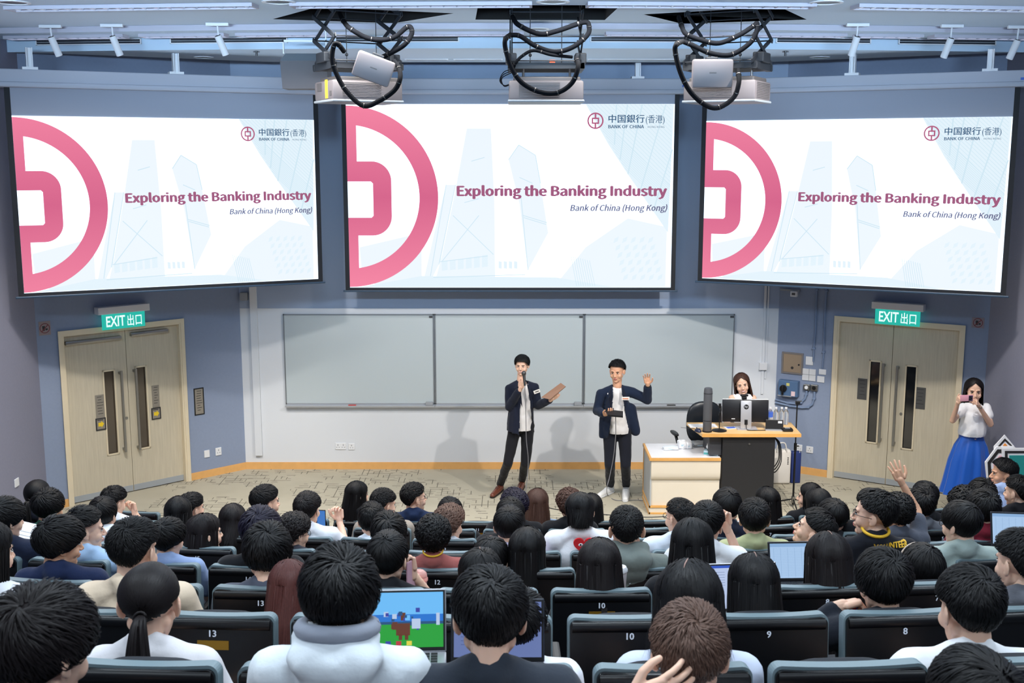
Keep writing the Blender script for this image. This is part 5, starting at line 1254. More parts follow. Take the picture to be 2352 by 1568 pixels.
def hair(style, seed=0, vol=0.12, n=700, tl=0.06, tw=0.006, lift=0.010, curl=0.0, limits=None, drop=0.0, whorl=(0.12, -0.62, 0.75), swirl=0.5, taper=1.0, topvol=0.0, hi=1, flare=0.10, front=62, lv=0.2, over=None):
    rng = np.random.default_rng(seed); lim = LIMITS[limits or {'short': 'short', 'messy': 'mid', 'curly': 'mid', 'bowl': 'bowl', 'long': 'long', 'bob': 'long', 'pony': 'pony'}[style]]
    mb = MB()
    def surf(d, extra=0.0):
        up = np.clip(d[..., 2:3], 0, 1); low = np.clip(-d[..., 2:3], 0, 1)
        v = 1 + vol*(1 - 0.75*low) * (0.75 + 0.25*up) + topvol*up
        return HC + HE * d * v + d*extra
    # under cap
    NA, NE = 48, 14; vs = []
    for j in range(NE+1):
        for i in range(NA):
            phi = 2*math.pi*i/NA; lo = float(lerpang(np.array([phi]), lim)[0]); th = math.pi/2 - (math.pi/2 - lo)*j/NE
            d = dirv(np.array(phi), np.array(th)); nz = noise.noise(Vector(d*4) + Vector((seed, 0, 0)))
            k = -0.010 if j == NE else -0.003 + 0.004*nz
            vs.append(tuple(surf(d, k)))
    fs = [(j*NA+i, j*NA+(i+1) % NA, (j+1)*NA+(i+1) % NA, (j+1)*NA+i) for j in range(NE) for i in range(NA)]
    mb.add(vs, [f[::-1] for f in fs])
    if style in ('long', 'bob'):
        # inner curtain closes the back and sides
        K = 9; angs = np.radians(np.linspace(front+4, 360-front-4, 40)); vs = []
        for k in range(K+1):
            for phi in angs:
                d = dirv(np.array(phi), np.array(math.radians(-2 - 0*k))); base = surf(d, -0.008)
                z = base[2] - drop*k/K; s_ = 1 + flare*(k/K); yy = base[1]*s_ - 0.03*(k/K)
                vs.append((base[0]*s_*(1 - 0.10*(k/K)**2), yy, z))
        m_ = len(angs); mb.add(vs, [(k*m_+i, k*m_+i+1, (k+1)*m_+i+1, (k+1)*m_+i) for k in range(K) for i in range(m_-1)])
    # tufts / strands
    w0 = np.array(whorl); w0 = w0/np.linalg.norm(w0)
    d0 = rng.normal(size=(n*4, 3)); d0 /= np.linalg.norm(d0, axis=1)[:, None]
    phi = np.arctan2(d0[:, 0], d0[:, 1]); th = np.arcsin(d0[:, 2]); keep = th > lerpang(phi, lim) + 0.02
    if style in ('long', 'bob'): keep &= (np.abs(phi) > math.radians(front-22)) | (th > math.radians(30)); keep &= th > -0.1
    d0 = d0[keep][:n]; phi = phi[keep][:n]; th = th[keep][:n]; N = len(d0); S = 6 if style in ('long', 'bob') else 4
    T = np.linspace(0, 1, S+1)
    pts = np.zeros((N, S+1, 3)); nor = np.zeros((N, S+1, 3))
    if style in ('long', 'bob', 'pony'):
        side = np.where(np.abs(phi) < math.radians(front), np.sign(phi + 1e-6)*math.radians(front + 4), phi)
        tgt = phi + (side - phi)
        L_ = drop*(1.06 - lv + lv*rng.random(N)) if style != 'pony' else np.zeros(N)
        r1_, r2_, r3_ = rng.normal(size=N)*0.010, rng.random(N)*0.006, rng.random(N)*6.28
        for s, t in enumerate(T):
            if style == 'pony':
                tie = np.array([0, -0.93, -0.30]); tie = tie/np.linalg.norm(tie)
                d = d0*(1-t*0.55) + tie*t*0.55; d /= np.linalg.norm(d, axis=1)[:, None]; pts[:, s] = surf(d, 0.003); nor[:, s] = d; continue
            u = min(1, t*2.0); v_ = max(0, t*2.0 - 1.0) if s < S else 1.0
            e = th*(1-u) + math.radians(-2)*u; p = phi*(1-u) + tgt*u; d = dirv(p, e)
            pos = surf(d, r2_[:, None] + 0.003*np.sin(7*phi)[:, None]*u)
            s_ = 1 + flare*v_
            wob = (0.004*np.sin(phi*9 + v_*5 + seed) + r1_*v_ + 0.003*np.sin(v_*7 + r3_))[:, None]
            pos = np.stack([pos[:, 0]*s_*(1 - 0.10*v_*v_), pos[:, 1]*s_ - 0.03*v_, pos[:, 2] - L_*v_], -1) + np.concatenate([wob, wob*0.5, 0*wob], 1)*v_
            pts[:, s] = pos; nor[:, s] = d*np.array([1, 1, 0.0]) if v_ > 0 else d
    else:
        tan = d0 - (d0 @ w0)[:, None]*0 - w0 * 1.0; tan = tan - (tan*d0).sum(1)[:, None]*d0; tan /= (np.linalg.norm(tan, axis=1)[:, None] + 1e-6)
        bit = np.cross(d0, tan); a = swirl*(0.7 + 0.6*rng.random(N))[:, None] * np.exp(-2.2*(1-(d0 @ w0))[:, None]) * 1.6 + rng.normal(size=(N, 1))*(0.25 + curl)
        tan = tan*np.cos(a) + bit*np.sin(a); down = np.array([0, 0, -1.0]); tan = tan + down*0.35*np.clip(1 - d0[:, 2:3], 0, 1.5); tan /= np.linalg.norm(tan, axis=1)[:, None]
        ll = tl*(0.6 + 0.8*rng.random(N))[:, None]; lf = lift*(0.5 + rng.random(N))[:, None]
        for s, t in enumerate(T):
            ang = ll*t/0.09; d = d0*np.cos(ang) + tan*np.sin(ang); d /= np.linalg.norm(d, axis=1)[:, None]
            ex = lf*(math.sin(t*math.pi*0.62)); c_ = 0
            if curl: c_ = bit*(0.012*curl*math.sin(t*6.0)) ; ex = lf*(0.5+0.5*math.sin(t*5.0))
            if over is not None:
                ph_ = np.arctan2(d[:, 0], d[:, 1]); lo_ = lerpang(ph_, lim) - over; el = np.maximum(np.arcsin(np.clip(d[:, 2], -1, 1)), lo_); d = dirv(ph_, el)
            up = np.clip(d[:, 2:3], 0, 1); low = np.clip(-d[:, 2:3], 0, 1)
            v = 1 + vol*(1-0.75*low)*(0.75+0.25*up) + topvol*up
            pts[:, s] = HC + HE*d*v + d*ex + c_; nor[:, s] = d
    tg = np.gradient(pts, axis=1); tg /= (np.linalg.norm(tg, axis=2)[..., None] + 1e-9); bn = np.cross(tg, nor); bn /= (np.linalg.norm(bn, axis=2)[..., None] + 1e-9)
    wd = tw*(0.6 + 0.8*rng.random(N))[:, None, None]*np.clip(1 - taper*T**2.2, 0.06, 1)[None, :, None]
    nr = nor/(np.linalg.norm(nor, axis=2)[..., None] + 1e-9)
    A = pts - bn*wd; B = pts + bn*wd; Cc = pts + nr*wd*(0.3 if style in ('long', 'bob', 'pony') else 0.5)
    allv = np.stack([A, Cc, B], 2).reshape(-1, 3); base = (np.arange(N)*(S+1)*3)[:, None]; f = []
    for s in range(S):
        r0 = base + s*3; r1 = base + (s+1)*3
        f.append(np.concatenate([r0, r0+1, r1+1, r1], 1)); f.append(np.concatenate([r0+1, r0+2, r1+2, r1+1], 1))
    mb.add([tuple(x) for x in allv], [tuple(int(i) for i in x) for x in np.concatenate(f)])
    if style == 'pony':
        m2 = MB(); rng2 = np.random.default_rng(seed+5)
        for i in range(46):
            a, r = rng2.random()*6.28, 0.020*math.sqrt(rng2.random()); ox, oy = r*math.cos(a), r*math.sin(a)
            path = [V3(ox*.4, -0.115+oy*.4, -0.005), V3(ox, -0.15+oy, -0.03), V3(ox*1.7, -0.155+oy*1.3, -0.12), V3(ox*1.9, -0.15+oy*1.2, -0.22), V3(ox*0.9, -0.148+oy, -0.30 - 0.03*rng2.random())]
            m2.tube(smooth_path(path, 3), [0.006]*8 + [0.005, 0.004, 0.003, 0.002, 0.001], 5)
        mb.add(m2.v, m2.f)
        m3 = MB(); m3.tube([V3(0.017*math.cos(a), -0.128, -0.012+0.017*math.sin(a)) for a in np.linspace(0, 6.28, 14)], 0.005, 6); mb.add(m3.v, m3.f)
    va = np.array(mb.v); sd_ = seed*3.7
    for i in range(len(va)):
        x, y, z = va[i]; va[i] = va[i] + 0.007*np.array(noise.noise_vector(Vector((x*9 + sd_, y*9, z*6))))
    mb.v = [tuple(x) for x in va]
    return mb.mesh('hair', None, True)
HSTY = {}
def hair_style(key):
    if key not in HSTY:
        k, sd = key[:2]; 
        args = dict(
            buzz=dict(style='short', vol=0.045, n=1500, tl=0.022, tw=0.0028, lift=0.006, over=0.05),
            fade=dict(style='short', vol=0.07, n=1300, tl=0.032, tw=0.0036, lift=0.010, topvol=0.05, over=0.07),
            short=dict(style='messy', vol=0.10, n=1300, tl=0.050, tw=0.0042, lift=0.010, topvol=0.05, limits='short', over=0.12),
            crop=dict(style='messy', vol=0.07, n=1300, tl=0.042, tw=0.0040, lift=0.012, topvol=0.07, limits='crop', over=0.06),
            messy=dict(style='messy', vol=0.15, n=1300, tl=0.065, tw=0.0050, lift=0.014, topvol=0.05, over=0.25),
            curly=dict(style='curly', vol=0.20, n=1500, tl=0.045, tw=0.0060, lift=0.018, curl=1.3, topvol=0.06, limits='short'),
            bowl=dict(style='bowl', vol=0.15, n=1300, tl=0.10, tw=0.0050, lift=0.006, swirl=0.25, over=0.2),
            long=dict(style='long', vol=0.13, n=1100, tw=0.0062, drop=0.42, flare=0.26),
            fringe=dict(style='bowl', vol=0.17, n=1300, tl=0.06, tw=0.0045, lift=0.008, swirl=0.3, limits='fringe', over=0.1),
            longer=dict(style='long', vol=0.13, n=1100, tw=0.0062, drop=0.46, flare=0.42),
            bob=dict(style='bob', vol=0.16, n=1000, tw=0.0062, drop=0.16, flare=0.14),
            mullet=dict(style='bob', vol=0.14, n=700, tw=0.0070, drop=0.12, flare=-0.15, front=100, lv=0.6),
            pony=dict(style='pony', vol=0.07, n=700, tw=0.0060))[k]
        if len(key) > 2: args['n'] = int(args['n']*2.2); args['tw'] *= 0.55
        else: args['n'] = int(args['n']*1.4); args['tw'] *= 0.75
        HSTY[key] = hair(seed=sd, **args)
    return HSTY[key]

# ---- hands: wrist at origin, fingers along +z, palm faces +y, thumb on the +x side
HANDS = {}
def hand_mesh(curl=0.3, spread=0.12, thumb=0.6, hi=True, mirror=False):
    k = (curl, spread, thumb, hi, mirror)
    if k in HANDS: return HANDS[k]
    P_ = [('e', (0, 0, 0.045), (0.036, 0.014, 0.048)), ('c', (0, 0, -0.015), (0, 0, 0.02), 0.024, 0.026), ('c', (-0.024, 0, 0.03), (-0.029, 0, 0.078), 0.014, 0.011), ('c', (0.022, 0, 0.03), (0.026, 0, 0.08), 0.015, 0.011), ('c', (0, 0, 0.04), (0, 0.0, 0.084), 0.016, 0.012)]
    for i, (x, L_, r) in enumerate(((0.029, 0.070, 0.0088), (0.010, 0.078, 0.0090), (-0.010, 0.073, 0.0086), (-0.028, 0.058, 0.0078))):
        a = (1.5 - i)*spread; p = V3(x, 0, 0.078 + (0.006 if i in (1, 2) else 0)); ang = 0.12
        for s, fr in enumerate((0.45, 0.31, 0.24)):
            ang += curl*(0.9 if s == 0 else 1.15); d = V3(math.sin(a)*math.cos(ang), math.sin(ang), math.cos(a)*math.cos(ang)); q = p + d*L_*fr
            P_.append(('c', tuple(p), tuple(q), r*(1 - 0.08*s), r*(0.93 - 0.08*s))); p = q
    p = V3(0.030, 0.004, 0.022); d = V3(0.75*thumb+0.25, 0.35, 0.75); d.normalize(); q = p + d*0.036; P_.append(('c', tuple(p), tuple(q), 0.0135, 0.0110))
    d2 = V3(0.45*thumb, 0.40, 0.95); d2.normalize(); r_ = q + d2*0.030; P_.append(('c', tuple(q), tuple(r_), 0.0108, 0.0100)); d3 = V3(0.10*thumb, 0.35, 1.0); d3.normalize(); P_.append(('c', tuple(r_), tuple(r_ + d3*0.018), 0.0098, 0.0080))
    if mirror: P_ = [(p[0],) + tuple((-c[0], c[1], c[2]) if isinstance(c, (tuple, Vector)) and j < (2 if p[0] == 'e' else 3) and j > 0 else c for j, c in enumerate(p) if j > 0) for p in P_]
    HANDS[k] = blob(P_, 0.0026 if hi else 0.0045, 2, 'hand'); return HANDS[k]
def hand_matrix(wrist, fdir, palm, s=1.0):
    z = Vector(fdir).normalized(); y = Vector(palm); y = (y - z*y.dot(z)).normalized(); x = y.cross(z)
    M = Matrix((x, y, z)).transposed().to_4x4(); return Matrix.Translation(Vector(wrist)) @ M @ Matrix.Scale(s, 4)

# ---- seated audience body. origin: hip centre; facing +y; head centre at HCEN
HCEN = V3(0, -0.02, 0.607)
def arm_default(s, sex): 
    w = 0.175 if sex == 'm' else 0.152
    return [V3(s*w, -0.04, 0.43), V3(s*(w+0.05), 0.05, 0.18), V3(s*(w-0.02), 0.27, 0.17)]
BODIES = {}
def seated(sex, yaw, pitch, lean, arms, hi, kind, roll=0.0):
    key = (sex, yaw, pitch, lean, str(arms), hi, kind, roll)
    if key in BODIES: return BODIES[key]
    m = sex == 'm'; w = 0.175 if m else 0.152; k = 1.0 if m else 0.88
    nb = V3(0, 0.0, 0.50); ch = V3(0, -0.035, 0.33); be = V3(0, -0.01, 0.16)
    def torso(g):
        T_ = [('e', (0, -0.01, 0.04), (0.165*k+g, 0.125+g, 0.12+g)), ('e', tuple(be), (0.145*k+g, 0.105+g, 0.16)), ('e', tuple(ch), (0.155*k+g, 0.112+g, 0.165)),
              ('c', (-w*0.93, -0.045, 0.432), (w*0.93, -0.045, 0.432), 0.054*k+g, 0.054*k+g), ('c', (-0.11*k, -0.06, 0.448), (-0.022, -0.065, 0.498), 0.042+g, 0.038+g*.3), ('c', (0.11*k, -0.06, 0.448), (0.022, -0.065, 0.498), 0.042+g, 0.038+g*.3)]
        return T_
    A = []
    for s, a in ((-1, arms[0]), (1, arms[1])):
        A.append([Vector(p) for p in a[:3]] if a else arm_default(s, sex))
    skin = torso(0.0)
    for a in A: skin += [('c', a[0], a[1], 0.046*k, 0.038*k), ('c', a[1], a[2], 0.037*k, 0.025*k)]
    for s in (-1, 1): skin += [('c', (s*0.09, 0.03, 0.0), (s*0.11, 0.42, 0.06), 0.08*k, 0.058*k), ('c', (s*0.11, 0.42, 0.05), (s*0.11, 0.44, -0.30), 0.052*k, 0.036*k), ('c', (s*0.11, 0.42, -0.33), (s*0.11, 0.54, -0.37), 0.032, 0.026)]
    base = blob(skin, 0.016, 3)
    hm = Matrix.Translation(HCEN) @ Euler((math.radians(pitch), math.radians(roll), math.radians(yaw))).to_matrix().to_4x4()
    items = [(base, None, 0), (head_base(sex, hi), hm, 0)]
    nk = blob([('c', (0, -0.045, 0.45), tuple(HCEN + V3(0, -0.028, -0.07)), 0.052*k, 0.047*k)], 0.008, 2); items.append((nk, None, 0))
    for i, a in enumerate(A):
        sp = (arms[i][3] if arms[i] and len(arms[i]) > 3 else None)
        fd = (a[2]-a[1]).normalized() if not sp else Vector(sp[0]); pn = V3(0, 0, -1) if not sp else Vector(sp[1])
        items.append((hand_mesh(sp[2] if sp else 0.5, sp[3] if sp else 0.05, 0.6, bool(sp), mirror=(i == 0) if pn.z < -.5 or sp is None else bool(sp[4])), hand_matrix(a[2], fd, pn, 1.0 if m else .9), 0))
    body = joined('body', items, [SKINS[0]])
    # clothes
    g = 0.014; cl = torso(g) + [('c', (-0.034, -0.083, 0.528), (0.034, -0.083, 0.528), 0.024, 0.024), ('e', (0, -0.082, 0.490), (0.060, 0.058, 0.052))]
    for a in A:
        if kind in ('tee', 'sleeveless'):
            e = a[0].lerp(a[1], 0.62 if kind == 'tee' else 0.12); cl += [('c', a[0], e, 0.060*k, 0.062*k)]
        else: cl += [('c', a[0], a[1], 0.062*k, 0.054*k), ('c', a[1], a[1].lerp(a[2], 0.92), 0.052*k, 0.040*k)]
    if kind == 'hoodie': cl += [('e', (0, -0.115, 0.50), (0.125, 0.075, 0.055), (0.35, 0, 0)), ('c', (-0.08, -0.075, 0.535), (0.08, -0.075, 0.535), 0.034, 0.034), ('e', (0, -0.12, 0.43), (0.10, 0.055, 0.075), (0.3, 0, 0))]
    if kind in ('collar', 'jacket'): cl += [('c', (-0.045, -0.100, 0.520), (0.045, -0.100, 0.520), 0.018, 0.018), ('c', (-0.058, -0.09, 0.518), (-0.062, -0.02, 0.500), 0.018, 0.016), ('c', (0.058, -0.09, 0.518), (0.062, -0.02, 0.500), 0.018, 0.016)]
    sh = blob(cl, 0.011, 3)
    v = arrays(sh)
    # soft folds
    amp = 0.006 if kind != 'hoodie' else 0.010
    nn = np.array([n_.vector[:] for n_ in sh.vertex_normals]); 
    f = np.array([noise.noise(Vector((x*9, y*9, z*5 + x*6))) + 0.5*noise.noise(Vector((x*22, y*22, z*13))) for x, y, z in v])
    v = v + nn * (f*amp)[:, None]; sh.vertices.foreach_set('co', v.ravel()); sh.update()
    set_smooth(sh, True); sh.materials.append(ceil_m)
    tr = []
    for s in (-1, 1): tr += [('c', (s*0.09, 0.0, 0.0), (s*0.11, 0.42, 0.06), 0.098*k, 0.072*k), ('c', (s*0.11, 0.42, 0.055), (s*0.11, 0.44, -0.28), 0.068*k, 0.052*k)]
    tr += [('e', (0, -0.01, 0.02), (0.178*k, 0.135, 0.11))]
    tm = blob(tr, 0.018, 2); set_smooth(tm, True); tm.materials.append(ceil_m)
    so = blob([('c', (s*0.11, 0.41, -0.375), (s*0.11, 0.60, -0.395), 0.040, 0.034) for s in (-1, 1)], 0.014, 2); set_smooth(so, True); so.materials.append(ceil_m)
    BODIES[key] = (body, sh, tm, so, hm); return BODIES[key]
CLOTH = {}
def cloth(rgb):
    if rgb not in CLOTH: CLOTH[rgb] = mat('cloth_%d' % len(CLOTH), rgb, 0.85, spec=0.2, bump=0.25, bump_s=35, sheen=0.1)
    return CLOTH[rgb]
def ocolor(o, m):
    o.material_slots[0].link = 'OBJECT'; o.material_slots[0].material = m
NP = [0]
def person(label, px, ytop, row, wpx=None, yaw=0, pitch=0, sex='m', style='short', hcol='black', shirt=(225, 225, 228), kind='tee', lean=0.0, arms=(None, None), hi=False, face=False, glasses=False, skin=0, hs=0, pants=(38, 42, 56), roll=0, group='seated audience', hairs=1.0, smile=False, shoulder_up=0.0):
    D0, zt = ROWS[row]; x0 = P(px, ytop, D0).x; D = arc(D0, x0) + 0.15 + lean
    p = P(px, ytop, D); Z = D*CT + (EYE - p.z)*ST
    hk = (style, hs, 1) if row in 'GHI' else (style, hs)
    hv = arrays(hair_style(hk))[::3]; R_ = np.array(Euler((math.radians(pitch), math.radians(roll), math.radians(yaw))).to_matrix()); rv = hv @ R_.T
    hw_ = rv[rv[:, 2] > -0.03]; wid = np.percentile(hw_[:, 0], 99) - np.percentile(hw_[:, 0], 1)
    s = min(1.14, max(0.84, wpx*Z/F/wid)) if wpx else 1.0
    an = math.atan2(EYE - p.z, D); upv = V3(0, math.sin(an), math.cos(an)); top = np.percentile(rv[:, 1]*upv.y + rv[:, 2]*upv.z, 99.6)*s
    hc = V3(p.x, p.y, p.z) - upv*top
    org = hc - V3(HCEN.x, HCEN.y, HCEN.z)*s
    t = thing('person', label, 'person', org, 0.0, None); t.scale = (s, s, s)
    body, sh, tm, so, hm = seated(sex, yaw, pitch, 0, arms, hi, kind, roll)
    b_ = link('body', body, t); ocolor(b_, SKINS[skin])
    c = link('shirt' if kind in ('tee', 'sleeveless', 'collar') else 'jacket' if kind == 'jacket' else 'hoodie', sh, t); ocolor(c, cloth(shirt))
    tr = link('trousers', tm, t); ocolor(tr, cloth(pants)); so_ = link('shoes', so, t); ocolor(so_, cloth((40, 40, 44)))
    he = link('hair', hair_style(hk), t); he.matrix_local = hm @ Matrix.Scale(hairs, 4); he.data.materials.append(HAIR['black']) if not he.data.materials else None; ocolor(he, HAIR[hcol])
    if face:
        e, br, mo = face_parts(smile)
        for nm, me in (('eyes', e), ('eyebrows', br), ('mouth', mo)): q = link(nm, me, t); q.matrix_local = hm
    if glasses: q = link('glasses', GLASS, t); q.matrix_local = hm
    NP[0] += 1
    return t, hm, s
# ================================================================== SEATED AUDIENCE (left to right by row)
W = (226, 228, 234); BLK = (20, 21, 26); NAVY = (24, 32, 58)
def cheek(s, up=0.50, dx=0.10, dy=0.09, curl=0.9):
    w = 0.175
    return (V3(s*w, -0.04, 0.43), V3(s*(w+0.09), 0.12, 0.24), V3(s*dx, dy, up), (V3(-s*0.15, 0.05, 1), V3(-s*0.6, -0.6, 0), curl, 0.05, s < 0))
PEOPLE = {}
def per(key, *a, **k): PEOPLE[key] = person(*a, **k); return PEOPLE[key]
# --- nearest people
per('i1', 'man with thick black hair and a pale crown spot, nearest at bottom left', 115, 1335, 'I', 222, yaw=-28, pitch=-12, style='messy', hs=3, hcol='dark', hi=True, shirt=(38, 42, 52), lean=0.05)
per('i2', 'man in a white hooded jacket beside the laptop with the game', 783, 1248, 'I', 176, yaw=4, pitch=-14, style='messy', hs=4, hi=True, shirt=(222, 230, 236), kind='hoodie', lean=0.62)
per('i3', 'man with a round crop and both ears showing, in a charcoal tee', 1126, 1296, 'I', 172, yaw=0, pitch=-14, style='short', hs=5, hi=True, shirt=(46, 52, 62), lean=0.62)
per('i4', 'brown-haired man with his hand behind his head at the bottom', 1578, 1373, 'I', 186, yaw=-4, pitch=-8, style='fade', hs=6, hcol='lbrown', hi=True, shirt=(228, 228, 232), lean=0.55, skin=0,
    arms=((V3(-0.175, -0.04, 0.43), V3(-0.36, -0.12, 0.40), V3(-0.150, -0.165, 0.565), (V3(0.92, 0.0, 0.32), V3(0.05, 1, 0.1), 0.22, 0.10, True)), None))
per('i5', 'woman with smooth black hair, only her crown showing at bottom right', 2222, 1480, 'I', 236, yaw=3, pitch=-4, sex='f', style='bowl', hs=7, hi=True, shirt=(60, 60, 70), lean=0.05)
per('h1', 'woman with a low ponytail and white top beside seat thirteen', 352, 1290, 'H', 136, yaw=4, pitch=-12, sex='f', style='pony', hs=1, hcol='dark', hi=True, shirt=(220, 218, 222), lean=0.30)
per('h2', 'black-haired person in white half hidden behind the charcoal tee man', 1190, 1345, 'H', 124, yaw=-6, pitch=-16, sex='m', style='messy', hs=8, hi=True, shirt=(232, 234, 240), lean=0.40)
per('h3', 'woman with a glossy black bob above the brown-haired man', 1578, 1283, 'H', 156, yaw=-3, pitch=-14, sex='f', style='bob', hs=2, hi=True, shirt=(196, 204, 224), lean=0.10)
per('h4', 'man with a short crop and both ears showing, in a white tee at right', 2216, 1293, 'H', 142, yaw=12, pitch=-10, style='short', hs=9, hi=True, shirt=(228, 230, 234), lean=0.15)
# --- seventh row
per('g1', 'woman with long black hair cut off by the left edge, white top', -22, 1196, 'G', 112, yaw=-35, pitch=-5, sex='f', style='long', hs=3, hi=True, shirt=(226, 228, 234), lean=0.20, face=True)
per('g2', 'man with cropped black hair in a beige polo shirt', 313, 1185, 'G', 108, yaw=-14, pitch=-10, style='fade', hs=10, hi=True, shirt=(214, 194, 170), kind='collar', lean=0.15)
per('g3', 'woman with long reddish brown hair behind the hooded jacket', 668, 1284, 'G', 96, yaw=0, pitch=-14, sex='f', style='long', hs=4, hcol='red', hi=True, shirt=(40, 40, 50), lean=0.25)
per('g4', 'woman with straight black hair parted in the middle, before a blue document laptop', 1728, 1270, 'G', 112, yaw=-2, pitch=-12, sex='f', style='long', hs=5, hi=True, shirt=(200, 208, 222), lean=0.15)
per('g5', 'man in a black jacket resting his chin on his fist', 2022, 1256, 'G', 120, yaw=8, pitch=-10, style='messy', hs=11, hi=True, shirt=(24, 28, 38), kind='jacket', lean=0.10, arms=((V3(-0.175, -0.04, 0.43), V3(-0.36, 0.02, 0.30), V3(-0.15, 0.03, 0.50), (V3(0.9, 0.1, 0.2), V3(0.1, -0.2, -1), 1.1, 0.05, True)), None))
per('g6', 'man with neat short hair and a grey tee at the right edge', 2338, 1211, 'G', 112, yaw=22, pitch=-6, style='fade', hs=12, hi=True, shirt=(90, 92, 100), lean=0.10, face=True)
# --- sixth row
per('f1', 'young man in navy turning right, ear showing, left of the beige polo', 143, 1182, 'F', 106, yaw=-52, pitch=-6, style='messy', hs=13, hi=True, shirt=(22, 34, 66), skin=1, face=True, lean=0.05)
per('f2', 'person with bushy black hair covering the nape, slate grey shirt', 617, 1196, 'F', 108, yaw=0, pitch=-14, style='messy', hs=14, hi=True, shirt=(74, 78, 92), lean=0.05)
per('f3', 'woman with smooth tied-back black hair beside a pink drink', 893, 1216, 'F', 90, yaw=-14, pitch=-8, sex='f', style='bowl', hs=15, hi=True, shirt=BLK, lean=0.10, arms=(None, cheek(1, 0.52, 0.10, 0.04)))
per('f4', 'black-haired woman with a pale parting, nearer of the pair left of centre', 1103, 1258, 'F', 100, yaw=4, pitch=-26, sex='f', style='bowl', hs=16, hi=True, shirt=BLK, lean=0.15)
per('f5', 'woman with long dark hair beside the white takeaway cup', 1376, 1235, 'F', 98, yaw=0, pitch=-10, sex='f', style='longer', hs=6, hcol='dark', hi=True, shirt=BLK, lean=0.05)
per('f6', 'woman with very long black hair left of the white tee man', 1588, 1188, 'F', 96, yaw=-6, pitch=-8, sex='f', style='longer', hs=7, hi=True, shirt=BLK, lean=0.10)
per('f7', 'woman with long dark brown hair before the open spreadsheet laptop', 1898, 1221, 'F', 104, yaw=3, pitch=-8, sex='f', style='longer', hs=8, hcol='dark', hi=True, shirt=BLK, lean=0.05)
per('f8', 'woman with black hair and a thin pale hairband on the right', 2112, 1246, 'F', 94, yaw=14, pitch=-20, sex='f', style='bowl', hs=17, hi=True, shirt=BLK, lean=0.15)
# --- fifth row
per('e1', 'person with black hair in a dark jacket holding a sheet at the left edge', 18, 1139, 'E', 82, yaw=-36, pitch=-6, style='messy', hs=18, shirt=(26, 34, 56), face=True)
per('e2', 'man with a swept fringe in a light blue shirt', 200, 1159, 'E', 80, yaw=-62, pitch=-4, style='fade', hs=19, hi=True, shirt=(166, 194, 226), kind='collar', face=True)
per('e3', 'dark-haired person partly hidden right of the beige polo man', 390, 1188, 'E', 76, yaw=-38, pitch=-10, style='messy', hs=20, shirt=(140, 160, 200))
per('e4', 'person with tousled black hair in a black shirt, left of centre', 600, 1160, 'E', 88, yaw=-8, pitch=-8, style='messy', hs=21, hcol='blue', shirt=BLK)
per('e5', 'man with tight curls and a yellow lanyard at the nape', 996, 1180, 'E', 76, yaw=0, pitch=-4, style='curly', hs=22, shirt=(150, 84, 80), hi=True)
per('e6', 'black-haired woman with a pale parting, farther of the pair left of centre', 1128, 1232, 'E', 84, yaw=-6, pitch=-26, sex='f', style='bowl', hs=23, shirt=BLK)
per('e7', 'woman with straight black hair in the middle, above seat eleven', 1210, 1209, 'E', 84, yaw=0, pitch=-6, sex='f', style='long', hs=9, shirt=BLK)
per('e8', 'man with a buzz cut in a grey-green hooded top', 1438, 1159, 'E', 76, yaw=0, pitch=-4, style='buzz', hs=24, hi=True, shirt=(108, 116, 112), kind='hoodie')
per('e9', 'man in a white tee resting his cheek on his right hand', 1622, 1148, 'E', 80, yaw=-24, pitch=-4, style='short', hs=25, hi=True, shirt=(226, 228, 232), arms=(None, cheek(1, 0.56, 0.13, 0.08)), face=True)
per('e10', 'man in black glasses and a black tee lettered on the back in yellow', 2004, 1121, 'E', 86, yaw=62, pitch=2, style='fade', hs=26, hi=True, shirt=(22, 24, 32), face=True, glasses=True, skin=0)
per('e11', 'man with neat black hair in a blue collared shirt and olive vest', 2203, 1149, 'E', 82, yaw=32, pitch=-4, style='bowl', hs=27, hi=True, shirt=(150, 164, 160), kind='collar', glasses=True, face=True)
# --- fourth row
per('d1', 'long-haired woman in black looking right, left of the bob', 474, 1179, 'D', 74, yaw=-48, pitch=0, sex='f', style='long', hs=10, hcol='dark', shirt=BLK, face=True, hi=True)
per('d2', 'person with short curls and glasses looking right', 680, 1174, 'D', 72, yaw=-46, pitch=-6, style='curly', hs=28, shirt=(60, 60, 70), glasses=True, face=True, hcol='dark', hi=True)
per('d3', 'person with a rumpled black crop above the smooth tied-back hair', 893, 1172, 'D', 84, yaw=-4, pitch=-8, style='messy', hs=29, shirt=(210, 216, 228))
per('d4', 'person with a round black mop in a patterned purple and white shirt', 1170, 1159, 'D', 70, yaw=-8, pitch=-6, style='bowl', hs=30, shirt=(198, 190, 214))
per('d5', 'person with black mullet hair in a white tee with a red heart', 1332, 1130, 'D', 66, yaw=0, pitch=-10, style='mullet', hs=31, shirt=(230, 230, 234), lean=0.05, hi=True)
per('d6', 'man with a buzz cut and glasses looking left, white shirt', 1560, 1142, 'D', 66, yaw=34, pitch=-4, style='buzz', hs=32, shirt=(206, 214, 226), glasses=True, face=True, kind='collar')
per('d7', 'man with short black hair in a khaki green tee', 1731, 1142, 'D', 72, yaw=-8, pitch=-4, style='short', hs=33, shirt=(164, 168, 128), hi=True)
per('d8', 'man leaning back and looking up to the left, face in profile', 1866, 1165, 'D', 78, yaw=66, pitch=22, style='short', hs=34, shirt=BLK, face=True, hi=True)
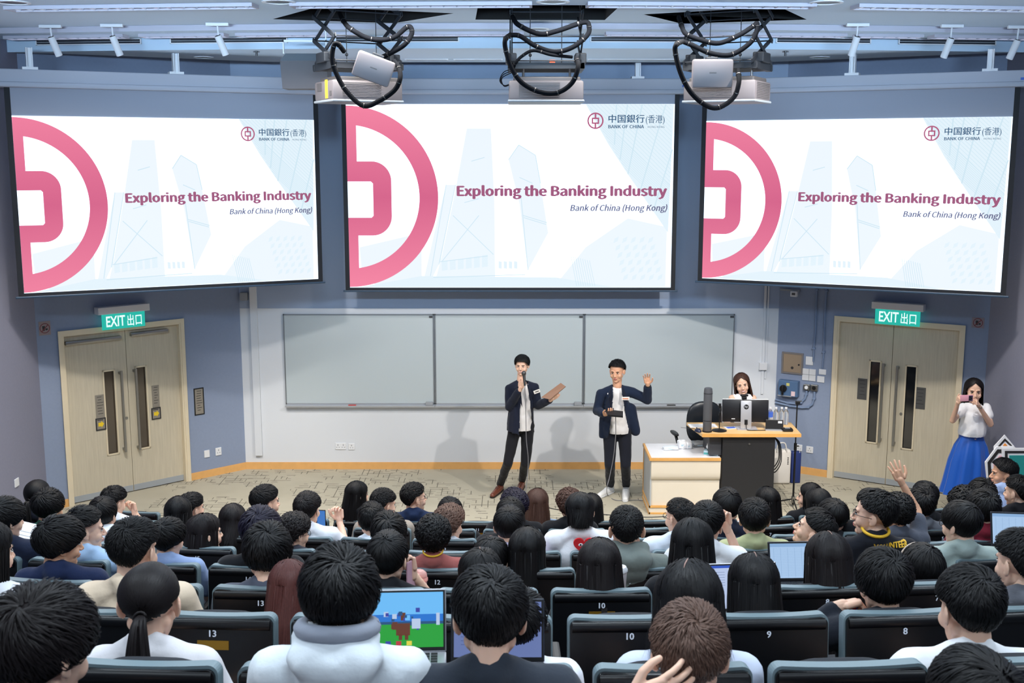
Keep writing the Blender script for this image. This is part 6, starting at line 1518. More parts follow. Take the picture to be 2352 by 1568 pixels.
per('d9', 'person with curly black hair in a grey tee raising an open hand', 2059, 1130, 'D', 68, yaw=6, pitch=-8, style='curly', hs=35, shirt=(78, 82, 94), hi=True, skin=1,
    arms=(None, (V3(0.165, -0.04, 0.43), V3(0.175, 0.10, 0.60), V3(0.065, 0.12, 0.80), (V3(-0.42, 0.1, 0.9), V3(0.25, 1, 0), 0.14, 0.17, False))))
per('d10', 'person in a dark red top half hidden at the far right', 2256, 1122, 'D', 70, yaw=10, pitch=-6, style='messy', hs=36, shirt=(112, 26, 42))
# --- third row
per('c1', 'man with black hair in a green shirt on the far left', 115, 1119, 'C', 66, yaw=-22, pitch=-8, style='messy', hs=37, shirt=(22, 110, 78), skin=1)
per('c2', 'person with a round black mop and a white hood, before the left door', 238, 1139, 'C', 62, yaw=-6, pitch=-6, style='bowl', hs=38, shirt=(222, 228, 236), kind='hoodie')
per('c3', 'woman with straight black hair left of the small dark-haired man', 412, 1139, 'C', 60, yaw=0, pitch=-4, sex='f', style='long', hs=11, shirt=BLK)
per('c4', 'woman with a dark bob sitting left of the messy-haired pair', 538, 1156, 'C', 62, yaw=0, pitch=-6, sex='f', style='bob', hs=3, shirt=BLK, hcol='dark')
per('c5', 'man in a white shirt holding up a phone', 708, 1126, 'C', 60, yaw=-18, pitch=-2, style='short', hs=39, hcol='dark', shirt=(228, 230, 236), arms=(None, (V3(0.165, -0.04, 0.43), V3(0.24, 0.14, 0.26), V3(0.17, 0.30, 0.42), (V3(-0.1, 0.2, 1), V3(-0.4, -1, 0), 0.8, 0.05, False))))
per('c6', 'person with wavy black hair and white sleeves behind the rumpled crop', 855, 1150, 'C', 64, yaw=-4, pitch=-10, style='short', hs=40, shirt=(214, 222, 234))
per('c7', 'person with wavy light brown hair looking right', 1034, 1156, 'C', 68, yaw=-40, pitch=-6, style='curly', hs=41, hcol='lbrown', shirt=(214, 218, 226), face=True)
per('c8', 'person with smooth black hair below the purple-tinted curls', 1172, 1140, 'C', 62, yaw=4, pitch=-10, style='bowl', hs=42, shirt=BLK)
per('c9', 'person with a short black bob in a navy top before the lectern', 1668, 1119, 'C', 70, yaw=4, pitch=-4, style='bowl', hs=43, shirt=(18, 24, 44))
per('c10', 'person with a glossy round black mop right of the microphone stand', 1911, 1144, 'C', 72, yaw=6, pitch=-10, sex='f', style='bowl', hs=44, shirt=BLK)
per('c11', 'man in a white collar and grey sweater right of the raised hand', 2113, 1117, 'C', 62, yaw=4, pitch=-4, style='messy', hs=45, shirt=(92, 96, 104), kind='collar')
per('c12', 'person with dark curls on the right, below the blue skirt', 2212, 1114, 'C', 70, yaw=8, pitch=-6, style='curly', hs=46, shirt=BLK)
per('c13', 'man peeking out behind the man in black glasses', 1996, 1120, 'C', 58, yaw=10, pitch=-2, style='short', hs=47, shirt=BLK)
# --- second row
per('b1', 'woman with her hair tied low, farthest left beside the grey wall', 88, 1101, 'B', 54, yaw=-8, pitch=-4, sex='f', style='pony', hs=2, shirt=(30, 32, 44))
per('b2', 'person leaning a cheek on a hand before the left door', 264, 1114, 'B', 54, yaw=-34, pitch=-12, style='short', hs=48, shirt=(226, 228, 234), arms=(None, cheek(1, 0.48, 0.12, 0.10)), face=True)
per('b3', 'small dark-haired man looking right beside the straight black hair', 442, 1129, 'B', 56, yaw=-40, pitch=-2, style='short', hs=49, shirt=(60, 62, 72), face=True)
per('b4', 'man with thick black hair looking right, pale jaw showing', 612, 1111, 'B', 62, yaw=-50, pitch=-2, style='short', hs=50, shirt=(80, 84, 96), face=True, hi=True)
per('b5', 'man with a spiky dark crop looking down to the right', 882, 1119, 'B', 58, yaw=-48, pitch=-10, style='fade', hs=51, shirt=(150, 140, 130), face=True)
per('b6', 'person with a low dark cap of hair behind the wavy brown hair', 1034, 1140, 'B', 56, yaw=-6, pitch=-4, style='bowl', hs=52, shirt=BLK)
per('b7', 'person with blue-black purple-tinted curls under the left speaker', 1182, 1119, 'B', 60, yaw=0, pitch=-6, style='curly', hs=53, hcol='blue', shirt=BLK)
per('b8', 'person with curly brown hair left of the black mullet', 1308, 1119, 'B', 58, yaw=4, pitch=-4, style='curly', hs=54, hcol='brown', shirt=BLK)
per('b9', 'woman with sleek black hair beside the thin microphone stand', 1876, 1121, 'B', 58, yaw=20, pitch=-8, sex='f', style='long', hs=12, shirt=BLK)
per('b10', 'person with black hair behind the man in the white collar', 2122, 1104, 'B', 60, yaw=4, pitch=-4, style='bowl', hs=55, shirt=BLK)
per('b11', 'person with spiky black hair directly below the blue skirt, bluish top', 2252, 1097, 'B', 60, yaw=6, pitch=-6, style='messy', hs=56, shirt=(60, 80, 110))
per('b12', 'man in a black jacket looking left at the far right edge', 2335, 1089, 'B', 62, yaw=36, pitch=-4, style='fade', hs=57, shirt=(18, 20, 26), kind='jacket', face=True, hi=True)
# --- front row
per('a1', 'woman with long black hair looking right, alone before the whiteboards', 822, 1104, 'A', 50, yaw=-52, pitch=-2, sex='f', style='long', hs=13, shirt=BLK, face=True)
per('a2', 'man in glasses and a navy suit looking right', 952, 1106, 'A', 54, yaw=-56, pitch=2, style='fade', hs=58, shirt=(24, 40, 72), kind='jacket', glasses=True, face=True, hi=True)
per('a3', 'woman with long brown hair in a denim jacket', 1234, 1121, 'A', 52, yaw=0, pitch=-2, sex='f', style='longer', hs=14, hcol='brown', shirt=(130, 150, 176))
per('a4', 'woman with long black hair half hidden behind the mullet', 1358, 1132, 'A', 50, yaw=0, pitch=-4, sex='f', style='long', hs=15, shirt=BLK)
per('a5', 'woman in glasses looking left before the lectern, hand to her face', 1758, 1117, 'A', 54, yaw=44, pitch=-2, sex='f', style='long', hs=16, shirt=(190, 196, 206), glasses=True, face=True, arms=(cheek(-1, 0.50, 0.13, 0.12), None))
per('a6', 'woman in profile looking left beside the thin microphone stand', 1857, 1108, 'A', 50, yaw=64, pitch=0, sex='f', style='long', hs=17, shirt=BLK, face=True)
per('a7', 'man in a light blue shirt in profile before the pink sign', 2302, 1050, 'A', 56, yaw=82, pitch=0, style='short', hs=59, shirt=(158, 178, 218), kind='collar', face=True, hi=True, skin=1, lean=0.3)

# seats take the label of the person in them
for (row, n), s_ in SEATS.items():
    best = None
    for k, (t, hm, sc) in PEOPLE.items():
        if k[0].upper() == row and abs(t.location.x - s_.location.x) < 0.27 and (best is None or abs(t.location.x - s_.location.x) < best[0]): best = (abs(t.location.x - s_.location.x), t)
    if best: s_['occupied'] = 1
# printed and worn details
def on_head(key, name, me, m_=None, label=None):
    t, hm, sc = PEOPLE[key]; o = link(name, me, t, label=label); o.matrix_local = hm; return o
def ring_mesh(name, c, rx, ry, r, m_, tilt=0.25):
    m = MB(); m.tube([V3(c[0] + rx*math.cos(a), c[1] + ry*math.sin(a), c[2] - tilt*ry*math.sin(a)*-1) for a in np.linspace(0, 2*math.pi, 25)], r, 6); return m.mesh(name, m_, True)
yel = mat('lanyard_yellow', (226, 178, 40), 0.6)
link('lanyard', ring_mesh('lanyard', (0, -0.066, 0.548), 0.060, 0.060, 0.006, yel), PEOPLE['e5'][0])
link('yellow_collar', ring_mesh('lanyard', (0, -0.060, 0.545), 0.064, 0.066, 0.008, yel), PEOPLE['e10'][0])
from mathutils.bvhtree import BVHTree
def on_back(key, me, lift=0.004):
    """lays flat print on the back of a shirt"""
    sh = [c for c in PEOPLE[key][0].children if c.name.startswith('shirt')][0].data
    T_ = BVHTree.FromPolygons([v.co for v in sh.vertices], polys(sh))
    for v in me.vertices:
        h_ = T_.ray_cast(Vector((v.co.x, -1, v.co.z)), Vector((0, 1, 0)))[0]
        v.co.y = (h_.y if h_ else -0.12) - lift
    return me
tm_ = text_mesh('VOLUNTEER', 1.0, smear=0.05); xs_ = [v.co.x for v in tm_.vertices]; k = 0.185/(max(xs_)-min(xs_)); tm_.transform(Matrix.Translation((0.062, 0, 0.470)) @ Matrix.Diagonal((k, 1, k*1.15, 1)) @ Matrix.Translation((-(min(xs_)+max(xs_))/2, 0, 0)))
on_back('e10', tm_)
tm_.materials.append(yel); link('back_lettering', tm_, PEOPLE['e10'][0], kind='stuff')
hb = MB(); hp_ = [(0.055*1.0*(math.sin(a)**3), 0.0035*(13*math.cos(a) - 5*math.cos(2*a) - 2*math.cos(3*a) - math.cos(4*a))) for a in np.linspace(0, 2*math.pi, 49)[:-1]]
hb.prism([(x*1.25+0.02, z*1.15+0.435) for x, z in hp_], -0.166, -0.150); ht = hb.build('red_heart', mat('heart_red', (206, 24, 36), 0.6), PEOPLE['d5'][0])
for s in (-1, 1):
    m = MB(); ell(m, (s*0.024+.02, -0.167, 0.442), (0.015, 0.002, 0.009), 14, (0, s*0.2, 0)); m.build('heart_eye', white_plastic, ht)
    m = MB(); ell(m, (s*0.024+.02, -0.169, 0.442), (0.006, 0.002, 0.006), 10); m.build('pupil', black_plastic, ht)
# pale partings and crown spots
part_m = mat('scalp', (150, 118, 108), 0.6)
def parting(key, a0, a1, az=0.0, r=0.0022, off=0.0):
    t, hm, sc = PEOPLE[key]; he = [c for c in t.children if c.name.startswith('hair')][0]; v = arrays(he.data); pts = []
    for a in np.linspace(a0, a1, 9):
        a = math.radians(a); d = np.array([math.sin(az)*math.cos(a), math.cos(a)*math.cos(az), math.sin(a)]); w_ = v - HC; n_ = np.linalg.norm(w_, axis=1); cs = (w_ @ d)/n_
        rr = n_[cs > 0.985]; rr = np.percentile(rr, 88) if len(rr) else 0.1; pts.append(Vector(HC + d*rr))
    m = MB(); m.tube(smooth_path(pts, 2), [r*(0.3 + 0.7*math.sin(math.pi*(i+.5)/17)) for i in range(17)], 6); on_head(key, 'parting', m.mesh('parting', part_m, True))
parting('f4', 70, 125); parting('e6', 65, 120, 0.2); parting('g4', 75, 120); parting('h3', 95, 130, 0.3); parting('f7', 80, 115)
m = MB(); m.tube([V3(0.088*math.cos(a), -0.062 + 0.074*math.sin(a), 0.556 - 0.012*math.sin(a)) for a in np.linspace(0, 2*math.pi, 25)], 0.022, 8); m.build('hood_lining', cloth((150, 156, 170)), PEOPLE['i2'][0], smooth=60, label='grey hood lining')
# hairband and phones, cups
link('hairband', ring_mesh('hairband', (0, 0.0, 0.04), 0.091, 0.02, 0.005, mat('hairband', (196, 176, 160), 0.5)), None)
hb_ = [o for o in bpy.data.objects if o.name.startswith('hairband')][-1]; bpy.data.objects.remove(hb_)
m = MB(); m.tube([V3(0.093*math.cos(a), 0.02 - 0.01*math.sin(a), 0.034 + 0.100*math.sin(a)) for a in np.linspace(0.1, math.pi-0.1, 20)], 0.0035, 6); on_head('f8', 'hairband', m.mesh('hairband', mat('hairband', (206, 190, 178), 0.5), True))
def handheld(name, label, cat, px, py, D, rz=0, rx=0):
    t = thing(name, label, cat, P(px, py, D), rz); t.rotation_euler = (rx, 0, rz); return t
ph_em = emit_mat('phone_screen', (70, 130, 210), 0.8)
dC = PEOPLE['c5'][0].location.y
t = handheld('phone', 'blue-lit phone held up by the man in the white shirt', 'phone', 738, 1192, dC+0.32, math.radians(-8))
m = MB(); m.rbox(-0.036, -0.004, -0.075, 0.036, 0.004, 0.075, 0.004); m.build('phone_case', black_plastic, t); m = MB(); m.box(-0.031, -0.006, -0.068, 0.031, -0.004, 0.068); m.build('phone_display', ph_em, t)
t = handheld('phone', 'purple phone in the fist of the man in the black jacket', 'phone', 1964, 1392, PEOPLE['g5'][0].location.y+0.06, math.radians(20))
m = MB(); m.rbox(-0.04, -0.005, -0.022, 0.03, 0.005, 0.022, 0.004); m.build('phone_case', mat('purple_case', (112, 96, 170), 0.4), t); m = MB(); m.box(-0.03, -0.007, -0.015, 0.0, -0.005, 0.01); m.build('phone_sticker', mat('heart_red', (206, 24, 36)), t)
t = handheld('phone', 'pink phone at the cheek of the woman beside the pink drink', 'phone', 944, 1318, PEOPLE['f3'][0].location.y+0.02, math.radians(60))
m = MB(); m.rbox(-0.036, -0.005, -0.07, 0.036, 0.005, 0.07, 0.005); m.build('phone_case', mat('pink_case', (214, 170, 186), 0.4), t); m = MB(); m.cyl((0.015, -0.008, 0.05), (0.015, -0.004, 0.05), 0.009, n=12); m.build('phone_lens', black_plastic, t)
def cup(label, px, py, D, r, h_, body, lid, name='takeaway_cup'):
    p = P(px, py, D); t = thing(name, label, 'cup', p)
    m = MB(); m.lathe([(r*.72, -h_), (r*.75, -h_*.98), (r, 0)], 24); m.build('cup_body', body, t, smooth=40)
    m = MB(); m.lathe([(r*1.08, -0.004), (r*1.08, 0.006), (r*.9, 0.016), (r*.85, 0.020), (r*.2, 0.020)], 24); m.build('cup_lid', lid, t, smooth=40)
    return t
cup('white takeaway cup beside the woman with long dark hair', 1424, 1309, 5.32, 0.036, 0.13, mat('cup_white', (226, 222, 226), 0.5), white_plastic)
t = cup('clear cup of pink drink with a domed lid', 963, 1330, 5.28, 0.040, 0.10, mat('pink_drink', (206, 150, 160), 0.3), mat('pink_lid', (232, 160, 150), 0.3), 'drink_cup')
m = MB(); m.lathe([(0.040, 0.018), (0.036, 0.035), (0.020, 0.048), (0.004, 0.052)], 20); m.build('dome', mat('dome_pink', (240, 190, 180), 0.15, trans=0.5), t, smooth=60)
# paper held at the left edge
t = thing('paper_sheet', 'white sheet on the lap of the person at the left edge', 'paper', P(62, 1276, PEOPLE['e1'][0].location.y+0.05)); t.rotation_euler = (0.5, 0.35, 0.3)
m = MB(); m.box(-0.105, -0.02, 0.0, 0.105, 0.25, 0.003); m.build('sheet', paper_m, t); m = MB(); [m.box(-0.08, 0.02+i*0.03, 0.003, 0.07, 0.025+i*0.03, 0.0035) for i in range(6)]; m.build('print_line', grey_plastic, t, kind='stuff')

# ---- laptops
lap_sil = mat('laptop_silver', (176, 178, 184), 0.35, metal=0.6); lap_dark = mat('laptop_dark', (40, 44, 54), 0.4, metal=0.3); keys_m = mat('keys', (24, 25, 28), 0.6)
def laptop(label, px, py, D, wd, hh, rz, shell, content, tilt=18):
    p = P(px, py, D); t = thing('laptop', label, 'laptop', p, rz, 'open laptops in the audience')
    T = Matrix.Rotation(math.radians(-tilt), 4, 'X')
    m = MB(); m.rbox(-wd/2, -0.22, -0.014, wd/2, 0.004, 0.0, 0.005); m.build('laptop_base', shell, t)
    m = MB(); [m.box(-wd*.42 + i*wd*.084/1.0, -0.10+j*0.019, 0.0, -wd*.42 + i*wd*.084 + wd*.07, -0.086+j*0.019, 0.0015) for i in range(10) for j in range(5)]; m.build('keyboard', keys_m, t, kind='stuff')
    m = MB(); m.box(-0.05, -0.20, 0.0, 0.05, -0.13, 0.001); m.build('touchpad', keys_m if shell is lap_dark else grey_plastic, t)
    m = MB(); m.rbox(-wd/2, -0.002, 0.0, wd/2, 0.006, hh, 0.004, M=T); lid = m.build('laptop_lid', shell, t)
    m = MB(); m.box(-wd/2+0.004, -0.0035, 0.004, wd/2-0.004, -0.002, hh-0.004, T); m.build('display_bezel', black_plastic, lid)
    a, b_ = -wd/2+0.010, wd/2-0.010; c, d = 0.016, hh-0.010
    mats = []; m = MB()
    def R(x0, z0, x1, z1, k, lay): 
        m.cur = k; X0, X1, Z0, Z1 = a+(b_-a)*x0, a+(b_-a)*x1, c+(d-c)*z0, c+(d-c)*z1; y = -0.0040 - lay*0.0003
        m.add([T @ V3(X0, y, Z0), T @ V3(X1, y, Z0), T @ V3(X1, y, Z1), T @ V3(X0, y, Z1)], [(0,1,2,3)])
    mats = content(R); o = m.build('laptop_display', mats, lid); return t
def c_game(R):
    R(0, 0, 1, 1, 0, 0); R(0, 0, 1, .60, 1, 1); R(0, 0, 1, .42, 2, 2); R(0, .42, 1, .47, 3, 2)
    rnd = random.Random(3)
    for i in range(18): x = .30 + .45*rnd.random(); z = .28 + .36*rnd.random(); s = .02+.04*rnd.random(); R(x, z, x+s, z+s*1.7, rnd.choice([0, 5, 6, 4, 3]), 3+i*.2)
    R(.46, .22, .62, .44, 4, 8); R(.49, .14, .53, .24, 4, 8); R(.56, .14, .60, .24, 4, 8); R(.64, .34, .74, .52, 6, 8)
    R(.34, .04, .40, .12, 5, 8); R(.46, .04, .52, .12, 7, 8); R(.58, .04, .64, .12, 8, 8); R(.92, .40, .96, .62, 6, 8)
    return [emit_mat('g_sky', (110, 190, 250), .95), emit_mat('g_sea', (40, 120, 215), .9), emit_mat('g_grass', (40, 165, 60), .9), emit_mat('g_hedge', (40, 90, 140), .8), emit_mat('g_brown', (110, 62, 44), .8), emit_mat('g_blue', (60, 70, 170), .9), emit_mat('g_pale', (190, 210, 240), .9), emit_mat('g_red', (190, 60, 70), .9), emit_mat('g_yellow', (230, 220, 80), .9)]
def c_doc(R):
    R(0, 0, 1, 1, 0, 0); R(0, .94, 1, 1, 1, 1); R(0, 0, .28, .94, 2, 1)
    for i in range(16): R(.36, .86-i*.05, .36+.2+.35*((i*37 % 10)/10), .87-i*.05, 3, 2)
    for i in range(6): R(.03, .84-i*.06, .22, .85-i*.06, 3, 2)
    return [emit_mat('d_page', (214, 226, 250), .95), emit_mat('d_bar', (50, 90, 200), .9), emit_mat('d_side', (190, 206, 240), .9), emit_mat('d_text', (120, 140, 180), .9)]
def c_sheet(R):
    R(0, 0, 1, 1, 0, 0); R(0, .90, 1, 1, 1, 1)
    for i in range(18): R(.02, .86-i*.046, .98, .864-i*.046, 2, 2)
    for i in range(8): R(.06+i*.12, .03, .064+i*.12, .87, 2, 2)
    return [emit_mat('s_page', (176, 208, 244), .9), emit_mat('s_bar', (150, 190, 235), .8), emit_mat('s_line', (140, 176, 220), .85)]
def c_dim(R):
    R(0, 0, 1, 1, 0, 0); 
    for i in range(10): R(.08, .85-i*.07, .08+.3+.4*((i*31 % 10)/10), .862-i*.07, 1, 1)
    return [emit_mat('l_page', (112, 130, 186), .8), emit_mat('l_text', (84, 100, 156), .8)]
laptop('silver laptop showing a green and blue game in front of the hooded jacket', 918, 1498, 3.50, 0.31, 0.205, math.radians(3), lap_sil, c_game)
laptop('dark laptop with a dim blue screen in front of the charcoal tee', 1143, 1520, 3.48, 0.31, 0.205, 0, lap_dark, c_dim)
laptop('laptop showing a white document with a blue frame', 1710, 1404, 4.75, 0.315, 0.215, math.radians(5), lap_sil, c_doc)
laptop('laptop showing a pale blue spreadsheet beside the long dark brown hair', 1838, 1334, 5.45, 0.32, 0.20, math.radians(2), lap_dark, c_sheet)
laptop('laptop with a pale blue page cut by the right edge', 2344, 1256, 6.25, 0.33, 0.20, math.radians(-6), lap_dark, c_sheet)
# ================================================================== PEOPLE ON THE STAGE
def standing(label, origin, head, yaw, pitch, roll, J, sex, hs, hcol, skin, face=True, smile=False, legs=None, shoes=None, top=None, extra_skin=(), hands=(), headscale=1.0):
    """all points in world space; the figure's mesh is built relative to origin"""
    o = Vector(origin); t = thing('person', label, 'person', o)
    L = lambda p: Vector(p) - o
    hm = Matrix.Translation(L(head)) @ Euler((math.radians(pitch), math.radians(roll), math.radians(yaw))).to_matrix().to_4x4() @ Matrix.Scale(headscale, 4)
    prims = []
    for a, b_, ra, rb in J: prims.append(('c', L(a), L(b_), ra, rb))
    for e in extra_skin: prims.append(('e', tuple(L(e[0])), e[1]))
    base = blob(prims, 0.010, 3)
    items = [(base, None, 0), (head_base(sex, True), hm, 0)]
    for (w, fd, pn, curl, spread, thumb, mir) in hands: items.append((hand_mesh(curl, spread, thumb, True, mir), hand_matrix(L(w), fd, pn, 1.0 if sex == 'm' else 0.9), 0))
    b_ = link('body', joined('body', items, [SKINS[skin]]), t)
    he = link('hair', hair_style(hs), t); he.matrix_local = hm
    if not he.data.materials: he.data.materials.append(HAIR['black'])
    ocolor(he, HAIR[hcol])
    e, br, mo = face_parts(smile)
    for nm, me in (('eyes', e), ('eyebrows', br), ('mouth', mo)): q = link(nm, me, t); q.matrix_local = hm
    return t, L, hm
def cloth_part(name, t, L, prims, rgb, voxel=0.011, cut=None, solid=None, smooth=3, fold=0.006, fs=9.0, rough=None):
    pr = [(p[0], L(p[1]), L(p[2]), p[3], p[4]) if p[0] == 'c' else (('e', tuple(L(p[1]))) + tuple(p[2:])) for p in prims]
    me = blob(pr, voxel, smooth); v = arrays(me); nn = np.array([n_.vector[:] for n_ in me.vertex_normals])
    f = np.array([noise.noise(Vector((x*fs, y*fs, z*fs*.7 + x*4))) + 0.5*noise.noise(Vector((x*fs*2.4, y*fs*2.4, z*fs*1.6))) for x, y, z in v])
    v = v + nn*(f*fold)[:, None]; me.vertices.foreach_set('co', v.ravel()); me.update()
    if cut:
        bm = bmesh.new(); bm.from_mesh(me)
        dead = [f_ for f_ in bm.faces if cut(f_.calc_center_median())]
        bmesh.ops.delete(bm, geom=dead, context='FACES'); bm.to_mesh(me); bm.free()
    set_smooth(me, True); me.materials.append(cloth(rgb))
    o = link(name, me, t)
    if solid: md = o.modifiers.new('thick', 'SOLIDIFY'); md.thickness = solid; md.offset = -1
    return o
def tube_part(name, t, L, pts, r, m_, n=8, k=5, **kw):
    m = MB(); m.tube(smooth_path([L(p) for p in pts], k), r, n); return m.build(name, m_, t, smooth=60, **kw)
NV = (24, 30, 48); TEE = (224, 222, 222)
def leg_prims(hip, knee, ank, k=1.0): return [('c', hip, knee, 0.086*k, 0.064*k), ('c', knee, ank, 0.064*k, 0.052*k)]
def shoe(name, t, L, heel, toe, m_, sole_m, r=0.042):
    heel = Vector(heel); toe = Vector(toe); d = (toe-heel)
    o = blob([('c', L(heel)+V3(0,0,.045), L(heel)+V3(0,0,.045)+d*.35, r*.95, r), ('c', L(heel)+V3(0,0,.040)+d*.3, L(toe)+V3(0,0,.030), r, r*.72), ('c', L(heel)+V3(0,0,.05), L(heel)+V3(0,0,.095), r*.9, r*.85)], 0.007, 3)
    v = arrays(o); v[:, 2] = np.maximum(v[:, 2], L(V3(0,0,0.010)).z); o.vertices.foreach_set('co', v.ravel()); set_smooth(o, True); o.materials.append(m_); s_ = link(name, o, t)
    so = blob([('c', L(heel)+V3(0,0,.016), L(heel)+V3(0,0,.016)+d*.4, r*1.02, r*1.04), ('c', L(heel)+V3(0,0,.016)+d*.4, L(toe)+V3(0,0,.016), r*1.04, r*.80)], 0.007, 2)
    v = arrays(so); z0 = L(V3(0,0,0)).z; v[:, 2] = np.clip(v[:, 2], z0+0.001, z0+0.020); so.vertices.foreach_set('co', v.ravel()); set_smooth(so, 40); so.materials.append(sole_m); link('sole', so, s_)
    m = MB(); n = d.normalized()
    for i in range(3): c = L(heel)+V3(0,0,.084-.008*i)+d*(.38+.10*i); sd = V3(-n.y, n.x, 0)*0.022; m.cyl(c-sd, c+sd, 0.0035, n=6)
    m.build('laces', sole_m if sole_m is not brow_m else black_plastic, s_)

# ---- man with microphone (left)
D1 = 12.95
Q = lambda px, py, D=D1: P(px, py, D)
hd = Q(1199, 839); nb = Q(1197, 873)
sL, sR = Q(1170, 893), Q(1228, 890); eL, eR = Q(1170, 934, D1-.06), Q(1236, 930, D1-.04); wL, wR = Q(1195, 893, D1-.26), Q(1266, 917, D1-.30)
hL_, hR_ = Q(1181, 990), Q(1212, 990); kL, kR = Q(1167, 1062, D1-.10), Q(1207, 1062, D1-.02)
f1h = G(1150, 1127, 0); f1t = G(1131, 1143, 0); f2h = G(1199, 1118, 0); f2t = G(1190, 1136, 0)
aL = V3(f1h.x-.005, f1h.y+.01, 0.11); aR = V3(f2h.x, f2h.y, 0.11)
J = [(Q(1196, 965), Q(1197, 920), 0.10, 0.10), (Q(1197, 920), Q(1197, 900), 0.10, 0.085), (nb, hd + V3(0, 0.02, -0.06), 0.052, 0.050), (sL, sR, 0.05, 0.05),
     (sL, eL, 0.045, 0.038), (eL, wL, 0.037, 0.026), (sR, eR, 0.045, 0.038), (eR, wR, 0.037, 0.026), (hL_, kL, 0.058, 0.045), (kL, aL, 0.045, 0.035), (hR_, kR, 0.058, 0.045), (kR, aR, 0.045, 0.035)]
t, L, hm = standing('man in a navy blazer speaking into a microphone, tablet in his other hand', V3(Q(1190, 1100).x, D1, 0), hd, 168, -2, 0, J, 'm', ('fringe', 60), 'black', 0, smile=True, headscale=0.97,
    hands=[(wL, Q(1202, 872, D1-.28) - wL, V3(0.6, 0.7, 0.1), 1.0, 0.04, 0.5, True), (wR, Q(1281, 903, D1-.34) - wR, V3(-.2, 0.9, 0.6), 0.75, 0.05, 0.6, False)])
cloth_part('trousers', t, L, leg_prims(hL_, kL, aL+V3(0,0,-.02), .92) + leg_prims(hR_, kR, aR+V3(0,0,-.02), .92) + [('c', hL_+V3(0,0,.06), hR_+V3(0,0,.06), 0.085, 0.085)], (22, 23, 29), fold=0.005)
cloth_part('tee_shirt', t, L, [('c', Q(1198, 982), Q(1198, 920), 0.132, 0.128), ('c', Q(1198, 920), Q(1198, 897), 0.126, 0.105), ('c', Q(1180, 894), Q(1216, 892), 0.060, 0.060)], TEE, fold=0.008, fs=14, cut=lambda c: c.z < L(Q(1198, 985)).z)
zc0, zh = L(Q(1198, 885)).z, L(Q(1195, 990)).z
def jcut1(c):
    f = (zc0 - c.z)/(zc0 - zh); xo = L(Q(1205 + 5*max(0, f), 930)).x; hw = 0.042 + 0.052*max(0, f)
    return (c.y < 0.02 and abs(c.x - xo) < hw and c.z < zc0+.09) or c.z < zh - 0.02*math.sin(c.x*8)
jk = [('c', Q(1195, 985), Q(1197, 930), 0.164, 0.148), ('c', Q(1197, 930), Q(1198, 897), 0.148, 0.118), ('c', sL, sR, 0.057, 0.057), ('c', sL, Q(1192, 880), 0.055, 0.046), ('c', sR, Q(1205, 880), 0.055, 0.046), ('c', Q(1195, 1000), Q(1196, 985), 0.176, 0.166),
      ('c', sL, eL, 0.058, 0.053), ('c', eL, eL.lerp(wL, .86), 0.056, 0.044), ('c', sR, eR, 0.058, 0.053), ('c', eR, eR.lerp(wR, .86), 0.056, 0.044)]
cloth_part('blazer', t, L, jk, NV, fold=0.005, cut=jcut1, solid=0.006)
def lapel(t, L, top, mid, bot, out, name='lapel'):
    pts = [L(top), L(mid), L(bot)]; o_ = L(out); m = MB(); off = V3(0, -0.012, 0)
    a, b_, c = pts; vs = [a+off, o_+off, c+off, b_+off]; vs += [v + V3(0, 0.006, 0) for v in vs]
    m.add(vs, [(0,1,2,3), (7,6,5,4), (0,4,5,1), (1,5,6,2), (2,6,7,3), (3,7,4,0)]); m.build(name, cloth((18, 24, 40)), t)
lapel(t, L, Q(1190, 874, D1-.12), Q(1196, 895, D1-.19), Q(1200, 935, D1-.19), Q(1187, 905, D1-.185)); lapel(t, L, Q(1208, 874, D1-.12), Q(1213, 895, D1-.19), Q(1221, 935, D1-.19), Q(1222, 903, D1-.185))
badge_m = mat('name_badge', (226, 222, 218), 0.5); orange_p = mat('badge_print', (214, 130, 90), 0.5)
b0 = L(Q(1233, 899, D1-.19)); m = MB(); m.rbox(-.038, -.004, -.020, .038, .004, .020, .003, M=Matrix.Translation(b0) @ Matrix.Rotation(-0.35, 4, 'Y')); bd_ = m.build('name_badge', badge_m, t)
m = MB(); m.box(-.02, -.0055, -.004, .025, -.004, .006, Matrix.Translation(b0) @ Matrix.Rotation(-0.35, 4, 'Y')); m.build('badge_print', ink, bd_)
brown_l = mat('brown_leather', (108, 56, 40), 0.35); dk_sole = mat('dark_sole', (30, 24, 22), 0.6)
shoe('brown_shoe', t, L, f1h, f1t, brown_l, dk_sole); shoe('brown_shoe', t, L, f2h, f2t, brown_l, dk_sole)
# microphone and cable held by him
mp, mt = Q(1205, 878, D1-.33), Q(1203, 857, D1-.29)
tm = thing('microphone', 'black handheld microphone at the mouth of the left speaker', 'microphone', mp)
dv = (mt-mp); m = MB(); m.cyl(-dv*.35, dv*.75, 0.013, 0.017, n=14); m.build('microphone_handle', black_plastic, tm, smooth=40)
m = MB(); ell(m, dv*.98, (0.027, 0.027, 0.030), 16); m.build('grille', dark_steel, tm, smooth=60)
m = MB(); m.tube(smooth_path([-dv*.3, Q(1206, 905, D1-.30)-mp, Q(1208, 960, D1-.24)-mp, Q(1209, 1010, D1-.22)-mp, Q(1213, 1050, D1-.22)-mp, Q(1212, 1085, D1-.22)-mp, Q(1207, 1135, D1-.24)-mp + V3(0,0,0)], 6), 0.0045, 6); m.build('cable', mat('cable_grey', (120, 120, 126), 0.5), tm, smooth=60)
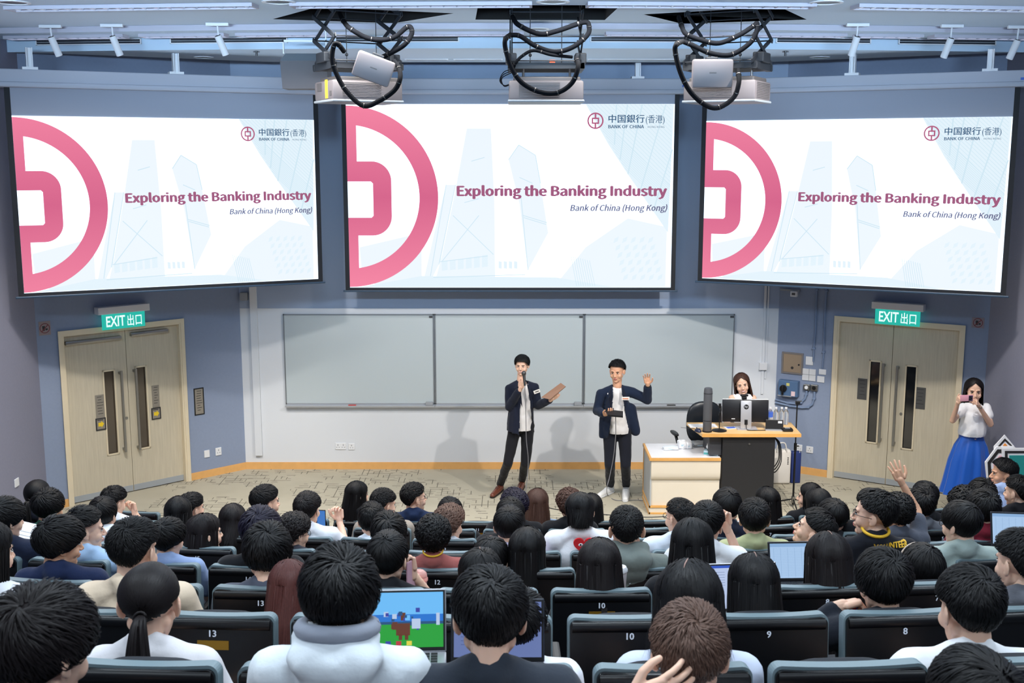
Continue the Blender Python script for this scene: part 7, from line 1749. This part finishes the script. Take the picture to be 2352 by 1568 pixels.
# brown folder
q4 = [Q(1243, 912, D1-.36), Q(1288, 879, D1-.36), Q(1299, 887, D1-.42), Q(1263, 917, D1-.42)]; c4 = sum(q4, Vector())/4; n4 = (q4[1]-q4[0]).cross(q4[3]-q4[0]).normalized()
tf = thing('tablet_folder', 'brown tablet case held open by the left speaker', 'tablet', c4)
m = MB(); vs = [q-c4 for q in q4] + [q-c4+n4*0.012 for q in q4]; m.add(vs, [(0,1,2,3), (7,6,5,4), (0,4,5,1), (1,5,6,2), (2,6,7,3), (3,7,4,0)]); m.build('case_cover', mat('tan_case', (140, 104, 82), 0.5), tf)
m = MB(); vs = [(q-c4)*.94+n4*0.014 for q in q4] + [(q-c4)*.94+n4*0.017 for q in q4]; m.add(vs, [(0,1,2,3), (7,6,5,4), (0,4,5,1), (1,5,6,2), (2,6,7,3), (3,7,4,0)]); m.build('tablet_slab', white_plastic, tf)

# ---- man raising his hand (right)
D2 = 12.85
Q = lambda px, py, D=D2: P(px, py, D)
hd = Q(1417, 853); nb = Q(1418, 886)
sL, sR = Q(1381, 904), Q(1453, 901); eL, eR = Q(1372, 943, D2-.04), Q(1487, 917, D2-.05); wL, wR = Q(1389, 951, D2-.24), Q(1488, 883, D2-.16)
hL_, hR_ = Q(1401, 997), Q(1435, 997); kL, kR = Q(1401, 1066, D2-.05), Q(1437, 1066, D2-.05)
f1h = G(1403, 1131, 0); f1t = G(1377, 1143, 0); f2h = G(1438, 1131, 0); f2t = G(1436, 1152, 0)
aL = V3(f1h.x-.01, f1h.y, 0.11); aR = V3(f2h.x, f2h.y, 0.11)
J = [(Q(1417, 965), Q(1417, 930), 0.10, 0.10), (Q(1417, 930), Q(1417, 910), 0.10, 0.085), (nb, hd + V3(0, 0.02, -0.06), 0.055, 0.052), (sL, sR, 0.05, 0.05),
     (sL, eL, 0.048, 0.040), (eL, wL, 0.038, 0.027), (sR, eR, 0.048, 0.040), (eR, wR, 0.038, 0.027), (hL_, kL, 0.058, 0.045), (kL, aL, 0.045, 0.035), (hR_, kR, 0.058, 0.045), (kR, aR, 0.045, 0.035)]
t, L, hm = standing('man in an open navy jacket raising an open hand, black clipboard at his waist', V3(Q(1417, 1100).x, D2, 0), hd, 160, -6, 2, J, 'm', ('crop', 61), 'black', 1, headscale=1.05,
    hands=[(wL, Q(1401, 949, D2-.32) - wL, V3(0.1, 0.2, 1), 0.45, 0.06, 0.7, True), (wR, Q(1483, 850, D2-.20) - wR, V3(-0.1, -1, 0.05), 0.16, 0.13, 0.7, True)])
cloth_part('trousers', t, L, leg_prims(hL_, kL, aL+V3(0,0,-.01), 1.0) + leg_prims(hR_, kR, aR+V3(0,0,-.01), 1.0) + [('c', hL_+V3(0,0,.06), hR_+V3(0,0,.06), 0.092, 0.092)], (24, 27, 38), fold=0.005)
cloth_part('tee_shirt', t, L, [('c', Q(1420, 985), Q(1418, 930), 0.142, 0.136), ('c', Q(1418, 930), Q(1417, 907), 0.134, 0.110), ('c', Q(1398, 904), Q(1438, 902), 0.062, 0.062)], TEE, fold=0.008, fs=13, cut=lambda c: c.z < L(Q(1418, 991)).z)
zc0, zh = L(Q(1417, 895)).z, L(Q(1400, 1003)).z
def jcut2(c):
    f = (zc0 - c.z)/(zc0 - zh); xo = L(Q(1416 + 6*max(0, f), 930)).x; hw = 0.055 + 0.085*max(0, f)**1.3
    return (c.y < 0.03 and abs(c.x - xo) < hw and c.z < zc0+.09) or c.z < zh
jk = [('c', Q(1414, 985), Q(1417, 935), 0.172, 0.156), ('c', Q(1417, 935), Q(1417, 907), 0.156, 0.122), ('c', sL, sR, 0.060, 0.060), ('c', sL, Q(1409, 891), 0.057, 0.048), ('c', sR, Q(1426, 891), 0.057, 0.048), ('c', Q(1390, 1000), Q(1392, 960), 0.075, 0.08), ('c', Q(1447, 940, D2), Q(1459, 990, D2-.02), 0.078, 0.060),
      ('c', sL, eL, 0.060, 0.055), ('c', eL, eL.lerp(wL, .84), 0.058, 0.048), ('c', sR, eR, 0.060, 0.058), ('c', eR, eR.lerp(wR, .80), 0.060, 0.050)]
cloth_part('jacket', t, L, jk, (22, 34, 56), fold=0.006, cut=jcut2, solid=0.006)
lapel(t, L, Q(1403, 886, D2-.12), Q(1406, 905, D2-.19), Q(1404, 945, D2-.19), Q(1397, 915, D2-.185)); lapel(t, L, Q(1430, 885, D2-.12), Q(1430, 905, D2-.19), Q(1436, 945, D2-.19), Q(1441, 912, D2-.185))
b0 = L(Q(1437, 915, D2-.20)); m = MB(); m.rbox(-.045, -.004, -.020, .045, .004, .020, .003, M=Matrix.Translation(b0)); bd_ = m.build('name_badge', badge_m, t)
m = MB(); m.box(-.035, -.0055, -.006, .030, -.004, .005, Matrix.Translation(b0)); m.build('badge_print', orange_p, bd_)
wv = L(wR).lerp(L(Q(1483, 850, D2-.20)), -0.12); m = MB(); dirw = (L(wR)-L(eR)).normalized(); m.cyl(wv-dirw*.012, wv+dirw*.012, 0.033, n=18); m.build('wristwatch', black_plastic, t, smooth=40)
white_sh = mat('white_trainer', (232, 232, 232), 0.5)
shoe('white_trainer', t, L, f1h, f1t, white_sh, white_plastic, 0.046); shoe('white_trainer', t, L, f2h, f2t, white_sh, white_plastic, 0.046)
q4 = [Q(1390, 939, D2-.30), Q(1431, 944, D2-.30), Q(1431, 955, D2-.42), Q(1396, 952, D2-.42)]; c4 = sum(q4, Vector())/4
tf = thing('clipboard', 'black clipboard held flat by the man raising his hand', 'clipboard', c4)
m = MB(); n4 = V3(0, 0, 0.02); vs = [q-c4 for q in q4] + [q-c4-n4 for q in q4]; m.add(vs, [(0,1,2,3), (7,6,5,4), (0,4,5,1), (1,5,6,2), (2,6,7,3), (3,7,4,0)]); m.build('board', black_plastic, tf)
m = MB(); m.rbox(-.03, .0, .0, .03, .03, .014, .004, M=Matrix.Translation(q4[0].lerp(q4[1], .35)-c4)); m.build('clip', dark_steel, tf)
# second handheld microphone with its cable to the floor
mp = Q(1410, 954, D2-.36); tm = thing('microphone', 'second microphone under the clipboard with a cable falling to the floor', 'microphone', mp)
m = MB(); m.cyl((-.07, 0, 0.012), (0.02, 0, -0.004), 0.014, n=12); m.build('microphone_handle', black_plastic, tm, smooth=40)
pts = [V3(0.02, 0, -0.004), Q(1414, 970, D2-.36)-mp, Q(1414, 1000, D2-.30)-mp, Q(1409, 1050, D2-.28)-mp, Q(1400, 1095, D2-.26)-mp, Q(1394, 1120, D2-.28)-mp, G(1396, 1137, .01)-mp, G(1410, 1147, .006)-mp, G(1430, 1149, .006)-mp, G(1462, 1148, .006)-mp, G(1477, 1149, .006)-mp]
m = MB(); m.tube(smooth_path(pts, 6), 0.0045, 6); m.build('cable', mat('cable_grey', (120, 120, 126)), tm, smooth=60)

# ---- woman behind the lectern
D3 = 13.30
Q = lambda px, py, D=D3: P(px, py, D)
hd = Q(1704, 882); sL, sR = Q(1681, 914), Q(1730, 914); eL, eR = Q(1668, 968, D3-.1), Q(1742, 968, D3-.1); wL, wR = Q(1690, 985, D3-.26), Q(1722, 985, D3-.26)
bz = Q(1705, 1010); org = V3(Q(1705, 1000).x, D3, 0)
lg = [V3(org.x-.09, D3, .80), V3(org.x-.09, D3, .45), V3(org.x-.09, D3+.02, .08), V3(org.x+.09, D3, .80), V3(org.x+.09, D3, .45), V3(org.x+.09, D3+.02, .08)]
J = [(bz, Q(1705, 950), 0.11, 0.10), (Q(1705, 945), Q(1705, 920), 0.10, 0.085), (Q(1705, 905), hd + V3(0, 0.02, -0.05), 0.044, 0.044), (sL, sR, 0.042, 0.042), (sL, eL, 0.038, 0.032), (eL, wL, 0.031, 0.022), (sR, eR, 0.038, 0.032), (eR, wR, 0.031, 0.022),
     (lg[0], lg[1], .08, .05), (lg[1], lg[2], .05, .03), (lg[3], lg[4], .08, .05), (lg[4], lg[5], .05, .03), (V3(org.x, D3, .82), V3(org.x, D3, 1.0), .13, .11)]
t, L, hm = standing('smiling woman with long brown hair in a white sleeveless top behind the lectern', org, hd, 174, -4, 10, J, 'f', ('longer', 62), 'brown', 0, smile=True,
    hands=[(wL, V3(0.4, -1, -0.2), V3(0, 0, -1), 0.5, 0.08, 0.5, True), (wR, V3(-0.4, -1, -0.2), V3(0, 0, -1), 0.5, 0.08, 0.5, False)], headscale=1.06)
cloth_part('white_top', t, L, [('c', V3(org.x, D3, .84), Q(1705, 950), 0.135, 0.118), ('c', Q(1705, 950), Q(1705, 922), 0.118, 0.098), ('c', Q(1690, 913), Q(1721, 913), 0.050, 0.050)], (228, 232, 240), fold=0.007)
cloth_part('trousers', t, L, leg_prims(lg[0], lg[1], lg[2], .95) + leg_prims(lg[3], lg[4], lg[5], .95) + [('c', lg[0], lg[3], .10, .10)], (36, 40, 52))
for a in (lg[2], lg[5]): shoe('shoe', t, L, V3(a.x, a.y+.02, 0), V3(a.x, a.y-.14, 0), black_plastic, dk_sole, 0.036)

# ---- woman taking a photograph
D4 = 12.25
Q = lambda px, py, D=D4: P(px, py, D)
hd = Q(2237, 897); sL, sR = Q(2211, 937), Q(2263, 938); eL, eR = Q(2188, 965, D4-.12), Q(2275, 974, D4-.10); wL, wR = Q(2200, 926, D4-.26), Q(2247, 930, D4-.22)
org = V3(Q(2225, 1100).x, D4, 0); W0 = Q(2232, 996)
J = [(W0, Q(2236, 960), 0.11, 0.11), (Q(2236, 960), Q(2237, 940), 0.105, 0.09), (Q(2237, 928), hd + V3(0, 0.02, -0.05), 0.045, 0.045), (sL, sR, 0.043, 0.043), (sL, eL, 0.042, 0.036), (eL, wL, 0.034, 0.023), (sR, eR, 0.042, 0.036), (eR, wR, 0.034, 0.023),
     (V3(org.x-.08, D4, .8), V3(org.x-.08, D4, .06), .07, .03), (V3(org.x+.08, D4, .8), V3(org.x+.08, D4, .06), .07, .03), (V3(org.x, D4, .75), W0, .12, .11)]
t, L, hm = standing('woman in a white blouse and long blue skirt photographing with a phone', org, hd, 166, -4, 0, J, 'f', ('long', 63), 'dark', 0, smile=True,
    hands=[(wL, Q(2207, 905, D4-.34) - wL, V3(0.9, 0.3, 0), 0.8, 0.06, 0.6, True), (wR, Q(2236, 910, D4-.36) - wR, V3(-0.9, 0.3, 0), 0.8, 0.06, 0.6, False)], headscale=1.12)
cloth_part('white_blouse', t, L, [('c', W0 + V3(0, 0, 0.02), Q(2236, 960), 0.150, 0.140), ('c', Q(2236, 960), Q(2237, 943), 0.138, 0.105), ('c', sL, sR, 0.060, 0.060), ('c', sL, sL.lerp(eL, .40), 0.062, 0.066), ('c', sR, sR.lerp(eR, .45), 0.062, 0.066)], (234, 234, 238), fold=0.010, cut=lambda c: c.z < L(W0).z - 0.01)
sk = MB(); n = 72; rings = [(0.0, .118), (-.05, .135), (-.13, .175), (-.30, .215), (-.55, .245), (-.68, .265)]; zt_ = L(W0).z
vs = []
for dz, r in rings:
    for i in range(n):
        a = 2*math.pi*i/n; fl = 1 + (0.085*math.sin(a*9 + 1.0) + 0.04*math.sin(a*17))*min(1, -dz/.3); vs.append((L(W0).x*(1+dz*.2) + r*fl*1.02*math.cos(a) - 0.06*(-dz)**1.5, r*fl*.85*math.sin(a), zt_ + dz*(1.0)))
sk.add(vs, [(j*n+i, j*n+(i+1) % n, (j+1)*n+(i+1) % n, (j+1)*n+i)[::-1] for j in range(len(rings)-1) for i in range(n)])
blue_sk = mat('skirt_blue', (10, 82, 178), 0.45, sheen=0.2); so_ = sk.build('blue_skirt', blue_sk, t, smooth=True)
m = MB(); m.tube([V3(L(W0).x + .122*math.cos(a), .104*math.sin(a), zt_-.012) for a in np.linspace(0, 2*math.pi, 40)], 0.018, 6); m.build('waistband', mat('skirt_band', (12, 70, 170), 0.5), t, smooth=60)
for s in (-1, 1): shoe('shoe', t, L, V3(org.x+s*.08, D4+.03, 0), V3(org.x+s*.09, D4-.14, 0), black_plastic, dk_sole, 0.036)
m = MB(); m.tube([L(wR) - (L(wR)-L(eR)).normalized()*.03 + V3(.026*math.cos(a), .026*math.sin(a), .008*math.sin(a)) for a in np.linspace(0, 2*math.pi, 20)], 0.004, 6); m.build('bracelet', steel, t, smooth=60)
pc_ = Q(2220, 914, D4-.42); tp = thing('phone', 'pink phone held sideways by the woman in the blue skirt', 'phone', pc_, 0.08)
m = MB(); m.rbox(-.072, -.005, -.035, .072, .005, .035, .006); m.build('phone_case', mat('pink_case2', (222, 160, 176), 0.4), tp, smooth=40)
m = MB(); m.box(.022, -.008, -.028, .064, -.005, .028); cb = m.build('camera_bump', mat('lens_block', (60, 50, 74), 0.3), tp)
m = MB(); m.cyl((.034, -.011, .012), (.034, -.007, .012), .009, n=14); m.cyl((.034, -.011, -.012), (.034, -.007, -.012), .009, n=14); m.cyl((.053, -.011, 0), (.053, -.007, 0), .009, n=14); m.build('lens', black_plastic, cb)

LAYER.exclude = False
